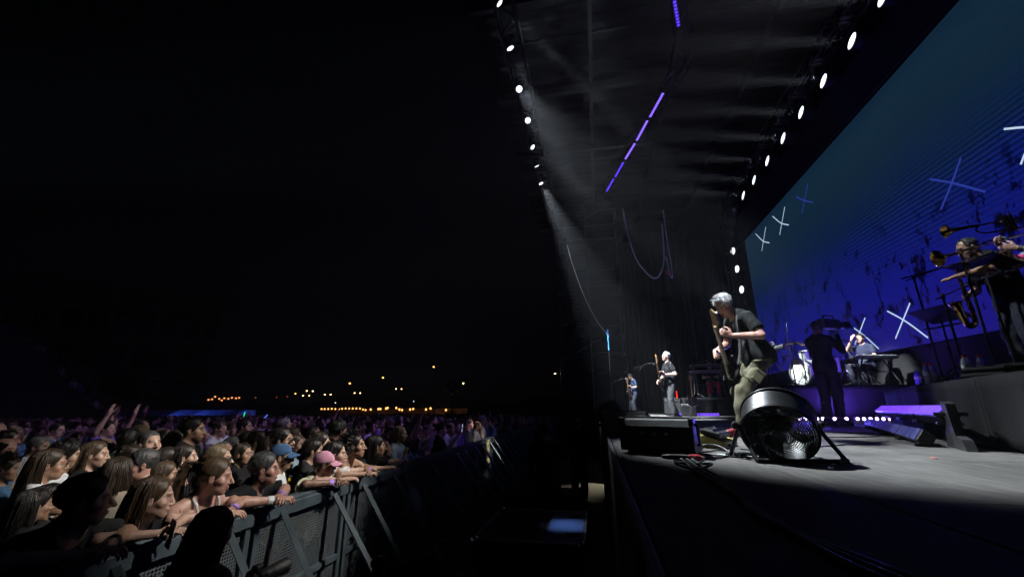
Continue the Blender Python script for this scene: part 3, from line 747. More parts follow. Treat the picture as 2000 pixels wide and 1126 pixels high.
def build_trousers(name, P, f, h=.013, seed=2, loose=.018, wr=.004, shorts=False):
    tp, M = torso_prims(P, f); pr = [tp[3]]; up = M[:, 2]
    for sd in 'RL':
        hp, kn, an, to = P['hip' + sd], P['kn' + sd], P['an' + sd], P['to' + sd]
        pr += [('rc', hp, kn, .070, .054, .03), ('rf', kn, kn + (an - kn) * (.9 if not shorts else .15), .054, .048, .02)]
    lo, hi = bounds(pr, .05); Fd = Field(lo, hi, h); Fd.apply(pr[:1], .004); Fd.apply(pr[1:], loose); Fd.cut(up, up @ (P['pel'] + up * .06))
    if wr: Fd.wrinkle(wr, 24, seed, (1, 1, .8))
    V, Q = Fd.mesh(); V = relax(V, Q, 1, .4); return npmesh(name, V, Q)
def build_shoes(name, P, sd, h=.009):
    pr = foot_prims(P, sd, .010); lo, hi = bounds(pr, .02); Fd = Field(lo, hi, h); Fd.apply(pr)
    zmin = P['to' + sd][2] - .032
    Fd.cut(A3(0, 0, -1), -zmin); return npmesh(name, *Fd.mesh())

# ------------------------------------------------------------------ hair, in head coordinates
def scalp(f, u, v, g=0.0):
    """point on the cranium: u azimuth (0 front), v elevation"""
    return A3((.076 + g) * math.cos(v) * math.sin(u), -.018 + (.094 + g) * math.cos(v) * math.cos(u), .042 + (.080 + g) * math.sin(v))
def hair_mesh(style):
    r = np.random.RandomState(abs(hash(style)) % 1000 if False else sum(map(ord, style))); mb = MB(); pr = []; h = .0065; sub = []
    short = style in ('short', 'buzz', 'grey_crop', 'receding', 'side_part', 'curly_short', 'curly_grey', 'messy')
    g = {'buzz': .006, 'receding': .006, 'bald': .003, 'grey_crop': .013, 'short': .013, 'side_part': .014, 'curly_short': .02, 'curly_grey': .016, 'messy': .017}.get(style, .010)
    pr.append(('el', A3(0, -.02, .045), A3(.077, .095, .081) + g, None, .01))
    # carve the face out
    zf = {'receding': .098, 'curly_grey': .095, 'bald': .2}.get(style, .082)
    sub += [('-el', A3(x_, .090, -.03), A3(.044, .078, zf + .03), None, .008) for x_ in (-.027, 0, .027)]
    sub.append(('-el', A3(0, .065, -.115), A3(.11, .095, .085), None, .008))
    if short: sub.append(('-el', A3(0, .01, -.10), A3(.12, .105, .075), None, .01)); sub += [('-el', A3(s * .085, .0, -.012), A3(.02, .026, .036), None, .006) for s in (-1, 1)]
    if style == 'receding': sub += [('-el', A3(s * .045, .07, .105), A3(.036, .05, .035), None, .01) for s in (-1, 1)]
    if style == 'bald_fringe': sub.append(('-el', A3(0, .01, .12), A3(.075, .10, .075), None, .01)); sub.append(('-el', A3(0, .01, -.10), A3(.12, .105, .075), None, .01))
    Fd = Field(A3(-.125, -.15, -.14), A3(.125, .13, .165), h); Fd.apply(pr + sub)
    Fd.wrinkle(.0024 if short else .0014, 90, 5, (1, 1, .4))
    V, Q = Fd.mesh(); V = relax(V, Q, 1, .4)
    strands = []
    def lock(p0, pts, rad, n=8): strands.append((bez([p0] + pts, n), rad))
    if style in ('long', 'long_wavy', 'bob', 'long_dark', 'long_layered'):
        L = {'bob': .20, 'long': .36, 'long_wavy': .34, 'long_dark': .44, 'long_layered': .40}[style]; wav = .014 if style == 'long_wavy' else .004
        for i in range(330):
            s = 1 if i % 2 else -1; u = r.uniform(1.28, 3.14); v = r.uniform(.0, 1.35)
            p0 = scalp(None, s * r.uniform(.1, .5) * u, 1.35 + r.uniform(-.15, .15), .010); p1 = scalp(None, s * u, .75, .016 + r.uniform(-.004, .006)); p2 = scalp(None, s * u, .05, .017 + r.uniform(-.005, .010))
            if u < 1.6: p2 = p2 * A3(1.06, 1, 1) + A3(0, -.018, 0)
            ln = L * r.uniform(.75, 1.06); out = A3(p2[0] * .12, min(p2[1], .02) * .12 - .006, 0); e1 = p2 + A3(0, 0, -.5 * ln) + out + r.normal(size=3) * wav; e2 = p2 + A3(0, 0, -.92 * ln) + out * 1.5 + A3(-p2[0] * .2, 0, 0) + r.normal(size=3) * wav * 1.6
            lock(p0, [p1, p2, (p2 + e1) / 2 + r.normal(size=3) * wav, e1, e2], r.uniform(.0028, .0048), 10)
    if style in ('ponytail', 'ponytail_fair'):
        for i in range(150):
            u = r.uniform(-3.14, 3.14); v = r.uniform(.2, 1.3); p = scalp(None, u, v, .010); q = A3(0, -.125, .055) + r.normal(size=3) * .010
            lock(p, [p * .55 + q * .45 + A3(0, -.02, .03), q], .0028, 6)
        for i in range(110):
            q = A3(0, -.125, .055) + r.normal(size=3) * .012; L = r.uniform(.24, .34); a = r.normal(size=2) * .03
            lock(q, [q + A3(a[0] * .4, -.05, .005), q + A3(a[0], -.075 + a[1] * .4, -.10), q + A3(a[0] * 1.3, -.06 + a[1], -L)], r.uniform(.0025, .0042), 9)
    if style == 'bun':
        for i in range(60):
            a = r.uniform(0, 6.28); q = A3(0, -.125, .06); rr = .036 * r.uniform(.4, 1); d = A3(math.cos(a), 0, math.sin(a)); e = A3(-math.sin(a), 0, math.cos(a))
            lock(q + d * rr, [q + d * rr + e * .02 + A3(0, -.02, 0), q + d * rr * .4 + e * .03 + A3(0, -.03, 0)], .006, 5)
    if style in ('curly', 'curly_long'):
        for i in range(420):
            v = r.uniform(-.55, 1.45); u = r.uniform(.7 if v > .75 else 1.35, 3.14) * r.choice([-1, 1]); p = scalp(None, u, v, .006); d = (p - A3(0, -.02, .03)); d /= np.linalg.norm(d); L = r.uniform(.05, .09) * (1.6 if style == 'curly_long' and v < .4 else 1)
            pts = []; q = p; ax = frame_of(d + A3(0, -.15, -.45)); ph = r.uniform(0, 6.28); m = 9
            for j in range(1, m + 1): t = j / m; pts.append(p + ax[0] * L * t + .011 * (math.cos(ph + 7 * t) * ax[1] + math.sin(ph + 7 * t) * ax[2]))
            strands.append(([p] + pts, .0036))
    if style in ('curly_short', 'curly_grey', 'messy'):
        for i in range(520 if style == 'curly_grey' else 380):
            u = r.uniform(-3.14, 3.14); v = r.uniform(.05, 1.5)
            if abs(u) < .75 and v < .72: continue
            p = scalp(None, u, v, .004); d = p - A3(0, -.02, .03); d /= np.linalg.norm(d); L = r.uniform(.025, .042)
            if style == 'curly_grey': L = r.uniform(.022, .038) + (.028 if (abs(u) < .9 and v > .7) else 0); d = d + A3(0, .8 * max(0, math.cos(u)) - .1, .1)
            if style == 'messy': L *= .8
            ax = frame_of(d); ph = r.uniform(0, 6.28); tw = 6 if style != 'messy' else 2; am = .009 if style != 'messy' else .003
            strands.append(([p] + [p + ax[0] * L * t + am * (math.cos(ph + tw * t) * ax[1] + math.sin(ph + tw * t) * ax[2]) for t in (.2, .4, .6, .8, 1.)], .0030))
    if style in ('short', 'grey_crop', 'side_part', 'receding'):
        for i in range(650):
            u = r.uniform(-3.14, 3.14); v = r.uniform(.1, 1.5)
            if abs(u) < .8 and v < (.78 if style != 'receding' else 1.0): continue
            p = scalp(None, u, v, g - .004); d = p - A3(0, -.02, .03); d /= np.linalg.norm(d); t = (A3(.5, .2, 0) if style == 'side_part' else A3(0, .45, 0)) * max(0, math.sin(v)) + A3(0, -.3, -.5) * math.cos(v)
            q = p + (d * .45 + t) * r.uniform(.018, .036); strands.append(([p, (p + q) / 2 + d * .004, q], .0023))
    for pts, rad in strands:
        m = len(pts); mb.tube(pts, [rad * (1 - .75 * (i / (m - 1)) ** 2) for i in range(m)], 5)
    if mb.V:
        F4 = []
        for f_ in mb.F:
            if len(f_) == 4: F4.append(f_)
        V2 = np.array(mb.V); Q2 = np.array(F4) + len(V); V = np.concatenate([V, V2]); Q = np.concatenate([Q, Q2])
    return npmesh('hair', V, Q)
_HAIR = {}
def hair_for(style):
    if style not in _HAIR: _HAIR[style] = hair_mesh(style)
    return _HAIR[style]
def cap_mesh():
    Fd = Field(A3(-.12, -.14, -.02), A3(.12, .22, .17), .006); Fd.apply([('el', A3(0, -.018, .045), A3(.087, .106, .094), None, .01)]); Fd.cut(A3(0, .12, -1), -.028)
    V, Q = Fd.mesh(); dome = npmesh('cap', V, Q)
    mb = MB(); n = 14; V = []; 
    for k in range(2):
        for i in range(n + 1):
            a = -1.15 + 2.3 * i / n
            for j, e in enumerate((0, .5, 1)):
                x = math.sin(a) * (.086 + .012 * e); y = .02 + math.cos(a) * .075 + e * .075 * max(0, math.cos(a)) ** .6; z = .044 - .020 * e - .028 * (math.sin(a) ** 2) - k * .005 + .006 * (1 - e)
                V.append((x, y, z))
    Fc = []; m = (n + 1) * 3
    for i in range(n):
        for j in range(2):
            q = i * 3 + j; Fc.append((q, q + 1, q + 4, q + 3)); Fc.append((m + q, m + q + 3, m + q + 4, m + q + 1))
        q = i * 3 + 2; Fc.append((q, m + q, m + q + 3, q + 3))
    return dome, mesh_from('cap_visor', V, Fc, True)
_CAP = None
def glasses_meshes(sun=False):
    fr = MB(); ln = MB()
    for s in (-1, 1):
        ring = [A3(s * .032 + .0235 * math.cos(a), .103 - .10 * (.032 * .25 + abs(.0235 * math.cos(a)) * .12), .002 + .017 * math.sin(a) * (1.1 if sun else 1)) for a in np.linspace(0, 6.283, 15)[:-1]]
        fr.tube(ring, .0028, 5, closed=True); fr.tube([(s * .054, .098, .006), (s * .074, .06, .008), (s * .083, 0, .008), (s * .084, -.02, -.006)], .0024, 5)
        ln.add([tuple(p) for p in ring], [tuple(range(14))])
    fr.tube([(-.010, .101, .006), (0, .106, .009), (.010, .101, .006)], .0024, 5)
    return fr.mesh('glasses_frame', True), ln.mesh('glasses_lens')
_GL = None

# ------------------------------------------------------------------ people materials
def skin_mat(name, col):
    if name in _M: return _M[name]
    m = mat(name, col, .46, sub=.0, spec=.55); nt = m.node_tree; n = nt.nodes; b = n['Principled BSDF']
    at = n.new('ShaderNodeAttribute'); at.attribute_name = 'Col'; mx = n.new('ShaderNodeMix'); mx.data_type = 'RGBA'; mx.blend_type = 'MULTIPLY'; mx.inputs[0].default_value = 1
    tc = n.new('ShaderNodeTexCoord'); nz = n.new('ShaderNodeTexNoise'); nz.inputs['Scale'].default_value = 34; nz.inputs['Detail'].default_value = 4; nt.links.new(tc.outputs['Object'], nz.inputs['Vector'])
    cr = n.new('ShaderNodeValToRGB'); cr.color_ramp.elements[0].position = .3; cr.color_ramp.elements[1].position = .7
    cr.color_ramp.elements[0].color = (col[0] * .86, col[1] * .78, col[2] * .76, 1); cr.color_ramp.elements[1].color = (min(1, col[0] * 1.1), min(1, col[1] * 1.12), min(1, col[2] * 1.12), 1)
    nt.links.new(nz.outputs['Fac'], cr.inputs[0]); nt.links.new(cr.outputs[0], mx.inputs[6]); nt.links.new(at.outputs['Color'], mx.inputs[7]); nt.links.new(mx.outputs[2], b.inputs['Base Color'])
    return m
SKINS = {'fair': (.52, .34, .26), 'pink': (.50, .30, .235), 'tan': (.40, .245, .165), 'olive': (.34, .21, .14), 'brown': (.22, .125, .08), 'ruddy': (.46, .26, .20)}
HAIRC = {'black': (.012, .010, .009), 'dark': (.025, .017, .012), 'brown': (.036, .023, .014), 'lbrown': (.075, .048, .028), 'blond': (.16, .115, .065), 'grey': (.17, .17, .17), 'white': (.62, .62, .63), 'dgrey': (.06, .06, .06), 'auburn': (.10, .038, .018)}
def hair_mat(c): return mat('hair_' + c, HAIRC[c], .42, var=.35, scale=60, stretch=(1, 1, .15), bump=.5, bscale=120)
def cloth_mat(name, col, rough=.85): return mat('cloth_' + name, col, rough, var=.16, scale=9, bump=.35, bscale=220, spec=.2)
# ------------------------------------------------------------------ gear on the stage
def cable(name, pts, r, label, n=40, m=RUBBER, cat='cable', group=None):
    me = MB().tube(bez(pts, n), r, 6).mesh(name, True); return tag(obj(name, me, m), label, cat, group)
def rot_to(d, up=(0, 0, 1)):
    """matrix with z along d"""
    d, u, v = frame_of(d); return Matrix(np.stack([u, v, d], 1)).to_4x4()

# floor fan
def floor_fan(loc, aim, r, dep, label, rz):
    t = thing('floor_fan', label, 'fan', loc); n = np.array(aim, float); n /= np.linalg.norm(n)     # n: the side turned to us
    zc = r * .98; C = np.array([0, 0, zc])
    FM = mat('fan_paint', (.02, .022, .024), .40, .25, var=.35, scale=7, bump=.1)
    sh = MB().lathe([(r * .985, -dep * .5), (r * 1.03, -dep * .5), (r * 1.04, -dep * .44), (r, -dep * .40), (r, dep * .40), (r * 1.04, dep * .44), (r * 1.03, dep * .5), (r * .985, dep * .5), (r * .97, dep * .4), (r * .97, -dep * .4), (r * .985, -dep * .5)], 48, C, n, caps=False)
    sh.build('drum', FM, t, True)
    d, u, v = frame_of(n)
    for s in (1, -1):
        g = MB(); c0 = C + n * dep * .47 * s
        for k in range(1, 17): 
            a = np.linspace(0, 2 * math.pi, 41)[:-1]; rr = r * k / 16.5
            g.tube([c0 + n * s * .018 * (1 - (k / 16.5) ** 2) + rr * (math.cos(x) * u + math.sin(x) * v) for x in a], .0030, 4, closed=True)
        for k in range(8):
            a = math.pi * k / 4; g.tube([c0 + n * s * .018 + .2 * r * (math.cos(a) * u + math.sin(a) * v), c0 + r * .99 * (math.cos(a) * u + math.sin(a) * v)], .0022, 4)
        g.build('grille', mat('grille_wire', (.05, .052, .055), .5, .3), t, True)
        MB().lathe([(.0001, .03), (r * .17, .028), (r * .21, .02), (r * .21, .012)], 24, c0, n * s, caps=False).build('badge', mat('fan_badge', (.12, .13, .14), .35, .4, var=.2), t, True)
    MB().lathe([(.0001, dep * .2), (r * .2, dep * .18), (r * .36, 0), (r * .36, -dep * .25), (.0001, -dep * .27)], 20, C - n * .01, n).build('motor', BLKP, t, True)
    bl = mat('fan_blade', (.05, .052, .055), .35, .7, var=.2)
    for k in range(5):
        a0 = 2 * math.pi * k / 5; V = []
        for i in range(7):
            for j in range(5):
                rr = r * (.22 + .7 * i / 6); a = a0 + (j / 4 - .5) * (.9 - .25 * i / 6); w = (j / 4 - .5) * dep * .35
                V.append(C + rr * (math.cos(a) * u + math.sin(a) * v) + n * w)
        Fc = [(i * 5 + j, i * 5 + j + 1, i * 5 + j + 6, i * 5 + j + 5) for i in range(6) for j in range(4)]
        o = obj('blade', mesh_from('blade', V, Fc, True), bl, t); o.modifiers.new('s', 'SOLIDIFY').thickness = .003
    # tube stand: pivots left and right, feet on the floor
    hx = np.array([math.cos(rz), math.sin(rz), 0]); hy = np.array([-math.sin(rz), math.cos(rz), 0]); w = r * 1.17; bar = MB()
    pts = [C - hx * w, C - hx * w * 1.0 + np.array([0, 0, -.03]) - hy * .02, -hx * w * 1.04 - hy * .16 + np.array([0, 0, .035]), -hx * w * 1.02 - hy * .185 + np.array([0, 0, .016]), -hx * w * .9 - hy * .19 + np.array([0, 0, .014])]
    path = pts + [p - 2 * hx * (p @ hx) for p in pts[::-1]]
    bar.tube(bez(path, 60), .0125, 10); bar.build('stand_tube', FM, t, True)
    b2 = MB(); pts = [C - hx * w, -hx * w * 1.02 + hy * .14 + np.array([0, 0, .03]), -hx * w * .95 + hy * .17 + np.array([0, 0, .014])]; path = pts + [p - 2 * hx * (p @ hx) for p in pts[::-1]]
    b2.tube(bez(path, 50), .0125, 10); b2.build('stand_tube', FM, t, True)
    for s in (-1, 1):
        k = MB().cyl(C + hx * s * (r * 1.0), C + hx * s * (w + .02), .012, n=10); k.lathe([(.02, 0), (.024, .006), (.024, .022), (.014, .028)], 12, C + hx * s * (w + .015), hx * s); k.build('pivot_knob', BLKP, t, True)
        for q in (-1, 1): MB().lathe([(.017, 0), (.017, .02), (.012, .026)], 10, -hx * s * w * .8 + hy * (.17 if q > 0 else -.19)).build('rubber_foot', RUBBER, t)
    return t
floor_fan((1.13, 3.05, S), (-.33, -.76, -.56), .208, .20, 'black drum floor fan tilted up towards the guitarist', R(9))
floor_fan((.22, 7.6, S), (-.1, -.95, -.25), .20, .18, 'small dark floor fan at the far stage edge behind the monitors', R(5))
cable('fan_cable', [(1.2, 3.18, S + .1), (1.3, 3.2, S + .03), (1.36, 3.05, S + .008), (1.28, 2.95, S + .008), (.9, 3.0, S + .008)], .005, 'thin power lead hanging from the black drum fan')

# floor monitors
def wedge(loc, rz, L, label, sc=1.0):
    t = thing('floor_monitor', label, 'speaker', loc, rz); H, D = .27 * sc, .34 * sc
    prof = [(0, .02), (.02, 0), (D, 0), (D, .09), (.13 * sc, H), (.03, H - .01), (0, H - .05)]
    M = Matrix(((0, 0, 1, -L / 2), (1, 0, 0, 0), (0, 1, 0, 0), (0, 0, 0, 1)))
    MB().prism(prof, L, M).build('cabinet', BLKP, t)
    a = np.array([D, .098]); b = np.array([.14 * sc, H + .002]); g = MB(); n = np.array([b[1] - a[1], a[0] - b[0]]); n /= np.linalg.norm(n)
    for s0, s1 in ((-.47, .47),): g.add([(L * s0, a[0] + n[0] * .01, a[1] + n[1] * .01), (L * s1, a[0] + n[0] * .01, a[1] + n[1] * .01), (L * s1, b[0] + n[0] * .01, b[1] + n[1] * .01), (L * s0, b[0] + n[0] * .01, b[1] + n[1] * .01)], [(0, 1, 2, 3)])
    gr = g.build('grille', mat('grille_steel', (.03, .03, .03), .5, .5, bump=.6, bscale=400, var=.2), t); gr.modifiers.new('s', 'SOLIDIFY').thickness = .006
    MB().box((0, -.004, H * .55), (L * .5, .012, H * .3), .004).build('rear_panel', mat('rear_plate', (.03, .03, .032), .4, .4, var=.3), t)
    for s in (-1, 1):
        x = s * (L / 2 + .018); MB().tube(bez([(s * L / 2, .06, H * .82), (x, .06, H * .8), (x, .08, H * .45), (x, .1, H * .25), (s * L / 2, .1, H * .22)], 24), .009, 8).build('handle', BLK, t, True)
        MB().box((s * L * .48, .05, H - .02), (.03, .1, .055), .006).build('corner_guard', BLK, t)
        for y in (.06, D - .05): MB().lathe([(.016, -.002), (.02, -.012), (.02, -.02)], 10, (s * L * .4, y, 0)).build('rubber_foot', RUBBER, t)
    for k in range(3): MB().lathe([(.011, 0), (.011, .012), (.006, .013)], 10, (-.08 + .08 * k, -.01, H * .55), (0, -1, 0)).build('socket', ALU, t, True)
    t.location.z += .02; return t
wedge((.385, 3.16, S), R(-22), .50, 'big black floor monitor lying at the stage edge beside the yellow pedal unit', .8)
wedge((.30, 5.0, S), R(-8), .5, 'black floor monitor behind the nearest one at the stage edge', .9)
cable('monitor_cable', [(.28, 3.2, S + .13), (.29, 3.13, S + .1), (.28, 3.12, S + .04)], .004, 'short lead looping from the sockets of the big floor monitor')
# cut-out bracket and red-tipped plug
t = thing('power_plug', 'black cable plug with a red and white end on the floor before the monitor', 'plug', (.50, 2.86, S + .02), R(-6)); t.scale = (.62, .62, .62)
MB().lathe([(.012, -.2), (.022, -.17), (.026, -.1), (.026, .05)], 14, axis=(1, 0, 0)).build('plug_body', BLKP, t, True)
MB().lathe([(.028, .05), (.030, .07), (.030, .14), (.026, .16), (.012, .19)], 14, axis=(1, 0, 0)).build('red_collar', mat('red_plastic', (.55, .02, .04), .4, var=.2), t, True)
MB().box((.1, -.0305, .005), (.03, .003, .02), .001).build('white_mark', mat('white_paint', (.8, .8, .8), .5), t)
# pedal unit
t = thing('pedal_unit', 'yellow sloped pedal unit with a black footswitch block on top', 'effects pedal', (.98, 3.92, S), R(62))
M = Matrix(((0, 0, 1, -.20), (1, 0, 0, -.1), (0, 1, 0, 0), (0, 0, 0, 1)))
MB().prism([(0, 0), (.22, 0), (.22, .10), (0, .045)], .40, M).build('wedge_case', mat('yellow_paint', (.42, .36, .06), .5, var=.25, scale=8), t)
up = Euler((math.atan2(.055, .22), 0, 0)); fb = MB().box((-.02, .01, .108), (.34, .15, .045), .008, rot=up).build('footswitch_block', BLKP, t)
for i in range(6):
    MB().lathe([(.012, 0), (.012, .012), (.009, .018), (.0001, .019)], 10, (-.15 + .052 * i, -.015, .124)).build('footswitch', CHROME, fb, True)
    MB().lathe([(.009, 0), (.008, .014), (.0001, .015)], 10, (-.15 + .052 * i, .05, .138)).build('knob', mat('knob_white', (.6, .6, .6), .4), fb, True)
for x in (-.1, .06): MB().box((x, -.108, .02), (.03, .02, .024), .003).build('jack', BLKP, t)
t = thing('effects_pedal', 'small pale effects pedal on the floor beside the yellow unit', 'effects pedal', (.88, 4.25, S), R(50))
MB().box((0, 0, .03), (.07, .12, .055), .008).build('case', ALU, t); MB().lathe([(.012, 0), (.01, .012), (.0001, .014)], 10, (0, -.03, .06)).build('footswitch', CHROME, t, True)
for k in (-1, 1): MB().lathe([(.009, 0), (.008, .014), (.0001, .015)], 10, (k * .02, .035, .06)).build('knob', BLKP, t, True)
# loose cables
cl = [[(.66, 3.5, .01), (.72, 3.3, .012), (.8, 3.25, .03), (.9, 3.4, .012), (.95, 3.7, .012)], [(.62, 3.3, .01), (.78, 3.1, .01), (.98, 3.05, .01), (1.1, 3.2, .01)], [(.7, 3.6, .012), (.82, 3.45, .05), (.88, 3.25, .012), (.74, 3.0, .01), (.6, 2.9, .01)],
      [(.55, 3.0, .01), (.6, 2.75, .03), (.5, 2.6, .01), (.42, 2.68, .02), (.52, 2.8, .012)], [(.5, 2.62, .012), (.58, 2.5, .03), (.48, 2.42, .012), (.40, 2.52, .025), (.5, 2.66, .012)], [(.92, 4.3, .01), (.8, 4.0, .01), (.7, 3.7, .01), (.64, 3.4, .01)], [(1.05, 3.6, .01), (1.15, 3.5, .01), (1.3, 3.6, .01), (1.7, 3.9, .01), (2.6, 4.6, .01)]]
for i, c in enumerate(cl): cable('floor_cable', [(x, y, S + z) for x, y, z in c], .005 + .001 * (i % 3), 'black lead tangled on the deck by the pedal unit, strand %s of the heap' % ORD[i], group='tangled leads on the deck')
for i, dx in enumerate((0, .028, -.03)):
    cable('thick_cable', [(.52 + dx, 2.9, S + .011), (.50 + dx * 1.2, 2.4, S + .011), (.49 + dx * .5, 1.9, S + .011), (.46 - dx * .4, 1.45, S + .011), (.52 + dx, 1.05, S + .011), (.66 + dx, .6, S + .02)], .0095, 'thick black cable running along the dark deck towards the camera, %s of three' % ORD[i], group='thick cables on the deck')
cable('floor_cable', [(2.4, 5.2, S + .008), (2.7, 5.25, S + .008), (3.1, 5.6, S + .008), (3.4, 6.6, S + .008)], .006, 'single lead lying on the lit deck before the violet bars')
cable('floor_cable', [(2.0, 5.9, S + .008), (2.4, 6.3, S + .008), (3.0, 6.2, S + .008), (3.2, 5.7, S + .008)], .006, 'curved lead on the deck right of the drum fan')
# paper set list
V = [(.80, 3.30, S + .003), (.86, 3.12, S + .003), (1.30, 3.14, S + .004), (1.26, 3.34, S + .004)]
o = MB().quad(V[0], V[1], V[2], V[3]).build('paper_sheet', mat('paper', (.75, .75, .74), .8, var=.06, scale=8)); o.modifiers.new('s', 'SOLIDIFY').thickness = .001
tag(o, 'white paper sheet lying on the deck under the drum fan', 'paper')
# gaffer tape crosses and litter
for i, (x, y, a, c) in enumerate(((.32, 2.55, .4, (.05, .05, .05)), (2.1, 3.3, 1.2, (.35, .08, .07)), (1.75, 4.6, .2, (.3, .3, .28)))):
    o = MB().box((x, y, S + .0026), (.09, .025, .003), .001, rz=a).build('tape_strip', mat('tape_%d' % i, c, .7)); tag(o, ['black scrap of tape on the deck near the stage edge', 'red tape mark on the lit deck', 'pale tape mark on the deck behind the fan'][i], 'tape')

# microphones on stands
def mic_stand(loc, h, boom_dir, boom, label, mic_pitch=-.2, tripod=True):
    t = thing('microphone_stand', label, 'microphone stand', loc); bd = np.array([math.cos(boom_dir), math.sin(boom_dir), 0])
    MB().cyl((0, 0, .04), (0, 0, h), .011, n=8).build('pole', BLK, t, True)
    if tripod:
        for k in range(3): a = boom_dir + .5 + 2.094 * k; MB().tube([(0, 0, .14), (.3 * math.cos(a), .3 * math.sin(a), .012)], .008, 6).build('leg', BLK, t)
    else: MB().lathe([(.13, 0), (.13, .012), (.1, .022), (.02, .03)], 20).build('base', BLK, t, True)
    MB().lathe([(.018, -.03), (.02, 0), (.018, .03)], 8, (0, 0, h)).build('clutch', BLKP, t)
    e = bd * boom + np.array([0, 0, h + boom * .35]); b0 = -bd * boom * .3 + np.array([0, 0, h - boom * .1])
    MB().tube([b0, e], .008, 6).build('boom', BLK, t, True)
    md = bd * math.cos(mic_pitch) + np.array([0, 0, -math.sin(mic_pitch)]); m0 = e - md * .02; m = MB().lathe([(.008, 0), (.012, .02), (.0155, .14), (.021, .16)], 12, m0, md)
    mb = m.build('microphone', BLKP, t, True)
    MB().lathe([(.021, .16), (.0245, .165), (.0265, .18), (.025, .2), (.017, .215), (.0001, .219)], 14, m0, md, caps=False).build('microphone_head', mat('mic_grille', (.35, .35, .36), .35, .9, bump=.7, bscale=500, var=.15), mb, True)
    MB().tube(bez([m0, m0 - md * .05 + np.array([0, 0, -.03]), np.array([0, 0, h]) + bd * .06 + np.array([0, 0, -.12]), np.array([.02, .01, h * .5]), np.array([.015, 0, .05])], 24), .0035, 5).build('microphone_cable', RUBBER, t, True)
    return t
mic_stand((1.05, 11.3, S), 1.28, R(20), .35, 'microphone on a boom stand in front of the bass player', .1)
mic_stand((.75, 17.9, S), 1.30, R(15), .35, 'microphone on a stand in front of the far guitarist', .05)
# keyboards rig on the far riser
def cloth_box(name, label, poly, z0, z1, cat='riser', topm=None):
    """a platform with hanging cloth sides: poly is the plan outline"""
    c = np.mean(np.array(poly), 0); t = thing(name, label, cat, (c[0], c[1], z0)); n = len(poly); pl = [(x - c[0], y - c[1]) for x, y in poly]
    MB().prism(pl, .05, Matrix.Translation((0, 0, z1 - z0 - .05))).build('platform', topm or BLKP, t)
    for i in range(n):
        a, b = pl[i], pl[(i + 1) % n]; d = np.array(b) - np.array(a); L = np.linalg.norm(d); nr = np.array([d[1], -d[0]]) / L * .03
        o = drape('side_cloth', (a[0] + nr[0], a[1] + nr[1]), (b[0] + nr[0], b[1] + nr[1]), .006, z1 - z0 - .002, max(3, L * 1.6), .013, CLOTH, thick=.006, n=int(max(24, L * 26)), seed=i); o.parent = t
    for x, y in pl: MB().cyl((x * .95, y * .95, 0), (x * .95, y * .95, z1 - z0 - .05), .03, n=8).build('leg', ALU, t)
    return t
cloth_box('riser', 'low black cloth covered riser under the far keyboards', [(3.1, 15.9), (6.0, 15.9), (6.0, 18.4), (3.1, 18.4)], S, S + .62)
KR = S + .62
def keyboard(loc, rz, L, label, tiers=2, legz=.9):
    t = thing('keyboard', label, 'keyboard', loc, rz)
    for k in range(tiers):
        z = legz + .22 * k; y = .12 * k; MB().box((0, y, z), (L, .3, .07), .012).build('keyboard_case', BLKP, t)
        kb = MB(); n = 36
        for i in range(n): kb.box((-L * .46 + L * .92 * (i + .5) / n, y - .07, z + .042), (L * .92 / n * .88, .13, .016), .002)
        kb.build('keys', mat('ivory_keys', (.6, .6, .58), .35), t)
        MB().box((0, y + .08, z + .037), (L * .7, .1, .006), .002).build('control_panel', mat('panel_grey', (.09, .1, .11), .4, .3, var=.3, scale=40), t)
    for s in (-1, 1):
        MB().tube([(s * L * .36, -.1, legz - .03), (s * L * .40, .2, .02)], .015, 8).build('leg', BLK, t); MB().tube([(s * L * .36, .3, legz + .2), (s * L * .40, -.16, .02)], .015, 8).build('leg', BLK, t)
    MB().tube([(-L * .38, .03, legz * .5), (L * .38, .03, legz * .5)], .013, 8).build('crossbar', BLK, t); return t
keyboard((4.0, 16.3, KR), R(-20), 1.25, 'two tier keyboard rig on the far riser behind the front guitarist')
mic_stand((3.55, 16.1, KR), 1.15, R(30), .4, 'microphone boom stand beside the two tier keyboard rig')
# amps, guitar stands, bottles and small boxes near the far riser
for i, (x, y, w, h, lb) in enumerate(((3.05, 15.4, .5, .4, 'small black amplifier at the foot of the far riser'), (2.75, 16.6, .6, .62, 'black amplifier cabinet left of the far riser with a red light'))):
    t = thing('amplifier', lb, 'amplifier', (x, y, S), R(-12)); MB().box((0, 0, h / 2), (w, .3, h), .02).build('cabinet', BLKP, t)
    MB().box((0, -.155, h * .42), (w * .86, .012, h * .66), .006).build('grille_cloth', mat('grille_cloth', (.05, .05, .055), .8, var=.3, scale=80), t)
    MB().box((0, -.156, h * .86), (w * .86, .014, h * .14), .004).build('control_strip', ALU, t)
    for k in range(5): MB().lathe([(.014, 0), (.012, .018), (.0001, .019)], 10, (-w * .3 + w * .15 * k, -.163, h * .86), (0, -1, 0)).build('knob', BLKP, t, True)
    if i: MB().box((w * .3, -.17, h + .12), (.03, .03, .24), .006).build('red_light', mat('red_glow', (.2, 0, 0), .4, emit=(1, .02, .01), estr=2.2), t)
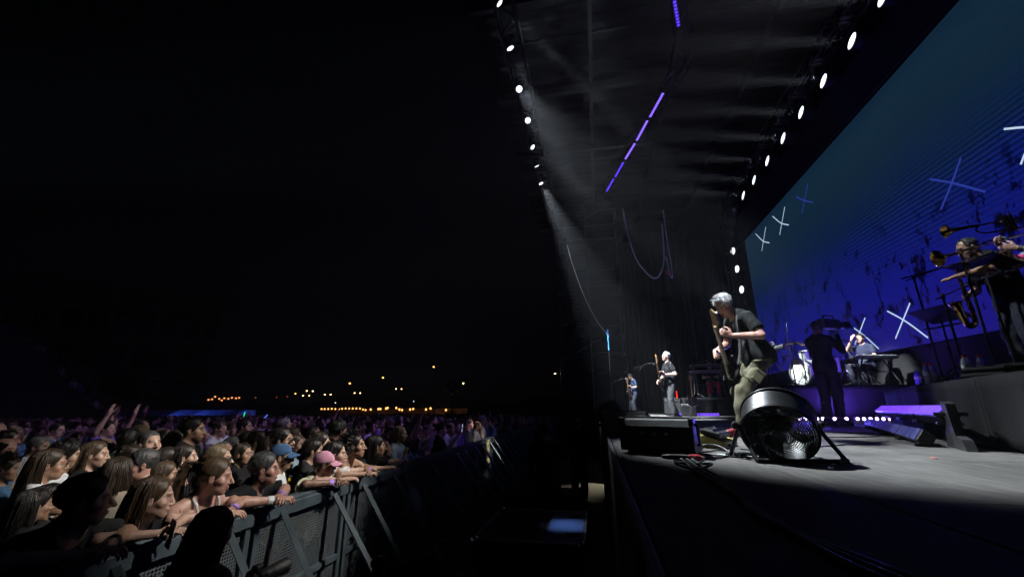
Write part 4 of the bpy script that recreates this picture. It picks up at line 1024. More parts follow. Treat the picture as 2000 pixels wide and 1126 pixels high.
def guitar(M, label, bodycol, L=1.0, cat='guitar', name='electric_guitar', woodcol=(.45, .28, .12)):
    """neck along +z, face along +y"""
    t = thing(name, label, cat); t.matrix_world = M; s = L
    out = [(-.02, -.21), (.06, -.22), (.13, -.19), (.165, -.12), (.155, -.05), (.125, 0), (.13, .06), (.15, .12), (.13, .175), (.10, .17), (.07, .11), (.03, .09), (-.03, .09), (-.07, .12), (-.10, .21), (-.14, .22), (-.15, .17), (-.135, .08), (-.125, .01), (-.15, -.06), (-.165, -.12), (-.13, -.19)]
    Mx = Matrix(((1, 0, 0, 0), (0, 0, 1, -.022), (0, 1, 0, 0), (0, 0, 0, 1)))
    bd = MB().prism([(x * s, z * s) for x, z in out], .044, Mx).build('guitar_body', mat(name + '_lacquer_' + str(len(bpy.data.materials)), bodycol, .22, var=.08, spec=.6), t)
    bv = bd.modifiers.new('b', 'BEVEL'); bv.width = .009; bv.segments = 2; bv.limit_method = 'ANGLE'
    pg = [(x * .82 - .01, z * .78 - .01) for x, z in out if z < .12]; MB().prism(pg, .003, Matrix(((1, 0, 0, 0), (0, 0, 1, .0225), (0, 1, 0, 0), (0, 0, 0, 1)))).build('pickguard', BLKP, t)
    WD = mat('maple_%d' % int(woodcol[0] * 100), woodcol, .35, var=.2, scale=20, stretch=(1, 1, .1))
    nl = .50 * s * (1.18 if name == 'bass_guitar' else 1); z0 = .07 * s; MB().box((0, .018, z0 + nl / 2), (.05, .024, nl), .008).build('neck', WD, t)
    MB().box((0, .033, z0 + nl / 2), (.046, .006, nl * .99), .001).build('fretboard', mat('maple_light', (.5, .34, .17), .4, var=.15, scale=30), t)
    hd = [(-.026, 0), (.026, 0), (.04, .05), (.035, .19), (.0, .21), (-.045, .17), (-.05, .06)]; h = MB().prism(hd, .016, Matrix(((1, 0, 0, 0), (0, 0, 1, .004), (0, 1, 0, z0 + nl), (0, 0, 0, 1)))).build('headstock', WD, t)
    for k in range(6 if name != 'bass_guitar' else 4):
        sp = .026 if name != 'bass_guitar' else .04
        MB().cyl((-.045, .012, z0 + nl + .04 + sp * k), (-.075, .012, z0 + nl + .04 + sp * k), .005, n=8).lathe([(.0001, 0), (.011, .003), (.011, .012), (.0001, .016)], 8, (-.072, .012, z0 + nl + .04 + sp * k), (-1, 0, 0)).build('tuning_peg', CHROME, h, True)
    for z in (-.06, .0, .06): MB().box((0, .027, z * s), (.085, .012, .03), .004).build('pickup', BLKP, t)
    MB().box((0, .028, -.11 * s), (.08, .014, .04), .004).build('bridge', CHROME, t); st = MB()
    for k in range(6 if name != 'bass_guitar' else 4): x = -.018 + .036 * k / (5 if name != 'bass_guitar' else 3); st.tube([(x * 1.3, .042, -.11 * s), (x, .040, z0 + nl + .03)], .0009, 3)
    st.build('strings', CHROME, t)
    for k in range(3): MB().lathe([(.012, 0), (.011, .014), (.0001, .015)], 10, (.09 + .02 * k, .022, -.08 - .04 * k), (0, 1, 0)).build('knob', CHROME, t, True)
    return t
def guitar_stand(loc, rz, label, col):
    t = thing('guitar_stand', 'folding floor stand holding the ' + label, 'stand', loc, rz)
    for s in (-1, 1): MB().tube([(0, .05, .55), (s * .16, -.14, .02)], .010, 6).build('leg', BLK, t); MB().tube([(s * .05, -.02, .3), (s * .08, -.12, .28)], .008, 6).build('cradle_arm', BLK, t)
    MB().tube([(0, .05, .55), (0, .24, .02)], .010, 6).build('leg', BLK, t)
    M = Matrix.Translation(Vector(loc) + Vector((0, 0, .52))) @ Matrix.Rotation(rz + math.pi, 4, 'Z') @ Matrix.Rotation(.2, 4, 'X') @ Matrix.Translation((0, .1, 0)); guitar(M, label, col)
guitar_stand((3.0, 14.4, S), R(-10), 'dark guitar on a stand left of the far keyboards', (.02, .015, .012))
# floor light bars
LED = mat('violet_bar_glow', (.05, .05, .06), .35, emit=(.17, .05, 1.0), estr=1.3); LEDW = mat('violet_white_glow', (.05, .05, .06), .35, emit=(.60, .45, 1.0), estr=8.0)
LEDR = mat('violet_bar_reflection', (.05, .06, .12), .25, emit=(.14, .11, .75), estr=.16)  # weak emission stands in for the reflection on the unlit lower bars
def light_bar(a, b, label, n, mt, kind='round', tilt=0.0, z=S, hgt=.09):
    a = np.array([*a, z]); b = np.array([*b, z]); L = np.linalg.norm(b - a); ang = math.atan2(b[1] - a[1], b[0] - a[0])
    t = thing('light_bar', label, 'light bar', tuple(a), ang, 'violet light bars on the deck')
    E = Euler((tilt, 0, 0)); MB().box((L / 2, 0, hgt * .6), (L, .1, hgt), .01, rot=E).build('housing', BLK, t)
    for s in (.04, .96): MB().box((L * s, 0, .012), (.05, .16, .024), .004).build('foot', BLK, t)
    if kind == 'round':
        me = MB().lathe([(.036, 0), (.034, .008), (.0001, .02)], 14, (0, 0, 0), (0, -1, 0), caps=False).mesh('lens', True)
        for i in range(n): q = obj('lens', me, mt, t); setmat(q, mt); q.location = (L * (i + .5) / n, -.052, hgt * .62)
    else:
        for i in range(n):
            me = MB().box((0, 0, 0), (L / n * .86, .008, hgt * .92), .003).mesh('diffuser'); q = obj('diffuser', me, mt, t); q.location = Vector((L * (i + .5) / n, 0, hgt * .6)) + E.to_matrix() @ Vector((0, -.055, 0)); q.rotation_euler = E
    return t
light_bar((4.35, 10.72), (5.45, 10.84), 'row of round violet lamps at the foot of the drum riser, left half', 9, LEDW)
light_bar((5.55, 10.85), (6.35, 10.95), 'row of round violet lamps at the foot of the drum riser, right half', 6, LEDW)
light_bar((2.72, 15.5), (4.05, 15.72), 'violet light bar lying before the far keyboard riser', 12, LED, 'flat')
A = np.array([4.28, 7.55]); B = np.array([2.80, 4.10]); dd = (B - A) / np.linalg.norm(B - A); nn = np.array([dd[1], -dd[0]])
for k in range(4):
    p = A + (B - A) * k / 4; q = A + (B - A) * (k + .94) / 4
    light_bar(tuple(p), tuple(q), 'violet light bar before the horn riser, upper row, %s from the drums' % ORD[k], 12, LED, 'flat', R(-50), S + .17, .13)
    p2, q2 = p + nn * .17, q + nn * .17
    light_bar(tuple(p2), tuple(q2), 'dim light bar before the horn riser, lower row, %s from the drums' % ORD[k], 4, LEDR, 'flat', R(-35), S + .0, .11)
# bracket at the end of the bars
t = thing('bar_bracket', 'black shaped end bracket carrying the light bars', 'bracket', (B[0], B[1], S), math.atan2(dd[1], dd[0]))
MB().prism([(-.25, 0), (.28, 0), (.22, .08), (.08, .1), (.05, .2), (.02, .34), (-.12, .36), (-.1, .2), (-.2, .1)], .06, Matrix(((1, 0, 0, .05), (0, 0, 1, -.03), (0, 1, 0, 0), (0, 0, 0, 1)))).build('bracket_plate', BLKP, t); MB().cyl((.0, -.1, .26), (0, .1, .26), .015).build('bolt', BLK, t)
# violet and blue light thrown by those bars
spot((5.3, 10.6, S + .12), (5.5, 11.1, S + 1.0), 520, 150, .9, (.16, .06, 1.0), .2); spot((4.6, 10.4, S + .15), (4.4, 8.6, S + 1.0), 420, 120, .9, BLUE, .3)
spot((3.4, 15.3, S + .15), (3.4, 15.0, S + 1.5), 60, 140, .9, PURP, .2)
spot((3.45, 5.75, S + .36), (3.9, 8.3, S + 1.0), 170, 120, .9, (.2, .08, 1.0), .3)

# ------------------------------------------------------------------ drum riser and kit
cloth_box('riser', 'black cloth covered drum riser behind the violet lamps', [(4.25, 10.98), (7.35, 11.2), (7.35, 13.9), (4.25, 13.7)], S, S + .80)
DZ = S + .80; DRW = mat('drum_shell', (.55, .6, .62), .18, .5, var=.15, scale=4); HEADM = mat('drum_head', (.68, .69, .66), .45, var=.05, scale=6)
kt = thing('drum_kit', 'drum kit with a crest and letter G on the bass drum head', 'drum kit', (4.98, 11.5, DZ), 0)
bn = np.array([-.93, -.36, 0]); br = .31; bc = np.array([0, 0, br + .03])
MB().lathe([(br, -.40), (br * 1.0, 0)], 32, bc, bn).build('bass_drum', DRW, kt, True)
MB().lathe([(br * 1.05, -.03), (br * 1.06, .0), (br * 1.05, .03), (br * .97, .035), (br * .96, .01)], 32, bc, bn, caps=False).build('hoop', mat('drum_hoop', (.5, .5, .5), .3, .6), kt, True)
hd = MB().lathe([(br * .975, .006), (.0001, .012)], 32, bc, bn, caps=False).build('bass_drum_head', HEADM, kt, True)
dn, du, dv = frame_of(bn); rt = np.cross(bn, [0, 0, 1]) * -1; upv = np.array([0, 0, 1.])
INK = mat('drum_ink', (.02, .02, .022), .5); INKW = mat('drum_ink_white', (.65, .66, .63), .5)
def on_head(pl, off, w, m, nm, closed=True):
    pts = [bc + bn * (.013 + off) + rt * x + upv * y for x, y in pl]; MB().tube(bez(pts + ([pts[0]] if closed else []), 60), w, 4).build(nm, m, hd)
sh = [(-.13, .14), (-.07, .12), (0, .17), (.07, .12), (.13, .14), (.115, .06), (.14, -.02), (.11, -.10), (.0, -.17), (-.11, -.10), (-.14, -.02), (-.115, .06)]
on_head(sh, .0, .006, INK, 'crest_outline'); on_head([(x * .8, y * .8) for x, y in sh], .0, .003, INK, 'crest_outline')
on_head([(-.06, .2), (-.075, .25), (-.035, .225), (0, .26), (.035, .225), (.075, .25), (.06, .2)], 0, .005, INK, 'crest_crown')
on_head([(.05, .045), (.01, .07), (-.04, .045), (-.055, 0), (-.04, -.05), (.01, -.07), (.05, -.045), (.052, -.005), (.015, -.005)], .002, .008, INK, 'letter_g', False)
# black port with a microphone, lower right
MB().lathe([(.055, .014), (.05, .018), (.0001, .016)], 20, bc + rt * .11 - upv * .14, bn, caps=False).build('port_hole', INK, kt, True)
for s in (-1, 1): MB().tube([bc + rt * s * br * .9 - bn * .2, bc + rt * s * br * 1.35 - bn * .1 - upv * (br + .0)], .01, 6).build('spur', CHROME, kt)
for k in range(8):
    a = 2 * math.pi * (k + .5) / 8; p = bc + br * 1.03 * (math.cos(a) * du + math.sin(a) * dv); MB().tube([p + bn * .03, p - bn * .12], .006, 5).build('tension_rod', CHROME, kt)
def drum(c, r, h, ax, nm):
    d_ = MB().lathe([(r, 0), (r, h)], 24, c, ax).build(nm, DRW, kt, True)
    MB().lathe([(r * 1.04, h - .02), (r * 1.05, h + .006), (r * .98, h + .008), (r * .97, h - .004)], 24, c, ax, caps=False).build('hoop', CHROME, d_, True)
    MB().lathe([(r * .98, h + .001), (.0001, h + .002)], 24, c, ax, caps=False).build('drum_head', HEADM, d_, True)
drum((.25, .1, .66), .16, .2, (-.15, -.1, 1), 'rack_tom'); drum((.62, -.1, .30), .2, .36, (0, 0, 1), 'floor_tom'); drum((.55, .55, .45), .18, .14, (-.05, -.1, 1), 'snare_drum')
for x, y in ((.62, -.1), (.55, .55)):
    for k in range(3): a = 2.094 * k; MB().tube([(x + .17 * math.cos(a), y + .17 * math.sin(a), .5), (x + .2 * math.cos(a), y + .2 * math.sin(a), .0)], .008, 5).build('drum_leg', CHROME, kt)
for (x, y, z, r, tx) in ((-.02, -.25, 1.0, .24, .25), (.15, .55, 1.12, .22, -.2), (.8, -.35, 1.05, .25, .15), (.1, .85, .82, .17, 0)):
    c_ = MB().lathe([(.0001, .022), (.03, .02), (.045, .008), (r * .9, -.006), (r, -.012)], 28, (x, y, z), (tx, -.12, 1), caps=False).build('cymbal', mat('cymbal_brass', (.42, .33, .14), .25, .95, var=.2, scale=5), kt, True)
    MB().tube([(x, y, z), (x + .02, y + .03, .55), (x + .02, y + .03, .08)], .010, 6).build('cymbal_pole', CHROME, c_)
    for k in range(3): a = 2.094 * k + x; MB().tube([(x + .02, y + .03, .35), (x + .25 * math.cos(a), y + .25 * math.sin(a), .01)], .008, 5).build('cymbal_leg', CHROME, c_)
mic_stand((4.75, 11.35, DZ), 1.35, R(60), .3, 'tall microphone stand rising beside the cymbals', -.9)
mic_stand((6.25, 11.6, DZ), 1.05, R(130), .42, 'microphone boom in front of the singing musician behind the drums', -.1)
keyboard((6.75, 11.75, DZ), R(12), 1.0, 'single keyboard on a stand beside the singing musician', 1, .68)
mic_stand((7.0, 12.4, DZ), 1.3, R(170), .6, 'thin boom stand against the blue wall behind the keyboard', .0)
# camera on tripod at the side of the drum riser
def tripod_camera(loc, rz, h, label, sc=1.0, cat='camera'):
    t = thing('tripod_camera', label, cat, loc, rz)
    for k in range(3):
        a = R(90) + 2.094 * k; l = MB(); e = (.42 * sc * math.cos(a), .42 * sc * math.sin(a), .01); l.tube([(.03 * math.cos(a), .03 * math.sin(a), h), tuple(np.array(e) * .5 + np.array([0, 0, h * .5]))], .019, 6); l.tube([tuple(np.array(e) * .5 + np.array([0, 0, h * .5])), e], .013, 6); l.build('leg', BLK, t)
    MB().tube([(.13, 0, h * .4), (-.08, .12, h * .4), (-.08, -.12, h * .4)], .008, 5, closed=True).build('spreader', BLK, t)
    MB().box((0, 0, h + .05), (.12, .12, .1), .02).build('pan_head', BLKP, t); MB().tube([(0, .05, h + .05), (.1, .4, h - .1)], .009, 6).build('pan_handle', BLK, t)
    c = MB().box((0, .02, h + .21), (.14, .38, .2), .02).build('camera_body', BLKP, t); MB().lathe([(.055, 0), (.06, .03), (.062, .2), (.075, .22), (.075, .3)], 16, (0, -.17, h + .21), (0, -1, 0)).build('lens', BLKP, c, True)
    MB().box((-.11, .05, h + .27), (.09, .12, .08), .01).build('viewfinder', BLKP, c); MB().tube([(0, .16, h + .31), (0, .12, h + .38), (0, -.1, h + .38), (0, -.14, h + .31)], .013, 6).build('handle', BLKP, c); return t
tripod_camera((4.55, 11.9, DZ), R(20), .75, 'television camera on a tripod standing left of the bass drum')

# ------------------------------------------------------------------ horn riser
HP = [(3.02, 4.02), (4.40, 7.55), (7.3, 7.5), (7.2, 1.5), (2.3, 1.6)]
HZ = S + .55
cloth_box('riser', 'riser with hanging dark grey cloth under the horn players', HP[::-1], S, HZ)
def bottle(loc, label, capc=(.6, .02, .03), h=.24, glow=None):
    t = thing('water_bottle', label, 'bottle', loc, group='bottles on the horn riser'); m = mat('bottle_plastic', (.75, .8, .85), .12, spec=.6, trans=.6)
    MB().lathe([(.03, 0), (.034, .01), (.034, h * .3), (.031, h * .36), (.034, h * .42), (.034, h * .66), (.026, h * .82), (.014, h * .9), (.014, h * .95)], 14).build('bottle_body', m if glow is None else glow, t, True)  # glow only swaps the body material
    MB().lathe([(.016, h * .93), (.017, h * .95), (.017, h * 1.02), (.0001, h * 1.03)], 12).build('bottle_cap', mat('cap_red' if capc[0] > .3 else 'cap_blue', capc, .4), t, True)
    MB().lathe([(.0346, h * .44), (.0346, h * .62)], 14, caps=False).build('bottle_label', mat('label_white', (.7, .72, .75), .5), t, True)
for i, (x, y) in enumerate(((3.72, 5.62), (3.82, 5.68), (3.46, 4.72), (3.53, 4.80), (3.60, 4.74))):
    bottle((x, y, HZ), ['red capped water bottle on the riser, first of the far pair', 'red capped water bottle on the riser, second of the far pair', 'red capped water bottle on the riser, first of the near three', 'red capped water bottle on the riser, second of the near three', 'red capped water bottle on the riser, third of the near three'][i])
bottle((3.70, 5.74, HZ), 'small bottle glowing violet beside the red capped bottles', (.05, .05, .3), .17, mat('bottle_violet', (.2, .15, .7), .2, spec=.6))  # violet body in place of clear plastic, without emission
t = thing('folded_towel', 'dark folded towel lying on the riser edge beside the bottles', 'towel', (3.5, 4.45, HZ), R(20))
for k in range(2): MB().box((0, 0, .03 + .05 * k), (.42 - .03 * k, .34, .048), .02).build('towel_fold', CLOTH, t)
t = thing('bench', 'black bench on the horn riser by the frame edge', 'bench', (3.75, 4.0, HZ)); MB().box((0, 0, .10), (.6, .9, .05), .02).build('seat', CLOTH, t)
for sx in (-1, 1):
    for sy in (-1, 1): MB().cyl((sx * .25, sy * .4, 0), (sx * .25, sy * .4, .08), .02, n=8).build('leg', BLK, t)
mic_stand((4.15, 6.05, HZ), 1.38, R(10), .38, 'tall boom microphone stand at the drum end of the horn riser', -.15)
mic_stand((3.9, 4.98, HZ), 1.36, R(15), .40, 'boom microphone stand in front of the trumpet player', -.15)
mic_stand((3.86, 5.3, HZ), .95, R(25), .42, 'low boom microphone stand aimed at the saxophone', -.3)
def music_stand(loc, rz, h, label, tilt=-.5):
    t = thing('music_stand', label, 'music stand', loc, rz); MB().cyl((0, 0, .1), (0, 0, h), .010, n=8).build('pole', BLK, t)
    for k in range(3): a = 2.094 * k; MB().tube([(0, 0, .22), (.26 * math.cos(a), .26 * math.sin(a), .01)], .008, 6).build('leg', BLK, t)
    E = Euler((tilt, 0, 0)); MB().box((0, 0, h + .03), (.5, .012, .32), .004, rot=E).build('desk', BLKP, t); MB().box((0, -.03, h - .11), (.5, .07, .012), .003).build('ledge', BLKP, t)
music_stand((4.1, 5.75, HZ), R(100), .80, 'black music stand with a tilted desk beside the far microphone stand', -1.1)
music_stand((4.2, 5.15, HZ), R(100), 1.22, 'black music stand with orange clips before the horn players', -1.2)

# ------------------------------------------------------------------ hanging things at the far left of the stage
WCAB = mat('pale_cable', (.8, .8, .8), .5, var=.15)
cable('hanging_cable', [(1.5, 16, 9.8), (1.55, 16, 9.07), (1.8, 16, 7.72), (2.17, 16, 7.01), (2.49, 16, 6.76), (2.74, 16, 7.02), (2.89, 16, 7.64), (2.95, 16, 9)], .028, 'pale cable hanging in a deep loop above the bass player', m=WCAB)
cable('hanging_cable', [(3.05, 16, 9.6), (3.07, 16, 8.27), (3.12, 16, 7.3), (3.12, 16, 6.75), (3.04, 16, 6.9), (2.97, 16, 7.6)], .022, 'pale cable hanging in a narrow loop beside the deep one', m=WCAB)
t = thing('chain_motor', 'small red hook hanging on the narrow cable loop', 'hook', (2.95, 16, 7.0)); MB().lathe([(.02, -.15), (.05, -.1), (.05, .06), (.02, .12)], 10).build('hook_body', mat('hook_red', (.6, .05, .08), .4), t, True); MB().tube(bez([(0, 0, -.14), (.04, 0, -.2), (0, 0, -.26), (-.05, 0, -.22)], 14), .012, 6).build('hook', CHROME, t)
cable('guy_cable', [(-.95, 18, 9.2), (-.75, 18, 8.26), (-.31, 18, 6.78), (.19, 18, 5.6), (.68, 18, 4.87)], .018, 'pale cable slanting down to the top of the slim pole', m=WCAB)
t = thing('slim_pole', 'slim upright pole with a blue top at the far stage edge', 'pole', (.63, 18, S)); MB().cyl((0, 0, .02), (0, 0, 2.6), .022, n=8).build('pole_tube', BLK, t, True); MB().cyl((0, 0, 2.6), (0, 0, 3.5), .026, n=8).build('blue_lit_section', mat('blue_lit_glow', (.05, .25, .7), .4, emit=(.02, .14, .5), estr=.5), t, True)  # blue light on the upper pole put in as colour and emission
MB().lathe([(.25, 0), (.25, .015), (.05, .03)], 16).build('base', BLK, t)
# line array speaker
t = thing('line_array', 'curved column of black loudspeaker boxes hanging beyond the stage', 'speaker', (-1.2, 24, 0)); cx = 0
for k in range(10):
    z = 8.7 - k * .29; a = -.02 - .045 * k; x = -.03 * k * k * .08
    b = MB().box((0, 0, 0), (.55, 1.0, .27), .02).build('speaker_box', mat('speaker_paint', (.15, .15, .16), .4, .2, var=.2), t, loc=(.06 * k * .9 - .15, -.01 * k * k, z), rot=(a, 0, .5))
    MB().box((0, -.505, 0), (.5, .012, .2), .004).build('speaker_grille', mat('grille_steel', (.03, .03, .03)), b)
    for s in (-1, 1): MB().box((s * .283, 0, 0), (.012, .5, .1), .003).build('rigging_plate', ALU, b)
MB().tube([(-.1, 0, 12.8), (-.1, 0, 8.85)], .03, 6).build('hanging_chain', BLK, t)
# scaffold side wing
SCF = mat('scaffold_steel', (.06, .06, .062), .45, .7, var=.3, scale=6)
t = thing('scaffold_wing', 'scaffold tower of crossing tubes at the far end of the roof', 'scaffold', (0, 0, 0))
for x in (-1.6, -.1, 1.45):
    for y in (19.6, 21.4): MB().cyl((x, y, .05), (x, y, 12.4), .035, n=6).build('upright', SCF, t)
for z in np.arange(3.6, 12.4, .8):
    for y in (19.6, 21.4): MB().cyl((-1.6, y, z), (1.45, y, z), .024, n=5).build('ledger', SCF, t)
    for x in (-1.6, -.1, 1.45): MB().cyl((x, 19.6, z), (x, 21.4, z), .024, n=5).build('ledger', SCF, t)
for k, z in enumerate(np.arange(4.0, 12.0, 1.6)): MB().cyl((-1.6, 19.55, z), (1.45, 19.55, z + 1.6), .022, n=5).build('diagonal_brace', SCF, t)
# ------------------------------------------------------------------ people
_PM = {}
def person(label, loc, rz, P, f, skin='tan', hair=('short', 'dark'), shirt=('tee', 'black', (.014, .014, .016)), trous=('jeans', (.03, .035, .05)),
           shoes=None, scale=1.0, key=None, glasses=None, cap=None, hq=0, group=None, lit=None, name='person'):
    global _CAP, _GL
    res = [(.0095, .022, .011), (.0065, .016, .0075), (.0052, .012, .006)][hq]
    k0 = key or ('u', len(_PM))
    if k0 not in _PM: _PM[k0] = {'skin': build_skin('person', P, f, *res), 'P': P}
    d = _PM[k0]; me, H = d['skin']; P = d['P']
    o = bpy.data.objects.new(name, me); link(o); setmat(o, skin_mat('skin_' + skin, SKINS[skin])); o.location = loc; o.rotation_euler = (0, 0, rz); o.scale = (scale,) * 3
    tag(o, label, 'person', group); he = Matrix(H).to_euler()
    hs = f.get('hs', 1.0); hw = f.get('w', 1.0)
    def onhead(nm, mesh, m, z=0, parent=o, k=1.0):
        c = bpy.data.objects.new(nm, mesh); link(c, parent); setmat(c, m); c.location = P['head']; c.rotation_euler = he; c.scale = (hs * hw * k, hs * k, hs * k); return c
    if hair: onhead('hair', hair_for(hair[0]), hair_mat(hair[1]))
    if shirt:
        ks = 'shirt_' + shirt[0] + str(f.get('vneck', 0))
        if ks not in d: d[ks] = build_shirt('shirt', P, f, shirt[0], [.02, .013, .0105][hq], seed=len(_PM), wr=.0035 + .001 * hq)
        c = bpy.data.objects.new('top' if f.get('fem') else 'shirt', d[ks]); link(c, o); setmat(c, cloth_mat(shirt[1], shirt[2]))
    if trous:
        kt_ = 'tr' + ('s' if len(trous) > 2 else '')
        if kt_ not in d: d[kt_] = build_trousers('trousers', P, f, [.024, .018, .0125][hq], shorts=len(trous) > 2, loose=f.get('baggy', .018 if hq else .028), wr=.004 + .002 * (hq == 2))
        c = bpy.data.objects.new('trousers', d[kt_]); link(c, o); setmat(c, cloth_mat('tr_' + trous[0], trous[1]))
    if shoes:
        for sd in 'RL':
            if 'shoe' + sd not in d: d['shoe' + sd] = build_shoes('shoe', P, sd)
            c = bpy.data.objects.new('shoe', d['shoe' + sd]); link(c, o); setmat(c, mat('shoe_' + shoes[0], shoes[1], .5, var=.2))
    if cap:
        if _CAP is None: _CAP = cap_mesh()
        m = cloth_mat('cap_' + cap[0], cap[1]); c = onhead('cap', _CAP[0], m)
        v = bpy.data.objects.new('cap_visor', _CAP[1]); link(v, c); setmat(v, m)
    if glasses:
        if _GL is None: _GL = glasses_meshes()
        g = onhead('glasses', _GL[0], mat('glasses_black', (.01, .01, .01), .3))
        v = bpy.data.objects.new('glasses_lens', _GL[1]); link(v, g); setmat(v, mat('lens_dark', (.006, .006, .006), .1, spec=.7) if glasses == 'sun' else mat('lens_clear', (.9, .9, .9), .05, alpha=.12))
    return o
def in_person(o, M): return Matrix.Translation(o.location) @ Matrix.Rotation(o.rotation_euler.z, 4, 'Z') @ Matrix.Scale(o.scale[0], 4) @ M
def axes_m(c, z, y):
    z = Vector(z).normalized(); y = Vector(y); y = (y - z * y.dot(z)).normalized(); x = y.cross(z)
    return Matrix(((x[0], y[0], z[0], c[0]), (x[1], y[1], z[1], c[1]), (x[2], y[2], z[2], c[2]), (0, 0, 0, 1)))
def band(o, wr, el, t, label_part, m, r=.033, w=.02):
    """a wristband round the forearm, part of the person"""
    p = wr + (el - wr) * t; d = (wr - el) / np.linalg.norm(wr - el)
    MB().lathe([(r * .98, -w), (r, -w), (r * .97, w), (r * .95, w)], 14, p, d, caps=False).build(label_part, m, o, True)
WB = mat('violet_band', (.42, .22, .85), .5)

# --- front guitarist
def play(bend=1.0, stride=0.0, **k):
    b = bend; d = dict(pel=(0, -.10 * b, .93 - .03 * b), chest=(0, -.05 * b, 1.25 - .02 * b), neck=(0, .03 * b, 1.45 - .02 * b), head=(0, .045 + .105 * b, 1.60 - .055 * b), pitch=-8 - 30 * b, yaw=6,
             shL=(-.185, 0, 1.40 - .02 * b), elL=(-.30, -.07, 1.12), wrL=(-.165, .17, 1.12), hdL=(.15, .75, .35), pnL=(.8, .0, .5), curlL=1.05,
             shR=(.185, .01, 1.40 - .02 * b), elR=(.31, .06, 1.08), wrR=(.09, .27, .97), hdR=(-.6, .5, -.5), pnR=(-.2, -.8, -.2), curlR=.7,
             hipL=(-.1, -.1 * b, .90 - .03 * b), knL=(-.13, .12 * b + .03, .49), anL=(-.14, .06 * b, .09), toL=(-.17, .06 * b + .17, .032),
             hipR=(.1, -.1 * b, .90 - .03 * b), knR=(.15, .10 * b - stride * .3, .48), anR=(.18, -.02 - stride, .09), toR=(.24, .15 - stride, .032))
    d.update(k); return pose(**d)
P1 = play(1.15, .05, roll=-4, yaw=18, pitch=-36, pel=(0, -.15, .885), chest=(0, -.04, 1.195), neck=(0, .085, 1.385), head=(0, .205, 1.50), shL=(-.19, .055, 1.34), shR=(.19, .065, 1.34), hipL=(-.1, -.13, .86), hipR=(.1, -.13, .86), anL=(-.14, .27, .09), toL=(-.17, .45, .032), knL=(-.13, .21, .485), wrL=(-.165, .26, 1.11), elL=(-.31, -.0, 1.09), wrR=(.09, .34, .96))
f1 = dict(bulk=.85, hs=1.04, jaw=1.05, hem=.10, baggy=.028, age=1, beard=.25, bcol=(.9, .9, .92))
o1 = person('grey haired guitarist in black tee and khaki cargo trousers playing beside the fan', (1.80, 5.38, S), R(103), P1, f1, 'ruddy', ('curly_grey', 'white'), ('tee', 'p1black', (.017, .019, .020)), ('khaki', (.125, .118, .075)), ('red', (.42, .035, .04)), 1.0, hq=2, name='person')
for sx in (-1, 1):
    hp, kn = P1['hipL' if sx < 0 else 'hipR'], P1['knL' if sx < 0 else 'knR']; c = hp * .42 + kn * .58; dz = (hp - kn) / np.linalg.norm(hp - kn)
    pm = axes_m(c + np.array([sx * .078, -.02, 0]), dz, (0, 1, 0)); mb = MB().xf(pm); mb.box((0, 0, 0), (.03, .12, .15), .013); mb.box((sx * .005, 0, .062), (.032, .13, .045), .012); mb.build('cargo_pocket', cloth_mat('tr_khaki', (.125, .118, .075)), o1)
    an, to = P1['anL' if sx < 0 else 'anR'], P1['toL' if sx < 0 else 'toR']; hl = an + (an - to) * A3(.5, .5, 0); q = MB(); dd_ = (to - hl) * A3(1, 1, 0); L_ = np.linalg.norm(dd_); dd_ /= L_
    pl = []; 
    for k in range(16):
        a = 2 * math.pi * k / 16; pl.append(((hl + to) / 2 + dd_ * (L_ / 2 + .05) * math.cos(a) + np.array([-dd_[1], dd_[0], 0]) * .05 * math.sin(a))[:2])
    MB().prism([tuple(p) for p in pl], .024, Matrix.Translation((0, 0, 0.001))).build('shoe_sole', mat('sole_white', (.6, .58, .55), .6, var=.2), o1)
g1 = guitar(in_person(o1, axes_m((.03, .23, .74), (-.34, .33, .86), (-.1, .9, -.2))), 'dark electric guitar held upright by the grey haired guitarist', (.015, .013, .012), .98, woodcol=(.42, .27, .12))
st = bez([(-.12, .26, .62), (-.15, .16, .98), (-.13, .16, 1.22), (-.08, .10, 1.40), (.02, -.03, 1.44), (.12, -.16, 1.30), (.18, -.18, 1.05), (.16, .05, .80), (.10, .16, .70)], 40)
Mp = in_person(o1, Matrix()); V = []; Fc = []
for i, p in enumerate(st):
    for s_ in (-1, 1): V.append(Mp @ Vector((p[0] + s_ * .025, p[1] + .004, p[2] + s_ * .006)))
for i in range(len(st) - 1): Fc.append((2 * i, 2 * i + 1, 2 * i + 3, 2 * i + 2))
o = obj('guitar_strap', mesh_from('guitar_strap', V, Fc, True), mat('strap_leather', (.015, .014, .013), .6, var=.2)); o.modifiers.new('s', 'SOLIDIFY').thickness = .004
tag(o, 'black guitar strap over the shoulder of the grey haired guitarist', 'strap')
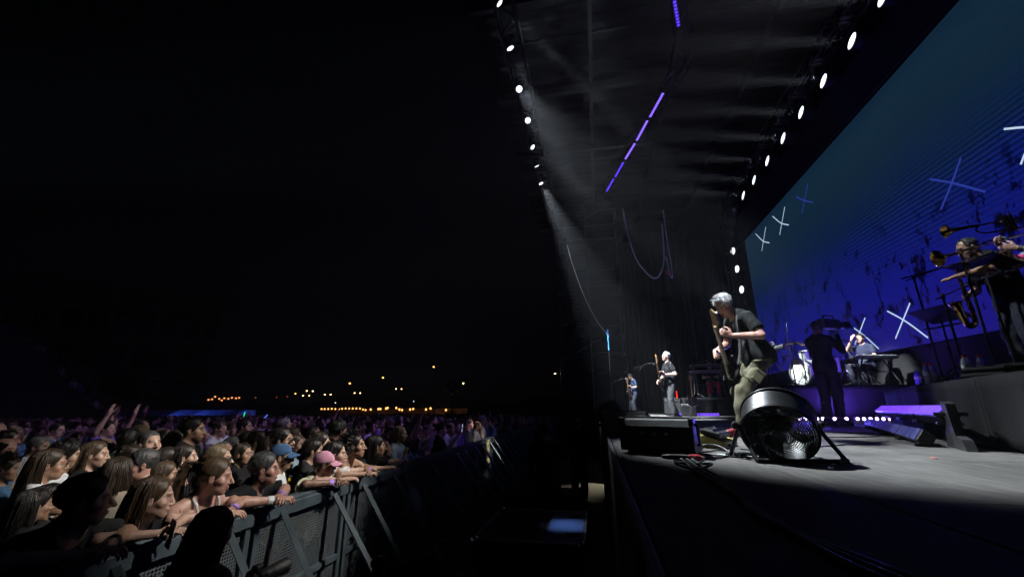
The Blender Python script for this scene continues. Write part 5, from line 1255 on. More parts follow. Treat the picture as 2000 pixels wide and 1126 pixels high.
# --- bass player
P2 = play(.25, .16, yaw=10, head=(0, .03, 1.61), pitch=2)
f2 = dict(bulk=.6, hs=1.0, hem=.14, baggy=.026, beard=.5, bcol=(1.3, 1.4, 1.5))
o2 = person('white haired bass player in black tee and grey trousers at centre stage', (1.93, 11.8, S), R(100), P2, f2, 'fair', ('grey_crop', 'white'), ('tee', 'black2', (.022, .022, .024)), ('grey', (.075, .078, .082)), ('black', (.015, .015, .015)), 1.0, hq=1)
guitar(in_person(o2, axes_m((.03, .20, .88), (-.42, .22, .82), (-.1, .95, -.1))), 'dark bass guitar with a wooden neck held by the white haired player', (.02, .016, .014), 1.0, name='bass_guitar', woodcol=(.5, .26, .08))
P3 = play(.6, .0, yaw=15)
o3 = person('far guitarist with cropped hair in a navy tee, dark jeans and white shoes', (1.62, 19.2, S), R(105), P3, dict(bulk=.2, hem=.12), 'tan', ('buzz', 'dgrey'), ('tee', 'navy', (.03, .045, .10)), ('darkjeans', (.03, .032, .045)), ('white', (.7, .7, .68)), 1.0, hq=0)
guitar(in_person(o3, axes_m((.03, .20, .88), (-.5, .22, .75), (-.1, .95, -.1))), 'guitar with a pale neck held by the far guitarist', (.1, .03, .03), 1.0, woodcol=(.4, .22, .16))
# --- seated musicians
def seated(**k):
    d = dict(pel=(0, 0, .52), chest=(0, .02, .86), neck=(0, .02, 1.06), head=(0, .06, 1.215), shL=(-.185, 0, 1.0), shR=(.185, 0, 1.0), elL=(-.25, .05, .73), elR=(.25, .05, .73), wrL=(-.13, .29, .76), wrR=(.13, .29, .76), hdL=(.1, 1, -.1), hdR=(-.1, 1, -.1), pnL=(0, 0, -1), pnR=(0, 0, -1),
             hipL=(-.1, .03, .50), hipR=(.1, .03, .50), knL=(-.16, .44, .52), knR=(.16, .44, .52), anL=(-.16, .42, .09), anR=(.16, .42, .09), toL=(-.18, .58, .03), toR=(.18, .58, .03)); d.update(k); return pose(**d)
def stool(loc, label, h=.46):
    t = thing('stool', label, 'stool', loc); MB().lathe([(.16, h - .06), (.175, h - .03), (.165, h - .005), (.0001, h)], 20).build('seat', CLOTH, t, True); MB().cyl((0, 0, .2), (0, 0, h - .06), .016).build('pole', CHROME, t)
    for k in range(3): a = 2.094 * k; MB().tube([(0, 0, .28), (.24 * math.cos(a), .24 * math.sin(a), .012)], .010, 6).build('leg', CHROME, t)
P = seated(wrR=(.08, .27, 1.19), elR=(.29, .20, .93), hdR=(-.4, .1, .6), pnR=(-.3, -.8, 0), yaw=10, pitch=4)
person('musician in a navy tee singing at a microphone behind the drums with a hand raised', (6.9, 12.3, DZ), R(118), P, dict(bulk=.3, beard=.5), 'pink', ('short', 'dark'), ('tee', 'navy2', (.03, .035, .065)), ('darkjeans', (.03, .032, .045)), ('black', (.015, .015, .015)), 1.0, hq=1)
stool((6.9, 12.3, DZ), 'round stool under the musician in the navy tee')
person('seated keyboard player in red trousers half hidden behind the far keyboards', (4.25, 16.95, KR), R(175), seated(), dict(), 'tan', ('short', 'dark'), ('tee', 'black', (.014, .014, .016)), ('redtr', (.5, .02, .05)), ('black', (.015, .015, .015)), 1.0, hq=0)
stool((4.25, 16.95, KR), 'round stool under the far keyboard player')
# --- camera operator, dark against the blue light
PC = pose(pitch=0, yaw=18, elR=(.27, .12, 1.22), wrR=(.11, .30, 1.52), hdR=(-.2, .8, .2), pnR=(-1, 0, .2), elL=(-.27, .16, 1.20), wrL=(-.02, .36, 1.40), hdL=(.5, .7, .4), pnL=(.2, .2, 1))
oc = person('camera operator all in black standing before the drum riser', (4.0, 8.35, S), R(-62), PC, dict(bulk=.35), 'brown', ('short', 'black'), ('long', 'opblack', (.007, .007, .008)), ('black', (.014, .014, .015)), ('black', (.015, .015, .015)), 1.03, hq=0)
Mc = in_person(oc, Matrix.Translation((.12, .16, 1.70))); t = thing('shoulder_camera', 'black shoulder camera held by the operator before the drums', 'camera'); t.matrix_world = Mc
cb = MB().box((0, 0, 0), (.13, .42, .17), .02).build('camera_body', BLKP, t); MB().lathe([(.05, 0), (.055, .12), (.07, .15), (.07, .22)], 16, (0, .2, 0), (0, 1, 0)).build('lens', BLKP, t, True); MB().box((-.12, .1, .04), (.12, .1, .08), .01).build('viewfinder', BLKP, t)
MB().tube([(0, -.12, .08), (0, -.1, .15), (0, .12, .15), (0, .14, .08)], .013, 6).build('handle', BLKP, t)

# --- horn players
BRASS = mat('brass', (.55, .36, .10), .2, 1.0, var=.15, scale=12)
def trumpet(M, label, L=.62, name='trumpet', slide=False):
    t = thing(name, label, 'trumpet' if not slide else 'trombone'); t.matrix_world = M; k = 1.0 if not slide else 1.5
    MB().lathe([(.012, -.02), (.016, .10), (.024, .17), (.042, .215), (.062 * k, .235), (.063 * k, .237)], 24, (0, L * .55, 0), (0, 1, 0), caps=False).build('bell', BRASS, t, True)
    MB().tube(bez([(0, L * .55, 0), (0, -.05, 0), (0, -.16, -.02), (0, -.19, -.06), (0, -.12, -.09), (0, .2, -.09), (0, L * .5, -.08), (0, L * .56, -.04), (0, L * .5, 0)] if not slide else [(0, L * .55, 0), (0, -.2, 0), (.02, -.3, -.05), (.06, -.2, -.1), (.06, .5, -.1)], 50), .0075, 8).build('tubing', BRASS, t, True)
    MB().tube([(0, -.16, 0), (0, -.34, 0)], .006, 8).lathe([(.007, 0), (.009, .02), (.0135, .035)], 12, (0, -.33, 0), (0, -1, 0)).build('mouthpiece', CHROME, t, True)
    if not slide:
        for i in range(3):
            MB().cyl((0, .06 + .03 * i, -.11), (0, .06 + .03 * i, .05), .0115, n=12).build('valve', BRASS, t, True); MB().cyl((0, .06 + .03 * i, .05), (0, .06 + .03 * i, .085), .006, n=8).build('valve_button', CHROME, t, True)
    else:
        for x in (.05, .09): MB().tube([(x, -.25, -.1), (x, .95, -.1)], .006, 8).build('slide', CHROME, t, True)
        MB().tube([(.05, .95, -.1), (.07, 1.0, -.1), (.09, .95, -.1)], .0065, 8).build('slide_bow', BRASS, t, True)
PH = pose(elR=(.27, .16, 1.26), wrR=(.07, .36, 1.42), hdR=(-.25, .6, .5), pnR=(-.7, -.2, .3), curlR=.9, elL=(-.27, .14, 1.24), wrL=(-.04, .33, 1.37), hdL=(.3, .7, .4), pnL=(.7, 0, .3), curlL=1.0, pitch=4)
oh = person('trumpet player at the frame edge with arms raised to the horn', (4.52, 4.30, HZ), R(80), PH, dict(bulk=.2), 'fair', ('short', 'dark'), ('tee', 'darkgrey', (.05, .05, .055)), ('darkjeans', (.03, .032, .045)), ('black', (.015, .015, .015)), 1.0, hq=1)
trumpet(in_person(oh, axes_m((.02, .52, 1.475), (0, .1, 1), (-.05, 1, .06))), 'brass trumpet held level by the player at the frame edge')
oh = person('trombone player in a white patterned shirt with pink trim', (4.62, 4.86, HZ), R(82), PH, dict(bulk=.3), 'pink', ('short', 'brown'), ('tee', 'whitepat', (.45, .44, .45)), ('lightjeans', (.25, .32, .40)), ('white', (.7, .7, .68)), .97, hq=1, key=('horn2',))
MB().lathe([(.074, -.012), (.076, -.01), (.076, .012), (.074, .014)], 16, PH['shR'] + (PH['elR'] - PH['shR']) * .66, PH['elR'] - PH['shR'], caps=False).build('pink_cuff', cloth_mat('pinkcuff', (.6, .04, .2)), oh, True)
MB().lathe([(.074, -.012), (.076, -.01), (.076, .012), (.074, .014)], 16, PH['shL'] + (PH['elL'] - PH['shL']) * .66, PH['elL'] - PH['shL'], caps=False).build('pink_cuff', cloth_mat('pinkcuff', (.6, .04, .2)), oh, True)
band(oh, PH['wrL'], PH['elL'], .12, 'watch', BLKP, .034, .018)
trumpet(in_person(oh, axes_m((.0, .40, 1.475), (0, .25, 1), (-.1, 1, -.22))), 'brass trombone slanting down towards the microphones', .7, 'trombone', True)
PS = pose(pel=(0, -.06, .92), chest=(0, .04, 1.22), neck=(0, .14, 1.39), head=(0, .23, 1.50), pitch=-20, shL=(-.18, .1, 1.33), elL=(-.32, .30, 1.18), wrL=(-.30, .56, 1.12), hdL=(.0, 1, -.15), pnL=(.2, 0, -1), curlL=.3, shR=(.18, .1, 1.33), elR=(.28, .10, 1.06), wrR=(.12, .30, .98), hdR=(-.5, .6, -.3), pnR=(-.6, -.3, 0), curlR=.8)
oh = person('saxophone player in a black tee with yellow print reaching one arm out', (4.5, 5.32, HZ), R(84), PS, dict(bulk=.35), 'tan', ('receding', 'dgrey'), ('tee', 'black', (.014, .014, .016)), ('darkjeans', (.03, .032, .045)), ('black', (.015, .015, .015)), 1.0, hq=1)
r_ = np.random.RandomState(4)
for k in range(9): MB().box((-.08 + .02 * k, .172 - .25 * (.02 * (k - 4)) ** 2 * 10, 1.245), (.012, .006, .016 + .008 * r_.rand()), .001).build('shirt_print', mat('yellow_print', (.6, .5, .05), .7), oh)
t = thing('saxophone', 'brass saxophone hanging before the player in black', 'saxophone'); t.matrix_world = in_person(oh, axes_m((.02, .33, .82), (-.15, .15, 1), (-.3, 1, 0)))
MB().tube(bez([(0, -.05, .42), (0, .03, .44), (0, .035, .36), (0, .03, .1), (0, .03, -.1), (0, .06, -.17), (0, .12, -.18), (0, .155, -.1), (0, .175, .02)], 40), [.008 + .00055 * i for i in range(9)] * 0 + list(np.linspace(.008, .038, 41)), 14).build('sax_body', BRASS, t, True)
MB().lathe([(.038, 0), (.044, .05), (.06, .09), (.066, .10)], 20, (0, .172, 0), (0, .15, 1), caps=False).build('bell', BRASS, t, True)
for k in range(9): MB().lathe([(.012, 0), (.012, .006), (.004, .009)], 10, (.0, .045 + .002 * k, .3 - .05 * k), (.3, 1, 0)).build('key_pad', CHROME, t, True)
MB().tube([(0, -.05, .42), (0, -.10, .40)], .009, 8).build('mouthpiece', BLKP, t)

# ------------------------------------------------------------------ the audience
BX, BZ = -2.55, 1.28         # barrier line and rail height
F0, CXp, CYp = 804., 1000., 563.; PT, YW = R(15.96), R(11.2)
def sight(px, py):
    r = px - CXp; u = CYp - py; fw = F0 * math.cos(PT) - u * math.sin(PT); up = F0 * math.sin(PT) + u * math.cos(PT)
    return np.array([r * math.cos(YW) - fw * math.sin(YW), r * math.sin(YW) + fw * math.cos(YW), up])
def spot_of(px, py, hpx, k=1.1):
    return np.array([0, 0, CAMZ]) + sight(px, py) * (.245 * k / hpx)
def stand_pose(arms='down', **k):
    d = {}
    if arms == 'phone': d = dict(elR=(.26, .14, 1.26), wrR=(.14, .33, 1.56), hdR=(-.1, .2, 1), pnR=(-.6, .5, 0), curlR=.8)
    if arms == 'up': d = dict(elR=(.30, .10, 1.60), wrR=(.26, .18, 1.86), hdR=(0, .2, 1), pnR=(0, 1, 0), curlR=.2, elL=(-.30, .10, 1.60), wrL=(-.24, .2, 1.86), hdL=(0, .2, 1), pnL=(0, 1, 0), curlL=.2)
    if arms == 'clap': d = dict(elR=(.26, .10, 1.14), wrR=(.05, .30, 1.30), hdR=(-.2, .7, .7), pnR=(-1, 0, 0), elL=(-.26, .10, 1.14), wrL=(-.05, .30, 1.30), hdL=(.2, .7, .7), pnL=(1, 0, 0), curlR=.1, curlL=.1)
    if arms == 'fold': d = dict(elR=(.25, .07, 1.13), wrR=(-.02, .19, 1.17), hdR=(-1, .1, 0), pnR=(0, -1, 0), elL=(-.25, .07, 1.13), wrL=(.02, .21, 1.14), hdL=(1, .1, 0), pnL=(0, -1, 0))
    if arms == 'ear': d = dict(elR=(.27, .13, 1.27), wrR=(.13, .16, 1.52), hdR=(-.15, -.1, 1), pnR=(-1, 0, 0), curlR=.8)
    d.update(k); return pose(**d)
def lean_pose(rail=1.28, reach=0, **k):
    z = rail + .045
    d = dict(pel=(0, -.05, .95), chest=(0, .03, 1.27), neck=(0, .10, 1.455), head=(0, .17, 1.60), shR=(.18, .07, 1.41), shL=(-.18, .07, 1.41), elR=(.27, .17, z + .02), elL=(-.27, .17, z + .02), wrR=(.04, .33, z), wrL=(-.04, .31, z + .01), hdR=(-.55, .75, .12), hdL=(.6, .7, .1), pnR=(-.2, -.2, -1), pnL=(.2, -.2, -1), curlR=.75, curlL=.85)
    if reach: d.update(elL=(-.36, .17, z + .02), wrL=(-.58, .25, z + .01), hdL=(-1, .25, .02), pnL=(0, 0, -1), curlL=.6)
    d.update(k); return pose(**d)
C_ = {'black': (.012, .012, .014), 'white': (.62, .64, .66), 'cream': (.60, .60, .45), 'navy': (.02, .025, .06), 'grey': (.12, .12, .13), 'green': (.25, .48, .33), 'charcoal': (.03, .033, .033), 'blue': (.07, .16, .30), 'red': (.35, .03, .04), 'olive': (.09, .09, .05), 'ltblue': (.35, .48, .60), 'pink': (.5, .2, .28), 'beige': (.35, .30, .24), 'violet': (.2, .12, .4)}
# (head x, head y, head height in the photograph, turn from our line of sight, pose, features, look ... , label)
CR = []
def cr(px, py, h, turn, arms, f, skin, hair, shirt, label, lean=0, pitch=0, dyaw=0, **kw):
    p = spot_of(px, py, h)
    if not lean and p[0] > BX - .42: p = np.array([0, 0, CAMZ]) + (p - np.array([0, 0, CAMZ])) * ((BX - .42) / p[0])
    va = math.degrees(math.atan2(p[0], p[1])); f = dict(f); f.setdefault('hs', 1.0); hsh = (px * 37 + py * 11) % 100 / 100.; f.setdefault('nose', -1 + 3.2 * hsh); f.setdefault('jaw', .9 + .22 * ((hsh * 7) % 1)); f.setdefault('w', .94 + .1 * ((hsh * 13) % 1)); f.setdefault('hem', .12)
    col = (shirt[0], 'c' + shirt[1], C_[shirt[1]])
    if lean:
        p = np.array([0, 0, CAMZ]) + (p - np.array([0, 0, CAMZ])) * ((BX - .01) / p[0]); va = math.degrees(math.atan2(p[0], p[1])); s = max(.90, min(1.02, p[2] / 1.595))
        az = va + turn; Pz = lean_pose(BZ / s, reach=(lean == 2), yaw=90 - az, pitch=pitch)
        base = np.array([p[0] - .17 * s, p[1], 0]); o = person(label, tuple(base), R(-90), Pz, f, skin, hair, col, hq=2, scale=s, **kw)
    else:
        az = va + turn; Pz = stand_pose(arms, pitch=pitch, yaw=dyaw); s = p[2] / Pz['head'][2]; s = max(.84, min(1.10, s))
        rz = R(-az); hd = Matrix.Rotation(rz, 3, 'Z') @ Vector(Pz['head']) * s
        o = person(label, (p[0] - hd.x, p[1] - hd.y, 0), rz, Pz, f, skin, hair, col, hq=1, scale=s, **kw)
    CR.append((o.location.x, o.location.y)); return o, Pz
M_, W_ = {}, {'fem': 1}
o, Pz = cr(168, 980, 92, 100, '', dict(vneck=.05, bulk=.2), 'tan', ('side_part', 'dark'), ('tee', 'charcoal'), 'man in a dark button neck tee folding arms on the barrier, lower left', 1); band(o, Pz['wrL'], Pz['elL'], .25, 'watch', BLKP, .036, .02)
cr(66, 992, 80, 70, 'down', W_, 'olive', ('long_dark', 'black'), ('tee', 'black'), 'woman with long black hair in the darkness at the lower left corner')
o, Pz = cr(92, 1000, 76, 95, 'down', W_, 'olive', ('bob', 'black'), ('tee', 'black'), 'dark haired woman with gold glitter on her cheek at the lower left')
gm = mat('gold_glitter', (.8, .55, .1), .2, .9)
for k in range(5): q = MB().box((0, 0, 0), (.008, .004, .006), .001).build('glitter', gm, o); q.location = Pz['head'] + rotm(R(Pz['yaw'])) @ (A3(.052 + .006 * (k % 3), .062 - .004 * k, -.022 - .006 * (k % 2)) * 1.05)
o, Pz = cr(97, 908, 66, 95, 'down', W_, 'tan', ('long', 'brown'), ('cap', 'white'), 'woman with glasses, long brown hair and flower necklace over a white top', glasses='clear')
r_ = np.random.RandomState(9)
for k in range(17):
    a = -1.9 + 3.8 * k / 16; c = A3(.105 * math.sin(a), .03 + .085 * math.cos(a), 1.44 - .085 * math.cos(a)); q = MB().ell((0, 0, 0), (.016, .012, .016), 8, 5).build('necklace_flower', mat('flower_%d' % (k % 4), [(.6, .03, .05), (.05, .2, .12), (.55, .25, .04), (.12, .08, .3)][k % 4], .6), o, True); q.location = c
o_f = o; P_f = Pz
cr(130, 890, 58, 100, 'down', dict(jaw=.9, hs=1.02), 'tan', ('curly_short', 'black'), ('tee', 'white'), 'boy with curly black hair in a plain white tee beside the hand fan')
cr(186, 888, 56, 110, 'down', dict(fem=1, smile=1), 'fair', ('long', 'lbrown'), ('tee', 'black'), 'smiling woman with long straight light brown hair in a black top')
cr(207, 877, 46, 100, 'down', M_, 'pink', ('bald_fringe', 'dgrey'), ('tee', 'navy'), 'bald man just behind the smiling woman with straight hair', pitch=-12)
cr(252, 862, 50, 40, 'down', dict(bulk=.3), 'tan', ('short', 'black'), ('tee', 'green'), 'man in a pale green tee turning his back')
cr(272, 853, 46, 140, 'down', M_, 'pink', ('buzz', 'brown'), ('tee', 'olive'), 'man in an olive cap looking towards us', cap=('olive', (.13, .11, .07)))
cr(292, 868, 54, 150, 'down', dict(beard=.35), 'fair', ('buzz', 'dgrey'), ('tee', 'charcoal'), 'man with a shaved head facing the camera and looking up', pitch=10)
cr(273, 908, 64, -105, 'down', dict(smile=1, bulk=.3), 'ruddy', ('side_part', 'dgrey'), ('tee', 'navy'), 'smiling man with glasses and greying hair turned to the left', glasses='clear')
cr(255, 896, 58, 120, 'down', M_, 'olive', ('side_part', 'dark'), ('tee', 'black'), 'dark haired man with glasses behind the smiling man', glasses='clear')
cr(230, 925, 70, 30, 'down', W_, 'tan', ('long_layered', 'brown'), ('tee', 'beige'), 'woman with long brown hair seen from behind in a beige top')
cr(314, 862, 44, 130, 'down', M_, 'brown', ('buzz', 'black'), ('tee', 'black'), 'dark skinned man with a shaved head behind the man facing us')
o, Pz = cr(348, 862, 46, 95, 'ear', W_, 'fair', ('bob', 'dark'), ('tee', 'black'), 'woman with dark hair holding a phone up to her face')
def phone(o, P, sd, label, off=(0, .02, .09), lit=False):
    t = thing('phone', label, 'phone'); w = P['wr' + sd]; c = w + P['hd' + sd] / np.linalg.norm(P['hd' + sd]) * .10 + P['pn' + sd] / np.linalg.norm(P['pn' + sd]) * .025
    t.matrix_world = in_person(o, axes_m(c, (0, .1, 1), tuple(P['pn' + sd]))); MB().box((0, 0, 0), (.075, .009, .155), .006).build('phone_case', BLKP, t)
    MB().box((0, -.0055, 0), (.067, .001, .142)).build('phone_screen', mat('phone_lit', (.05, .05, .05), .2, emit=(.5, .65, 1), estr=.5) if lit else mat('phone_glass', (.01, .01, .012), .1), t)
phone(o, Pz, 'R', 'dark phone held by the woman with dark hair near the bearded man')
o, Pz = cr(378, 840, 47, 110, 'down', dict(beard=.9, smile=1, bulk=.2), 'tan', ('short', 'black'), ('tee', 'black'), 'tall smiling bearded man in a black tee with pale print', pitch=2)
MB().box((0, .137, 1.22), (.09, .012, .14), .003).build('shirt_print', mat('pale_print', (.35, .4, .45), .7), o)
cr(328, 898, 55, 95, 'down', W_, 'tan', ('long_dark', 'dark'), ('tee', 'black'), 'woman with glasses and long dark hair in profile', glasses='clear', pitch=6)
o, Pz = cr(362, 893, 54, 100, 'down', W_, 'fair', ('bob', 'dark'), ('strap', 'black'), 'pale woman with a large white earring and black top in profile', pitch=4)
q = MB().ell((0, 0, 0), (.008, .012, .018), 8, 6).build('earring', mat('pearl', (.8, .8, .8), .3), o, True); q.location = Pz['head'] + A3(.088, -.005, -.05)
cr(322, 928, 62, 95, 'down', W_, 'tan', ('long_layered', 'lbrown'), ('tee', 'black'), 'woman with long fair streaked hair in profile behind the front row')
o, Pz = cr(300, 975, 80, 98, '', W_, 'fair', ('long', 'lbrown'), ('tee', 'black'), 'fair long haired woman in black with a blue flower print at the barrier', 1, pitch=-3)
for k in range(4): q = MB().ell((0, 0, 0), (.014, .004, .028), 8, 5).build('flower_print', mat('blue_print', (.12, .3, .5), .7), o, True); q.location = (-.02 + .022 * (k - 1.5), .17, 1.20 + .006 * (k % 2)); q.rotation_euler = (0, (k - 1.5) * .4, 0)
phone(o, Pz, 'L', 'blue edged phone in the hand of the fair haired woman at the barrier')
cr(428, 896, 58, 105, 'down', W_, 'fair', ('long_wavy', 'blond'), ('tee', 'black'), 'woman with long wavy blond hair and sunglasses', glasses='sun')
o, Pz = cr(420, 932, 76, 100, '', W_, 'pink', ('ponytail', 'lbrown'), ('strap', 'white'), 'woman with a ponytail and white straps clasping her hands on the barrier', 1, pitch=-6)
for s_ in (-1, 1): MB().tube(bez([(s_ * .07, .165, 1.33), (s_ * .085, .155, 1.42), (s_ * .095, .10, 1.485), (s_ * .09, .03, 1.47), (s_ * .08, -.03, 1.36)], 16), .009, 6).build('strap', cloth_mat('cwhite', C_['white']), o)
band(o, Pz['wrL'], Pz['elL'], .15, 'wristband', WB); band(o, Pz['wrR'], Pz['elR'], .1, 'wristband', mat('pale_band', (.6, .65, .7), .5))
cr(437, 883, 46, 115, 'down', M_, 'ruddy', ('receding', 'grey'), ('tee', 'navy'), 'grey haired man with a receding hairline behind the sunglasses woman')
cr(453, 873, 42, 110, 'down', M_, 'fair', ('grey_crop', 'grey'), ('tee', 'black'), 'second grey haired man right behind the receding one')
cr(474, 887, 48, 120, 'down', dict(fem=1, smile=1), 'tan', ('bob', 'dark'), ('long', 'black'), 'smiling woman with dark bobbed hair in a black long sleeved top')
o, Pz = cr(484, 862, 40, 90, 'phone', M_, 'tan', ('short', 'dark'), ('tee', 'charcoal'), 'man raising a phone above the heads behind the smiling woman'); phone(o, Pz, 'R', 'phone raised above the heads behind the smiling dark haired woman')
cr(503, 862, 42, 105, 'down', M_, 'olive', ('short', 'dark'), ('tee', 'white'), 'man with glasses in a white tee behind the grey haired men', glasses='clear')
cr(527, 872, 44, 100, 'down', W_, 'pink', ('long_dark', 'dark'), ('tee', 'black'), 'woman with glasses and dark hair tied back behind the man in black', glasses='clear')
o, Pz = cr(517, 917, 76, 98, '', dict(bulk=.6), 'ruddy', ('grey_crop', 'dgrey'), ('tee', 'black'), 'stocky man with grey cropped hair in black tee, hands clasped on the barrier', 1)
MB().prism([(-.09, -.012), (.02, .004), (.10, .025), (.09, .045), (.0, .03), (-.08, .012)], .006, Matrix(((1, 0, 0, 0), (0, .3, 1, .175), (0, 1, -.3, 1.235), (0, 0, 0, 1)))).build('shirt_print', mat('white_print', (.6, .62, .62), .7), o)
MB().prism([(-.03, .0), (-.018, -.010), (.03, .016), (-.016, .002), (-.026, .012)], .006, Matrix(((1, 0, 0, -.08), (0, .3, 1, .175), (0, 1, -.3, 1.295), (0, 0, 0, 1)))).build('shirt_mark', mat('white_print', (.6, .62, .62), .7), o)
band(o, Pz['wrL'], Pz['elL'], .12, 'wristband', WB, .038); band(o, Pz['wrR'], Pz['elR'], .1, 'wristband', mat('pale_band', (.6, .65, .7), .5), .036)
o, Pz = cr(550, 893, 62, 100, 'down', dict(beard=.2), 'tan', ('buzz', 'dgrey'), ('tee', 'white'), 'man in a blue cap and glasses wearing an open white shirt', cap=('blue', (.05, .11, .22)), glasses='clear')
cr(552, 860, 50, 110, 'down', dict(beard=.9, smile=1), 'tan', ('short', 'black'), ('tee', 'black'), 'man with sunglasses and a dark beard behind the blue cap', glasses='sun')
cr(577, 868, 44, 105, 'down', W_, 'fair', ('bob', 'lbrown'), ('tee', 'ltblue'), 'fair woman with glasses right of the man in sunglasses', glasses='clear')
cr(613, 880, 50, 95, 'down', M_, 'tan', ('short', 'black'), ('tee', 'charcoal'), 'man with short black hair behind the pink cap')
cr(628, 866, 46, 100, 'down', W_, 'fair', ('bob', 'dark'), ('tee', 'black'), 'pale woman with dark bob behind the man with short black hair')
o, Pz = cr(598, 893, 46, 60, 'down', M_, 'olive', ('short', 'dark'), ('tee', 'black'), 'person in black carrying a yellow and black backpack')
t = thing('backpack', 'yellow and black backpack worn in the second row by the blue cap', 'backpack'); t.matrix_world = in_person(o, Matrix.Translation((0, -.19, 1.24)))
MB().box((0, 0, 0), (.30, .16, .42), .06).build('pack_body', cloth_mat('packblack', (.015, .015, .015)), t); MB().box((.09, .005, .02), (.13, .17, .34), .05).build('yellow_panel', cloth_mat('packyellow', (.75, .50, .01)), t); MB().box((-.10, -.075, -.06), (.05, .03, .26), .01).build('yellow_stripe', cloth_mat('packyellow', (.75, .50, .01)), t)
o, Pz = cr(634, 908, 52, 92, '', dict(jaw=.85, hs=.98), 'brown', ('buzz', 'black'), ('tee', 'cream'), 'child in a pink cap and cream collar leaning on the barrier', 1, cap=('pink', (.62, .30, .42)), pitch=-6); band(o, Pz['wrR'], Pz['elR'], .12, 'wristband', WB)
o, Pz = cr(656, 888, 52, 100, '', dict(fem=1, hs=1.0), 'fair', ('bob', 'black'), ('tee', 'white'), 'girl with black hair in a white polo reaching along the barrier', 2); band(o, Pz['wrL'], Pz['elL'], .15, 'wristband', WB)
o, Pz = cr(694, 872, 58, 105, '', W_, 'tan', ('curly_long', 'black'), ('tank', 'black'), 'woman with curly black hair in a sleeveless black lace top at the barrier', 1, pitch=4)
o, Pz = cr(735, 872, 52, 80, '', W_, 'tan', ('long_dark', 'black'), ('tee', 'black'), 'dark haired person stretching an arm along the barrier end', 2); band(o, Pz['wrL'], Pz['elL'], .1, 'wristband', WB)
cr(795, 852, 42, 85, 'up', W_, 'tan', ('long_dark', 'black'), ('tank', 'ltblue'), 'woman in a pale sleeveless top raising both arms in the dark')
cr(812, 868, 44, 80, 'clap', W_, 'tan', ('long_wavy', 'brown'), ('tee', 'beige'), 'woman with wavy brown hair in a beige top leaning on the dark barrier', dyaw=5)
# hand fan
t = thing('hand_fan', 'open pale pleated hand fan held up by the woman with glasses', 'hand fan'); pv = spot_of(18, 955, 60, 1.05)
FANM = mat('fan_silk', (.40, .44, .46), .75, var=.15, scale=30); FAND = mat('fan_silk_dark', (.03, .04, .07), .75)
va_ = math.atan2(pv[0], pv[1]); rgt = Vector((math.cos(va_), -math.sin(va_), 0)); upf = Vector((0, 0, 1)); fwd = Vector((math.sin(va_), math.cos(va_), 0)); t.location = Vector(pv) 
for k in range(26):
    a0 = R(18 + 66 * k / 26); a1 = R(18 + 66 * (k + 1) / 26); am = (a0 + a1) / 2; V = []
    for a, off in ((a0, 0), (am, .006), (a1, 0)):
        for rr in (.10, .25): V.append(rgt * (rr * math.cos(a)) + upf * (rr * math.sin(a)) + fwd * off)
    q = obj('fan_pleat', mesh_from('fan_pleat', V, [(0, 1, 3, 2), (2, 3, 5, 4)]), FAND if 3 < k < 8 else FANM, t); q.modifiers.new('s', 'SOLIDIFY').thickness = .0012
    if k % 2 == 0: MB().tube([rgt * .0, rgt * (.24 * math.cos(am)) + upf * (.24 * math.sin(am)) - fwd * .003], .0022, 4).build('fan_rib', mat('fan_wood', (.3, .22, .14), .6), t)
# --- photographer in the pit
PP = stand_pose(elR=(.26, .12, 1.12), wrR=(.12, .33, 1.22), hdR=(-.4, .7, .3), pnR=(-.7, .2, .2), curlR=.9, elL=(-.24, .14, 1.10), wrL=(-.04, .34, 1.17), hdL=(.3, .7, .4), pnL=(.4, 0, .8), curlL=.7, head=(0, .05, 1.62), pitch=-10)
pp = spot_of(405, 1030, 105, 1.12); az = math.atan2(pp[0], pp[1]); sc_ = .80 + .0; rz = -az + R(-48)
o = person('photographer with long black hair standing in the pit with a camera', (pp[0], pp[1], -.02), rz, PP, dict(fem=1, hs=1.05), 'olive', ('long_dark', 'black'), ('tank', 'black', (.012, .012, .013)), ('black', (.014, .014, .015)), ('black', (.015, .015, .015)), .86, hq=2)
CR.append((pp[0], pp[1]))
def slr(M, label):
    t = thing('photo_camera', label, 'camera'); t.matrix_world = M; b = MB().box((0, 0, 0), (.14, .07, .10), .015).build('camera_body', BLKP, t); MB().box((0, .0, .065), (.06, .065, .04), .012).build('prism', BLKP, t)
    MB().lathe([(.036, 0), (.040, .01), (.040, .09), (.046, .11), (.046, .17), (.050, .175), (.050, .22), (.044, .222)], 20, (0, .035, 0), (0, 1, 0)).build('lens', BLKP, t, True); MB().lathe([(.0415, .05), (.0425, .055), (.0425, .08), (.0415, .085)], 20, (0, .035, 0), (0, 1, 0), caps=False).build('focus_ring', RUBBER, t, True)
    MB().box((0, -.037, -.005), (.075, .006, .055), .002).build('camera_screen', mat('camera_screen', (.02, .02, .025), .1, emit=(.5, .6, .8), estr=.03), t); MB().box((-.055, -.036, -.035), (.006, .005, .006)).build('red_light', mat('red_glow', (.2, 0, 0)), t); return t
slr(in_person(o, Matrix.Translation((.03, .40, 1.26))), 'black photo camera with a short zoom held by the pit photographer')
slr(Matrix.Translation((-1.32, 2.62, 1.02)) @ Matrix.Rotation(R(-70), 4, 'Z') @ Matrix.Rotation(R(10), 4, 'X') @ Matrix.Scale(1.35, 4), 'photo camera with a big lens low in the pit at the bottom edge')

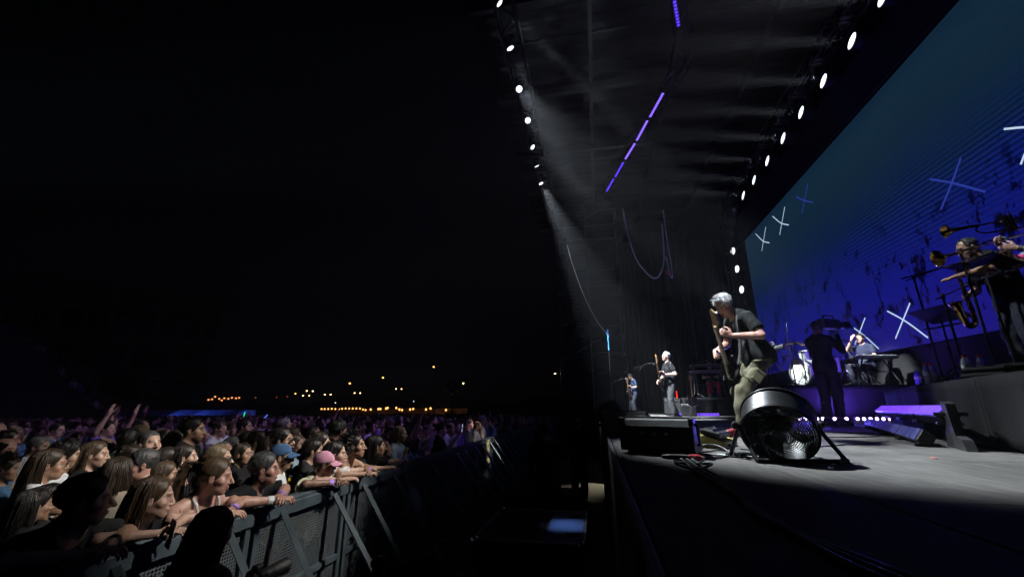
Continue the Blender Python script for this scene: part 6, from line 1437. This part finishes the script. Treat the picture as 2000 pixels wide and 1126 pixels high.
# --- the mass of people behind, one by one as far as they can be told apart
VAR = []
specs = [('m', 'down', 0, {}), ('m', 'down', 14, {'beard': .8}), ('m', 'fold', -8, {'bulk': .5}), ('m', 'phone', 0, {'w': .97}), ('m', 'clap', 10, {'age': 1}), ('w', 'down', 0, {}), ('w', 'fold', 15, {'w': .96}), ('w', 'phone', -6, {}), ('w', 'up', 0, {}), ('w', 'clap', 8, {'smile': 1}), ('m', 'up', 0, {})]
for i, (sx, ar, yw, ff) in enumerate(specs):
    f = dict(ff); f['fem'] = 1 if sx == 'w' else 0; f['hs'] = .96; f.setdefault('nose', (i * 7) % 5 - 1); f.setdefault('jaw', .92 + .04 * (i % 5)); VAR.append((('gen', i), stand_pose(ar, yaw=yw, pitch=(i * 5) % 9 - 2), f, sx, ar))
MH = ['short', 'buzz', 'grey_crop', 'receding', 'side_part', 'messy', 'bald_fringe']; WH = ['long', 'long_dark', 'bob', 'long_wavy', 'ponytail', 'curly_long', 'long_layered', 'bun']
rg = random.Random(11); cand = []
for iy in range(0, 150):
    for ix in range(0, 110):
        d0 = .62 if iy < 30 else .72
        x = BX - .85 - ix * d0 + rg.uniform(-.22, .22); y = .4 + iy * d0 + rg.uniform(-.22, .22) + (.3 if ix % 2 else 0)
        if y > 62 or x < -44: continue
        cand.append((x, y))
for k in range(48): cand.append((BX - .32 + rg.uniform(-.08, .04), 4.9 + .52 * k + rg.uniform(-.1, .1)))
def seen(x, y):
    r = x * math.cos(YW) + y * math.sin(YW); fw = -x * math.sin(YW) + y * math.cos(YW)
    return fw > .6 and -1.33 < r / fw < 1.33
cand = [c for c in cand if seen(*c) and all((c[0] - a) ** 2 + (c[1] - b) ** 2 > .40 ** 2 for a, b in CR)]
# nobody between us and the hand built faces
cand = [c for c in cand if not (math.hypot(*c) < 4.6 and c[1] < 3.9 and c[0] > -4.6)]
cand.sort(key=lambda c: math.hypot(*c)); near, far = cand[:258], cand[258:]
AREA = ['towards the grandstand', 'behind the hand fan', 'behind the bearded man', 'behind the man in sunglasses', 'along the dark barrier end']
COLN = ['black', 'black', 'charcoal', 'navy', 'grey', 'white', 'white', 'blue', 'olive', 'red', 'ltblue', 'beige', 'violet']; SKN = ['fair', 'tan', 'olive', 'pink', 'ruddy', 'tan', 'brown']
CN = {'ltblue': 'pale blue'}
LBS = set()
for i, (x, y) in enumerate(near):
    front = x > BX - .5
    vi = rg.choices(range(len(VAR)), [6, 5, 5, 1.6, 2, 6, 5, 1.4, .9, 2, .8])[0]
    key, Pz, f, sx, ar = VAR[vi]; st_ = rg.choice(MH if sx == 'm' else WH); hc = rg.choice(['black', 'dark', 'dark', 'brown', 'grey', 'dgrey'] if sx == 'm' else ['black', 'dark', 'brown', 'lbrown', 'blond', 'auburn'])
    c = rg.choice(COLN); s = rg.uniform(.92, 1.05) if sx == 'm' else rg.uniform(.88, .99); az = math.degrees(math.atan2(2.2 - x, 8.5 - y if y < 12 else (10.5 - y))); az += rg.uniform(-16, 16)
    if front: az = 90 + rg.uniform(-30, 20)
    a_ = math.degrees(math.atan2(x, y)); ar_i = 0 if a_ < -53 else 1 if a_ < -44 else 2 if a_ < -36 else 3 if a_ < -26 else 4
    gl = rg.random() < .22; who = ('man' if sx == 'm' else 'woman'); hw_ = {'short': 'short', 'buzz': 'shaved', 'grey_crop': 'cropped', 'receding': 'receding', 'side_part': 'parted', 'messy': 'tousled', 'bald_fringe': 'balding', 'long': 'long straight', 'long_dark': 'very long', 'bob': 'bobbed', 'long_wavy': 'wavy', 'ponytail': 'tied back', 'curly_long': 'curly', 'long_layered': 'layered', 'bun': 'pinned up'}[st_]
    hcn = {'dgrey': 'dark grey', 'lbrown': 'light brown', 'dark': 'dark'}.get(hc, hc)
    for _try in range(40):
        if _try: c = rg.choice(COLN); gl = rg.random() < .3; hc = rg.choice(['black', 'dark', 'brown', 'grey', 'dgrey'] if sx == 'm' else ['black', 'dark', 'brown', 'lbrown', 'blond', 'auburn']); hcn = {'dgrey': 'dark grey', 'lbrown': 'light brown'}.get(hc, hc)
        lb = '%s%s, %s %s hair, %s top%s, %s' % ({'up': 'cheering ', 'phone': 'arm raising ', 'clap': 'clapping '}.get(ar, ''), who, hw_, hcn, CN.get(c, c), ', glasses' if gl else '', AREA[ar_i])
        if lb not in LBS: break
    LBS.add(lb)
    o_ = person(lb, (x, y, ground_z(x, y)), R(-az), Pz, f, rg.choice(SKN), (st_, hc), ('tee', 'c' + c, C_[c]), scale=s, key=key, glasses='clear' if gl else None, hq=0, group='spectators in the packed crowd')
    if ar == 'phone': phone(bpy.context.scene.objects[-1] if False else o_, Pz, 'R', 'phone raised by ' + lb.replace('arm raising ', '').replace(', glasses', ''), lit=rg.random() < .5)
# --- everyone farther off: one mass
def bust():
    mb = MB(); n = 8
    rings = [(.0, .10, .88, 0), (.20, .13, .95, 0), (.235, .13, 1.15, 0), (.245, .125, 1.33, 0), (.20, .10, 1.42, 0), (.07, .07, 1.47, 0), (.055, .06, 1.50, 0), (.06, .075, 1.54, .02), (.078, .098, 1.60, .02), (.082, .103, 1.66, .012), (.072, .09, 1.72, .005), (.03, .04, 1.755, 0)]
    V = []; C = []
    for rx, ry, z, oy in rings:
        for k in range(n):
            a = 2 * math.pi * k / n; V.append((rx * math.sin(a), ry * math.cos(a) + oy, z)); C.append(0 if z < 1.46 else (1 if (math.cos(a) > -.1 and z < 1.69) else 2))
    Fc = [(i * n + k, i * n + (k + 1) % n, (i + 1) * n + (k + 1) % n, (i + 1) * n + k) for i in range(len(rings) - 1) for k in range(n)]
    for sg in (-1, 1):
        b0 = len(V)
        for (px, py, pz, rr) in ((sg * .22, 0, 1.38, .055), (sg * .28, .02, 1.15, .045), (sg * .25, .16, 1.0, .035)):
            for k in range(5): a = 2 * math.pi * k / 5; V.append((px + rr * math.cos(a), py + rr * math.sin(a), pz)); C.append(0 if pz > 1.2 else 1)
        for i in range(2):
            for k in range(5): Fc.append((b0 + i * 5 + k, b0 + i * 5 + (k + 1) % 5, b0 + i * 5 + 5 + (k + 1) % 5, b0 + i * 5 + 5 + k))
    return np.array(V), np.array(Fc), np.array(C)
bV, bF, bC = bust(); rs = np.random.RandomState(3); AV, AF, AC = [], [], []; n = 0
sk_ = np.array([SKINS[k] for k in SKN]); hr_ = np.array([HAIRC[k] for k in ('black', 'dark', 'brown', 'lbrown', 'grey', 'blond')]); cl_ = np.array([C_[k] for k in COLN])
far += [(rs.uniform(-2.9, 8), rs.uniform(26, 60)) for _ in range(0)]
def mass(name, pts, label, zs=None):
    AV, AF, AC = [], [], []; n = 0
    for i, (x, y) in enumerate(pts):
        a = math.atan2(2.2 - x, 10.5 - y) + rs.uniform(-.35, .35); s = rs.uniform(.88, 1.06); c_, s_ = math.cos(-a), math.sin(-a)
        v = bV * s + (rs.rand(*bV.shape) - .5) * .012; w = np.stack([v[:, 0] * c_ - v[:, 1] * s_ + x, v[:, 0] * s_ + v[:, 1] * c_ + y, v[:, 2] + (zs[i] if zs is not None else ground_z(x, y))], 1)
        pal = np.stack([cl_[rs.randint(len(cl_))], sk_[rs.randint(len(sk_))], hr_[rs.randint(len(hr_))]]); AV.append(w); AF.append(bF + n); AC.append(pal[bC]); n += len(bV)
    me = npmesh(name, np.concatenate(AV), np.concatenate(AF)); with_col(me, np.concatenate(AC)); m = mat('crowd_mass', (1, 1, 1), .7); 
    if 'Attribute' not in m.node_tree.nodes:
        at = m.node_tree.nodes.new('ShaderNodeAttribute'); at.attribute_name = 'Col'; m.node_tree.links.new(at.outputs['Color'], m.node_tree.nodes['Principled BSDF'].inputs['Base Color'])
    return tag(obj(name, me, m), label, 'crowd', kind='stuff')
mass('crowd', far, 'dense mass of spectators filling the ground towards the far lights')
print('people', len(near), 'far', len(far), round(time.time() - T0, 1))
# ------------------------------------------------------------------ crowd barrier
BAR = mat('barrier_steel', (.085, .112, .13), .5, .35, var=.25, scale=7, bump=.1)
def perf_mat():
    m = bpy.data.materials.new('perforated_steel'); m.use_nodes = True; nt = m.node_tree; n = nt.nodes; L = nt.links; b = n['Principled BSDF']
    b.inputs['Base Color'].default_value = (.12, .14, .15, 1); b.inputs['Roughness'].default_value = .5; b.inputs['Metallic'].default_value = .35
    tc = n.new('ShaderNodeTexCoord'); mp = n.new('ShaderNodeMapping'); mp.inputs['Scale'].default_value = (0.0, 45, 45); L.new(tc.outputs['Object'], mp.inputs[0])
    vo = n.new('ShaderNodeTexVoronoi'); vo.inputs['Scale'].default_value = 1.0; vo.inputs['Randomness'].default_value = 0.0; L.new(mp.outputs[0], vo.inputs['Vector'])
    th = n.new('ShaderNodeMath'); th.operation = 'GREATER_THAN'; th.inputs[1].default_value = .34; L.new(vo.outputs['Distance'], th.inputs[0]); L.new(th.outputs[0], b.inputs['Alpha'])
    return m
PERF = perf_mat(); BW = 1.20
def barrier_proto(y):
    t = thing('crowd_barrier', 'x', 'barrier', (BX, y, 0), group='barrier panels along the pit')
    def bx(nm, c, h, b=.004): return MB().box(c, h, b).build(nm, BAR, t)
    bx('top_rail', (-.01, 0, BZ - .02), (.11, BW - .012, .045), .01); bx('top_flange', (.05, 0, BZ - .075), (.012, BW - .03, .09))
    MB().box((0, 0, .64), (.004, BW - .10, 1.10)).build('perforated_panel', PERF, t)
    for s in (-1, 1):
        bx('post', (.012, s * (BW / 2 - .045), .64), (.05, .05, 1.16)); bx('base_plate', (.45, s * .38, .018), (1.05, .12, .03), .008)
        MB().tube([(.06, s * .34, BZ - .08), (.92, s * .38, .04)], .028, 4).build('brace', BAR, t)
        bx('foot_plate', (-.45, s * .38, .018), (.9, .3, .02), .006)
    bx('mid_rail', (.015, 0, .62), (.04, BW - .14, .05)); bx('bottom_rail', (.015, 0, .10), (.04, BW - .14, .06)); return t
p0 = barrier_proto(0); ys = [1.15 + BW * k for k in range(18)]
EO = ['first', 'second', 'third', 'fourth', 'fifth', 'sixth', 'seventh', 'eighth', 'ninth', 'tenth', 'eleventh', 'twelfth', 'thirteenth', 'fourteenth', 'fifteenth', 'sixteenth', 'seventeenth', 'eighteenth']
for k, y in enumerate(ys):
    b = p0 if k == 0 else copy_tree(p0); b.location = (BX, y, 0); b['label'] = 'grey steel barrier panel with braces, %s along the pit from the camera' % EO[k]
# a cloth bag hanging on the dark part of the barrier
t = thing('shoulder_bag', 'pale cloth bag hanging over the barrier in the dark', 'bag', (BX + .10, 5.55, .62))
MB().lathe([(.03, .0), (.12, .03), (.15, .12), (.13, .26), (.07, .34), (.03, .36)], 12, axis=(0, 0, 1)).build('bag_body', cloth_mat('bagpale', (.42, .41, .38)), t, True); MB().tube(bez([(0, -.05, .34), (-.05, -.06, .5), (-.1, 0, .67), (-.05, .06, .5), (0, .05, .34)], 20), .012, 6).build('bag_strap', cloth_mat('bagpale', (.42, .41, .38)), t)
t = thing('fan_poster', 'pale yellow poster held over the barrier in the far lit patch', 'poster', (BX + .10, 9.6, 1.02), R(8)); MB().box((0, 0, 0), (.006, .62, .5), .002).build('poster_sheet', mat('yellow_paper', (.62, .62, .28), .8, var=.06), t)
for k in range(3): MB().box((.0045, 0, .12 - .12 * k), (.002, .42 - .08 * k, .03)).build('writing_line', mat('poster_ink', (.2, .22, .15), .8), t)
# ------------------------------------------------------------------ pit
t = thing('flight_case', 'black flight case with metal corners standing in the pit', 'case', (-.62, 4.33, 0)); CW, CL, CH = .92, 1.08, .82
CASE = mat('case_laminate', (.014, .014, .016), .4, var=.25, scale=9)
MB().box((0, 0, .1 + CH / 2), (CW, CL, CH), .006).build('case_body', CASE, t); MB().box((.28, 0, .1 + CH + .006), (.32, CL - .06, .012), .003).build('painted_lit_lid', mat('lit_laminate_blue', (.06, .12, .36), .35, var=.3, scale=12), t)  # patch of blue light on the lid painted as a panel
MB().box((-.18, 0, .1 + CH + .006), (.52, CL - .06, .012), .003).build('painted_unlit_lid', mat('unlit_laminate', (.02, .025, .045), .35, var=.3, scale=12), t)  # darker colour stands for the lid outside the blue light
for sx in (-1, 1):
    for sy in (-1, 1):
        MB().box((sx * CW / 2, sy * CL / 2, .1 + CH / 2), (.03, .03, CH + .012), .004).build('corner_profile', ALU, t); MB().ell((sx * (CW / 2 - .01), sy * (CL / 2 - .01), .1 + CH), (.04, .04, .035), 10, 6).build('ball_corner', CHROME, t, True)
        MB().lathe([(.05, -.02), (.05, .02)], 14, (sx * CW * .4, sy * CL * .4, .05), (1, 0, 0)).build('castor', RUBBER, t, True)
for sx in (-1, 1): MB().box((sx * CW / 2, 0, .1 + CH + .004), (.026, CL, .026), .004).build('edge_profile', ALU, t)
for sy in (-1, 1): MB().box((0, sy * CL / 2, .1 + CH + .004), (CW, .026, .026), .004).build('edge_profile', ALU, t)
for y in (-.3, .32): MB().box((.36, y, .1 + CH + .016), (.12, .09, .008), .002).build('lid_recess', BLK, t)
MB().box((.15, -CL / 2 - .006, .62), (.16, .012, .12), .004).build('catch_plate', ALU, t); MB().box((.15, -CL / 2 - .014, .62), (.08, .014, .06), .004).build('catch_handle', BLK, t)
t = thing('equipment_rack', 'low dark equipment case on the pit floor further along', 'case', (-1.0, 7.9, 0)); MB().box((0, 0, .3), (1.3, .6, .5), .01).build('case_body', CASE, t); MB().box((0, 0, .565), (1.32, .62, .03), .006).build('lid', CASE, t)
for s in (-1, 1): MB().tube([(s * .66, -.1, .3), (s * .69, -.1, .36), (s * .69, .1, .36), (s * .66, .1, .3)], .01, 6).build('handle', ALU, t)
tripod_camera((-.95, 7.0, 0), R(180), 1.35, 'television camera on a tall tripod in the dark pit')
PK = stand_pose('down', elR=(.26, .12, 1.2), wrR=(.12, .3, 1.38), hdR=(0, 1, 0))
person('camera operator in black standing behind the pit tripod', (-.75, 6.35, 0), R(-5), PK, dict(bulk=.3), 'tan', ('short', 'dark'), ('tee', 'black', (.014, .014, .016)), ('black', (.014, .014, .015)), ('black', (.015, .015, .015)), 1.0, hq=0)
person('crew member in black standing against the stage skirt in the pit', (-.45, 9.6, 0), R(-20), stand_pose('fold'), dict(bulk=.3), 'tan', ('buzz', 'dark'), ('tee', 'black', (.014, .014, .016)), ('black', (.014, .014, .015)), ('black', (.015, .015, .015)), 1.0, hq=0, key=('gen', 2))
cable('pit_cable', [(-1.0, 6.9, .02), (-1.3, 6.2, .02), (-1.2, 5.6, .02), (-.7, 5.3, .02), (-.2, 5.6, .02)], .012, 'thick cable snaking across the pit floor')
# work lamp under the deck edge that throws the pale patch on the pit floor
t = thing('work_lamp', 'small lit work lamp tucked under the stage edge', 'work lamp', (.0, 12.9, .62)); MB().lathe([(.03, 0), (.05, .05), (.06, .06)], 12, axis=(-.4, -.2, -1)).build('lamp_head', BLK, t, True); MB().tube([(0, 0, 0), (.05, 0, .1)], .01, 5).build('clamp', BLK, t)
spot((-.03, 12.85, .52), (-.25, 12.3, 0), 40, 75, .6, (1, .9, .6), .02)
spot((-.02, 3.3, .9), (-.2, 2.9, .0), .12, 60, .6, (1, .95, .75), .02)

# ------------------------------------------------------------------ beyond the crowd
def farpt(px, py, D):
    d = sight(px, py); return np.array([0, 0, CAMZ]) + d * (D / math.hypot(d[0], d[1]))
# low hoarding washed by blue lamps
a = farpt(180, 800, 62); b = farpt(500, 800, 58); dv_ = b - a; L = np.linalg.norm(dv_[:2]); an_ = math.atan2(dv_[1], dv_[0])
t = thing('hoarding', 'long pale hoarding washed by blue lamps behind the crowd', 'hoarding', (a[0], a[1], -.82), an_); n = 10
for k in range(n): MB().box((L * (k + .5) / n, 0, 1.24), (L / n - .04, .08, 2.4), .01).build('hoarding_panel', mat('hoarding_paint', (.4, .4, .42), .7, var=.15, scale=2), t)
for k in range(n + 1): MB().box((L * k / n, .06, 1.2), (.08, .08, 2.4), .01).build('post', BLK, t)
nrm = np.array([math.sin(an_), -math.cos(an_), 0])
for k, px in enumerate((305, 357, 399, 443, 478)):
    f_ = (farpt(px, 800, 60)); s_ = ((f_ - a)[:2] @ dv_[:2]) / (L * L); p = a + dv_ * s_ + nrm * .35; p[2] = .33
    t = thing('blue_floodlight', 'blue floodlight grazing the hoarding, %s from the grandstand' % ORD[k], 'floodlight', tuple(p), group='blue floodlights at the hoarding')
    MB().lathe([(.07, -.1), (.12, 0), (.11, .01)], 12, axis=tuple(dv_ / L * .8 + np.array([0, 0, .6]))).build('lamp_head', BLK, t, True); MB().cyl((0, 0, -1.15), (0, 0, -.1), .03, n=6).build('pole', BLK, t)
    MB().lathe([(.10, .015), (.0001, .03)], 12, axis=tuple(dv_ / L * .8 + np.array([0, 0, .6])), caps=False).build('lens', mat('blue_lens', (.1, .1, .1), .3, emit=(.05, .12, 1), estr=6), t, True)
    spot(tuple(p + np.array([0, 0, .05])), tuple(p + dv_ / L * 2.6 - nrm * .32 + np.array([0, 0, .55])), 900, 46, .9, (.05, .12, 1.0), .05)
# violet wash over the far crowd, from an unseen lamp added along the truss
lamp((6.9, 3.8, 10.95), (-13, 12, 1.5), .19, 'lamp throwing violet light from the truss beyond the picture', 'lamps over the video wall'); spot((6.75, 3.86, 10.87), (-13, 12, 1.5), 2600, 44, .8, (.42, .25, 1.0), .12)
# grandstand at the left with rows of seats
g0 = farpt(60, 800, 44); ga = math.atan2(g0[0], g0[1]); t = thing('grandstand', 'dark stepped grandstand with blue seats at the far left', 'grandstand', (0, 0, 0)); SEATM = mat('seat_blue', (.05, .11, .24), .5); CON = mat('concrete', (.035, .035, .036), .85, var=.25, scale=1.5)
e0 = farpt(188, 792, 46); e1 = farpt(70, 792, 40); ax_ = (e1 - e0); ax_[2] = 0; ax_ /= np.linalg.norm(ax_); pr_ = np.array([ax_[1], -ax_[0], 0]); 
if pr_ @ np.array([-e0[0], -e0[1], 0]) < 0: pr_ = -pr_
zs_, pts_ = [], []
for k in range(14):
    c = e0 + ax_ * (.85 * k + .4) ; M = Matrix(((pr_[0], ax_[0], 0, c[0]), (pr_[1], ax_[1], 0, c[1]), (0, 0, 1, 0), (0, 0, 0, 1))); h = 1.0 + .36 * k
    MB().xf(M).box((-11, 0, h / 2), (24, .84, h), .01).build('step', CON, t); sm_ = MB().xf(M)
    for j in range(36):
        x = .5 - .55 * j; sm_.box((x, .05, h + .22), (.44, .40, .04), .01); sm_.box((x, .26, h + .42), (.44, .05, .38), .01)
        if (k * 7 + j * 3) % 11 < 8 and k < 11: q = M @ Vector((x, .0, 0)); pts_.append((q.x, q.y)); zs_.append(h - .45)
    sm_.build('seat_row', SEATM, t)
rl = MB()
for k in range(14):
    c = e0 + ax_ * (.85 * k + .4) + pr_ * 1.15; h = 1.0 + .36 * k; MB().cyl(tuple(c * A3(1, 1, 0) + A3(0, 0, h - .1)), tuple(c * A3(1, 1, 0) + A3(0, 0, h + 1.0)), .025, n=5).build('rail_post', BLK, t)
c0 = (e0 + ax_ * .4 + pr_ * 1.15) * A3(1, 1, 0); c1 = (e0 + ax_ * (.85 * 13 + .4) + pr_ * 1.15) * A3(1, 1, 0)
for dz_ in (.5, 1.0): MB().cyl(tuple(c0 + A3(0, 0, 1 + dz_)), tuple(c1 + A3(0, 0, 1 + .36 * 13 + dz_)), .03, n=5).build('hand_rail', BLK, t)
mass('crowd', pts_, 'seated spectators scattered over the dark grandstand', zs_)
# building behind the stand
bA = farpt(-60, 800, 95); bB = farpt(395, 800, 92); dvb = (bB - bA) * A3(1, 1, 0); Lb = np.linalg.norm(dvb); t = thing('building', 'dim grey block behind the grandstand with dark openings', 'building', (bA[0], bA[1], 0), math.atan2(dvb[1], dvb[0]))
WALLM = mat('render_wall', (.22, .22, .215), .85, var=.2, scale=.6); Hb = 21; nx = 9; DARKG = mat('dark_glass', (.01, .012, .015), .15, spec=.6)
for i in range(nx):
    x0 = Lb * i / nx; w = Lb / nx
    MB().box((x0 + w * .12, 0, Hb / 2), (w * .24 - .01, 6, Hb), .02).build('wall_pier', WALLM, t)
    for k, (z0, z1) in enumerate(((0, 3.0), (6.2, 8.0), (11.2, 13.2), (16.6, Hb))): MB().box((x0 + w * .62, .02, (z0 + z1) / 2), (w * .76, 5.9, z1 - z0), .02).build('wall_band', WALLM, t)
    for k, z in enumerate((4.6, 9.6, 14.9)):
        fr = MB().box((x0 + w * .62, -2.55, z), (w * .72, .12, 3.0), .02).build('window', mat('window_frame', (.1, .1, .1), .5), t); MB().box((x0 + w * .62, -2.63, z), (w * .62, .03, 2.7), .005).build('pane', DARKG, fr)
# street lamps far off
SOD = mat('sodium_lamp', (.2, .1, .05), .4, emit=(1, .42, .09), estr=9); SODW = mat('warm_lamp', (.2, .1, .05), .4, emit=(1, .62, .25), estr=12)
def street_lamp(px, py, D, dbl, label, m=SODW, r=.32):
    p = farpt(px, py, D); r = r * D / 130; t = thing('street_lamp', label, 'street lamp', (p[0], p[1], 0), math.atan2(-p[0], p[1]) * -1, 'street lamps beyond the crowd'); h = p[2]
    t.rotation_euler = (0, 0, -math.atan2(p[0], p[1])); MB().tube([(0, 0, 0), (0, 0, h + .1)], [.12, .07], 6).build('pole', BLK, t)
    for s in ((-1, 1) if dbl else (0,)):
        ox = s * .75 * D / 130
        if s: MB().tube([(0, 0, h + .1), (ox, 0, h + .25)], .05, 5).build('arm', BLK, t)
        MB().lathe([(r * .5, r * .55), (r * 1.15, r * .35), (r * 1.2, r * .2)], 12, (ox, 0, h + .1)).build('lamp_shade', BLK, t); MB().ell((ox, -.05, h), (r, r, r * .62), 10, 6).build('lamp_globe', m, t, True)
for i, (px, py, D, dbl) in enumerate(((847, 716, 120, 0), (748, 737, 130, 0), (683, 748, 150, 0), (900, 748, 110, 1), (1089, 729, 120, 1), (779, 759, 150, 1), (698, 767, 160, 1), (640, 770, 170, 1), (605, 763, 170, 1), (598, 772, 180, 1), (577, 768, 170, 0))):
    street_lamp(px, py, D, dbl, '%s orange street lamp beyond the crowd, %s' % ('twin headed' if dbl else 'single', ['the highest one', 'left of the highest', 'third single from the highest', 'above the end of the string lights', 'nearest the stage', 'between the singles', 'low twin below the third single', 'small and far', 'upper of the far pair', 'lower of the far pair', 'dim and reddish']  [i]), SOD if i in (0, 1, 2, 10) else SODW, .24 if i < 5 else .17)
for i, (px, py, c) in enumerate(((655, 786, 1), (808, 783, 1), (499, 776, 0), (561, 774, 0), (540, 775, 0))): street_lamp(px, py, 190, 0, 'tiny %s lamp on the dark horizon, %s' % ('white' if c else 'red', ['left white one', 'right white one', 'leftmost red one', 'right red one', 'middle red one'][i]), mat('white_lamp', (.2, .2, .2), .4, emit=(.8, .9, 1), estr=4) if c else mat('red_far', (.2, .02, 0), .4, emit=(1, .12, .03), estr=1.2), .13)
# lit kiosk row: string of bulbs along a wall with awnings
wA = farpt(622, 800, 74); wB = farpt(905, 800, 66); dw = (wB - wA) * A3(1, 1, 0); Lw = np.linalg.norm(dw); aw = math.atan2(dw[1], dw[0])
t = thing('boundary_wall', 'low wall glowing orange under the string of bulbs', 'wall', (wA[0], wA[1], 0), aw)
for k in range(12): MB().box((Lw * (k + .5) / 12, 3.5, .75), (Lw / 12 - .03, .2, 1.9 - .25 * (k < 6)), .01).build('wall_panel', mat('ochre_wall', (.28, .17, .08), .8, var=.25, scale=1.2), t)
t = thing('string_lights', 'string of warm bulbs along the far wall', 'string lights', (wA[0], wA[1], 0), aw); BULB = mat('warm_bulb', (.3, .2, .1), .4, emit=(1, .45, .12), estr=2.2); pts = []
bx_ = [628, 634, 641, 648, 655, 662, 668, 675, 682, 689, 696, 703, 709, 714, 724, 739, 743, 754, 757, 774, 780, 785, 801, 807, 832, 841, 871]; by_ = [798, 798, 798, 797.5, 798, 798, 797.5, 797, 797, 797, 797, 797, 799, 800, 799, 798, 798, 797, 796, 796, 799, 800, 799, 798, 799, 797, 800]
me = MB().ell((0, 0, 0), (.13, .13, .15), 10, 6).mesh('bulb', True); Mi = t.matrix_world
for px, py in zip(bx_, by_):
    p = farpt(px, py, 1.0); s_ = None; d = sight(px, py); # intersect the wall line 0.15 m in front
    A2 = np.array([[d[0], -dw[0]], [d[1], -dw[1]]]); u_ = np.linalg.solve(A2, np.array([wA[0], wA[1]])); z = CAMZ + d[2] * u_[0]; q = obj('bulb', me, BULB, t); q.location = (u_[1] * Lw, 0, z); pts.append((u_[1] * Lw, 0, z + .15))
    if px > 715: q.scale = (1.2,) * 3
MB().tube(pts, .012, 4).build('wire', BLK, t)
for k in range(8): MB().cyl((Lw * k / 7, .1, 0), (Lw * k / 7, .1, 2.3), .04, n=6).build('pole', BLK, t)
tl = bpy.data.lights.new('lamp_light', 'POINT'); tl.energy = 60; tl.color = (1, .5, .18); tl.shadow_soft_size = .2; tlo = bpy.data.objects.new('lamp_light', tl); COL.objects.link(tlo); q = farpt(866, 797, 65); tlo.location = (q[0], q[1] - .8, 2.0)
tl = tl.copy(); tl.energy = 14; tlo = bpy.data.objects.new('lamp_light', tl); COL.objects.link(tlo); q = farpt(745, 797, 68); tlo.location = (q[0], q[1] - .8, 2.0)
for i, (px, py, c, tl_) in enumerate(((477, 809, (.05, .9, .25), .2), (519, 813, (.1, .25, 1), .7))):
    p = farpt(px, py, 24); t = thing('glow_stick', ['green glow stick raised above the far crowd', 'blue glow stick tilted above the far crowd'][i], 'glow stick', tuple(p)); t.rotation_euler = (0, tl_, 0)
    MB().cyl((0, 0, -.12), (0, 0, .12), .014, n=8).build('stick', mat('stick_%d' % i, (.1, .1, .1), .4, emit=c, estr=1.6), t, True); MB().lathe([(.016, -.14), (.016, -.11)], 8).build('stick_cap', BLKP, t)
# distant block with a row of lit windows
q0 = farpt(400, 800, 165); q1 = farpt(475, 800, 165); dq = (q1 - q0) * A3(1, 1, 0); Lq = np.linalg.norm(dq); t = thing('building', 'far dark building with a row of orange lit windows', 'building', (q0[0], q0[1], 0), math.atan2(dq[1], dq[0]))
MB().box((Lq / 2, 0, 3.6), (Lq, 4, 7.2), .02).build('wall', WALLM, t)
for k, (px, py) in enumerate(((407, 780), (414, 779), (420, 774), (428, 778), (433, 781), (438, 777), (446, 778), (453, 776), (461, 777), (467, 776))):
    p = farpt(px, py, 162); MB().box(((p - q0)[:2] @ dq[:2] / Lq, -2.06, p[2]), (.42, .06, .36), .01).build('lit_window', mat('lit_window', (.2, .1, .05), .4, emit=(1, .35, .12), estr=2.2), t)
# tree at the end of the wall
q = farpt(883, 800, 62); t = thing('tree', 'bare dark tree trunk at the end of the lit wall', 'tree', (q[0], q[1], 0)); MB().tube(bez([(0, 0, 0), (.05, 0, 1.2), (-.05, 0, 2.4), (.1, 0, 3.6)], 14), list(np.linspace(.16, .07, 15)), 8).build('trunk', mat('bark', (.07, .05, .035), .9, var=.3, scale=8, bump=.5), t, True)
r_ = np.random.RandomState(5); V = []; Fc = []
for k in range(900):
    d = r_.normal(size=3); d /= np.linalg.norm(d); c = np.array([.1, 0, 4.6]) + d * A3(1.5, 1.5, 1.3) * r_.rand() ** .4; u_ = r_.normal(size=3) * .12; v_ = r_.normal(size=3) * .12; k0 = len(V); V += [c, c + u_, c + u_ + v_, c + v_]; Fc.append((k0, k0 + 1, k0 + 2, k0 + 3))
obj('crown', mesh_from('crown', V, Fc), mat('leaf', (.05, .07, .03), .7), t)
# low dark hills closing the horizon
V = []; Fc = []; n = 60
for i in range(n + 1):
    a = R(-80 + 110 * i / n); h = 7 + 3 * math.sin(i * .5) + 2 * math.sin(i * 1.3); V += [(330 * math.sin(a), 330 * math.cos(a), -.5), (345 * math.sin(a), 345 * math.cos(a), h)]
for i in range(n): Fc.append((2 * i, 2 * i + 2, 2 * i + 3, 2 * i + 1))
tag(obj('hills', mesh_from('hills', V, Fc), mat('hill_scrub', (.03, .035, .025), .9, var=.3, scale=.1)), kind='structure')
# ------------------------------------------------------------------ haze that carries the beams
hm = bpy.data.materials.new('haze_air'); hm.use_nodes = True; nt = hm.node_tree; nt.nodes.clear()
out = nt.nodes.new('ShaderNodeOutputMaterial'); pv = nt.nodes.new('ShaderNodeVolumePrincipled')
pv.inputs['Color'].default_value = (.9, .93, 1, 1); pv.inputs['Density'].default_value = HAZE_D; pv.inputs['Anisotropy'].default_value = .2
nt.links.new(pv.outputs[0], out.inputs['Volume'])
hz = MB().box((0, 0, 0), (1, 1, 1)).build('haze', hm); hz.location = (-110, 130, 11.5); hz.scale = (560, 340, 26)
tag(hz, 'thin even stage haze filling the night air', 'haze', kind='stuff')
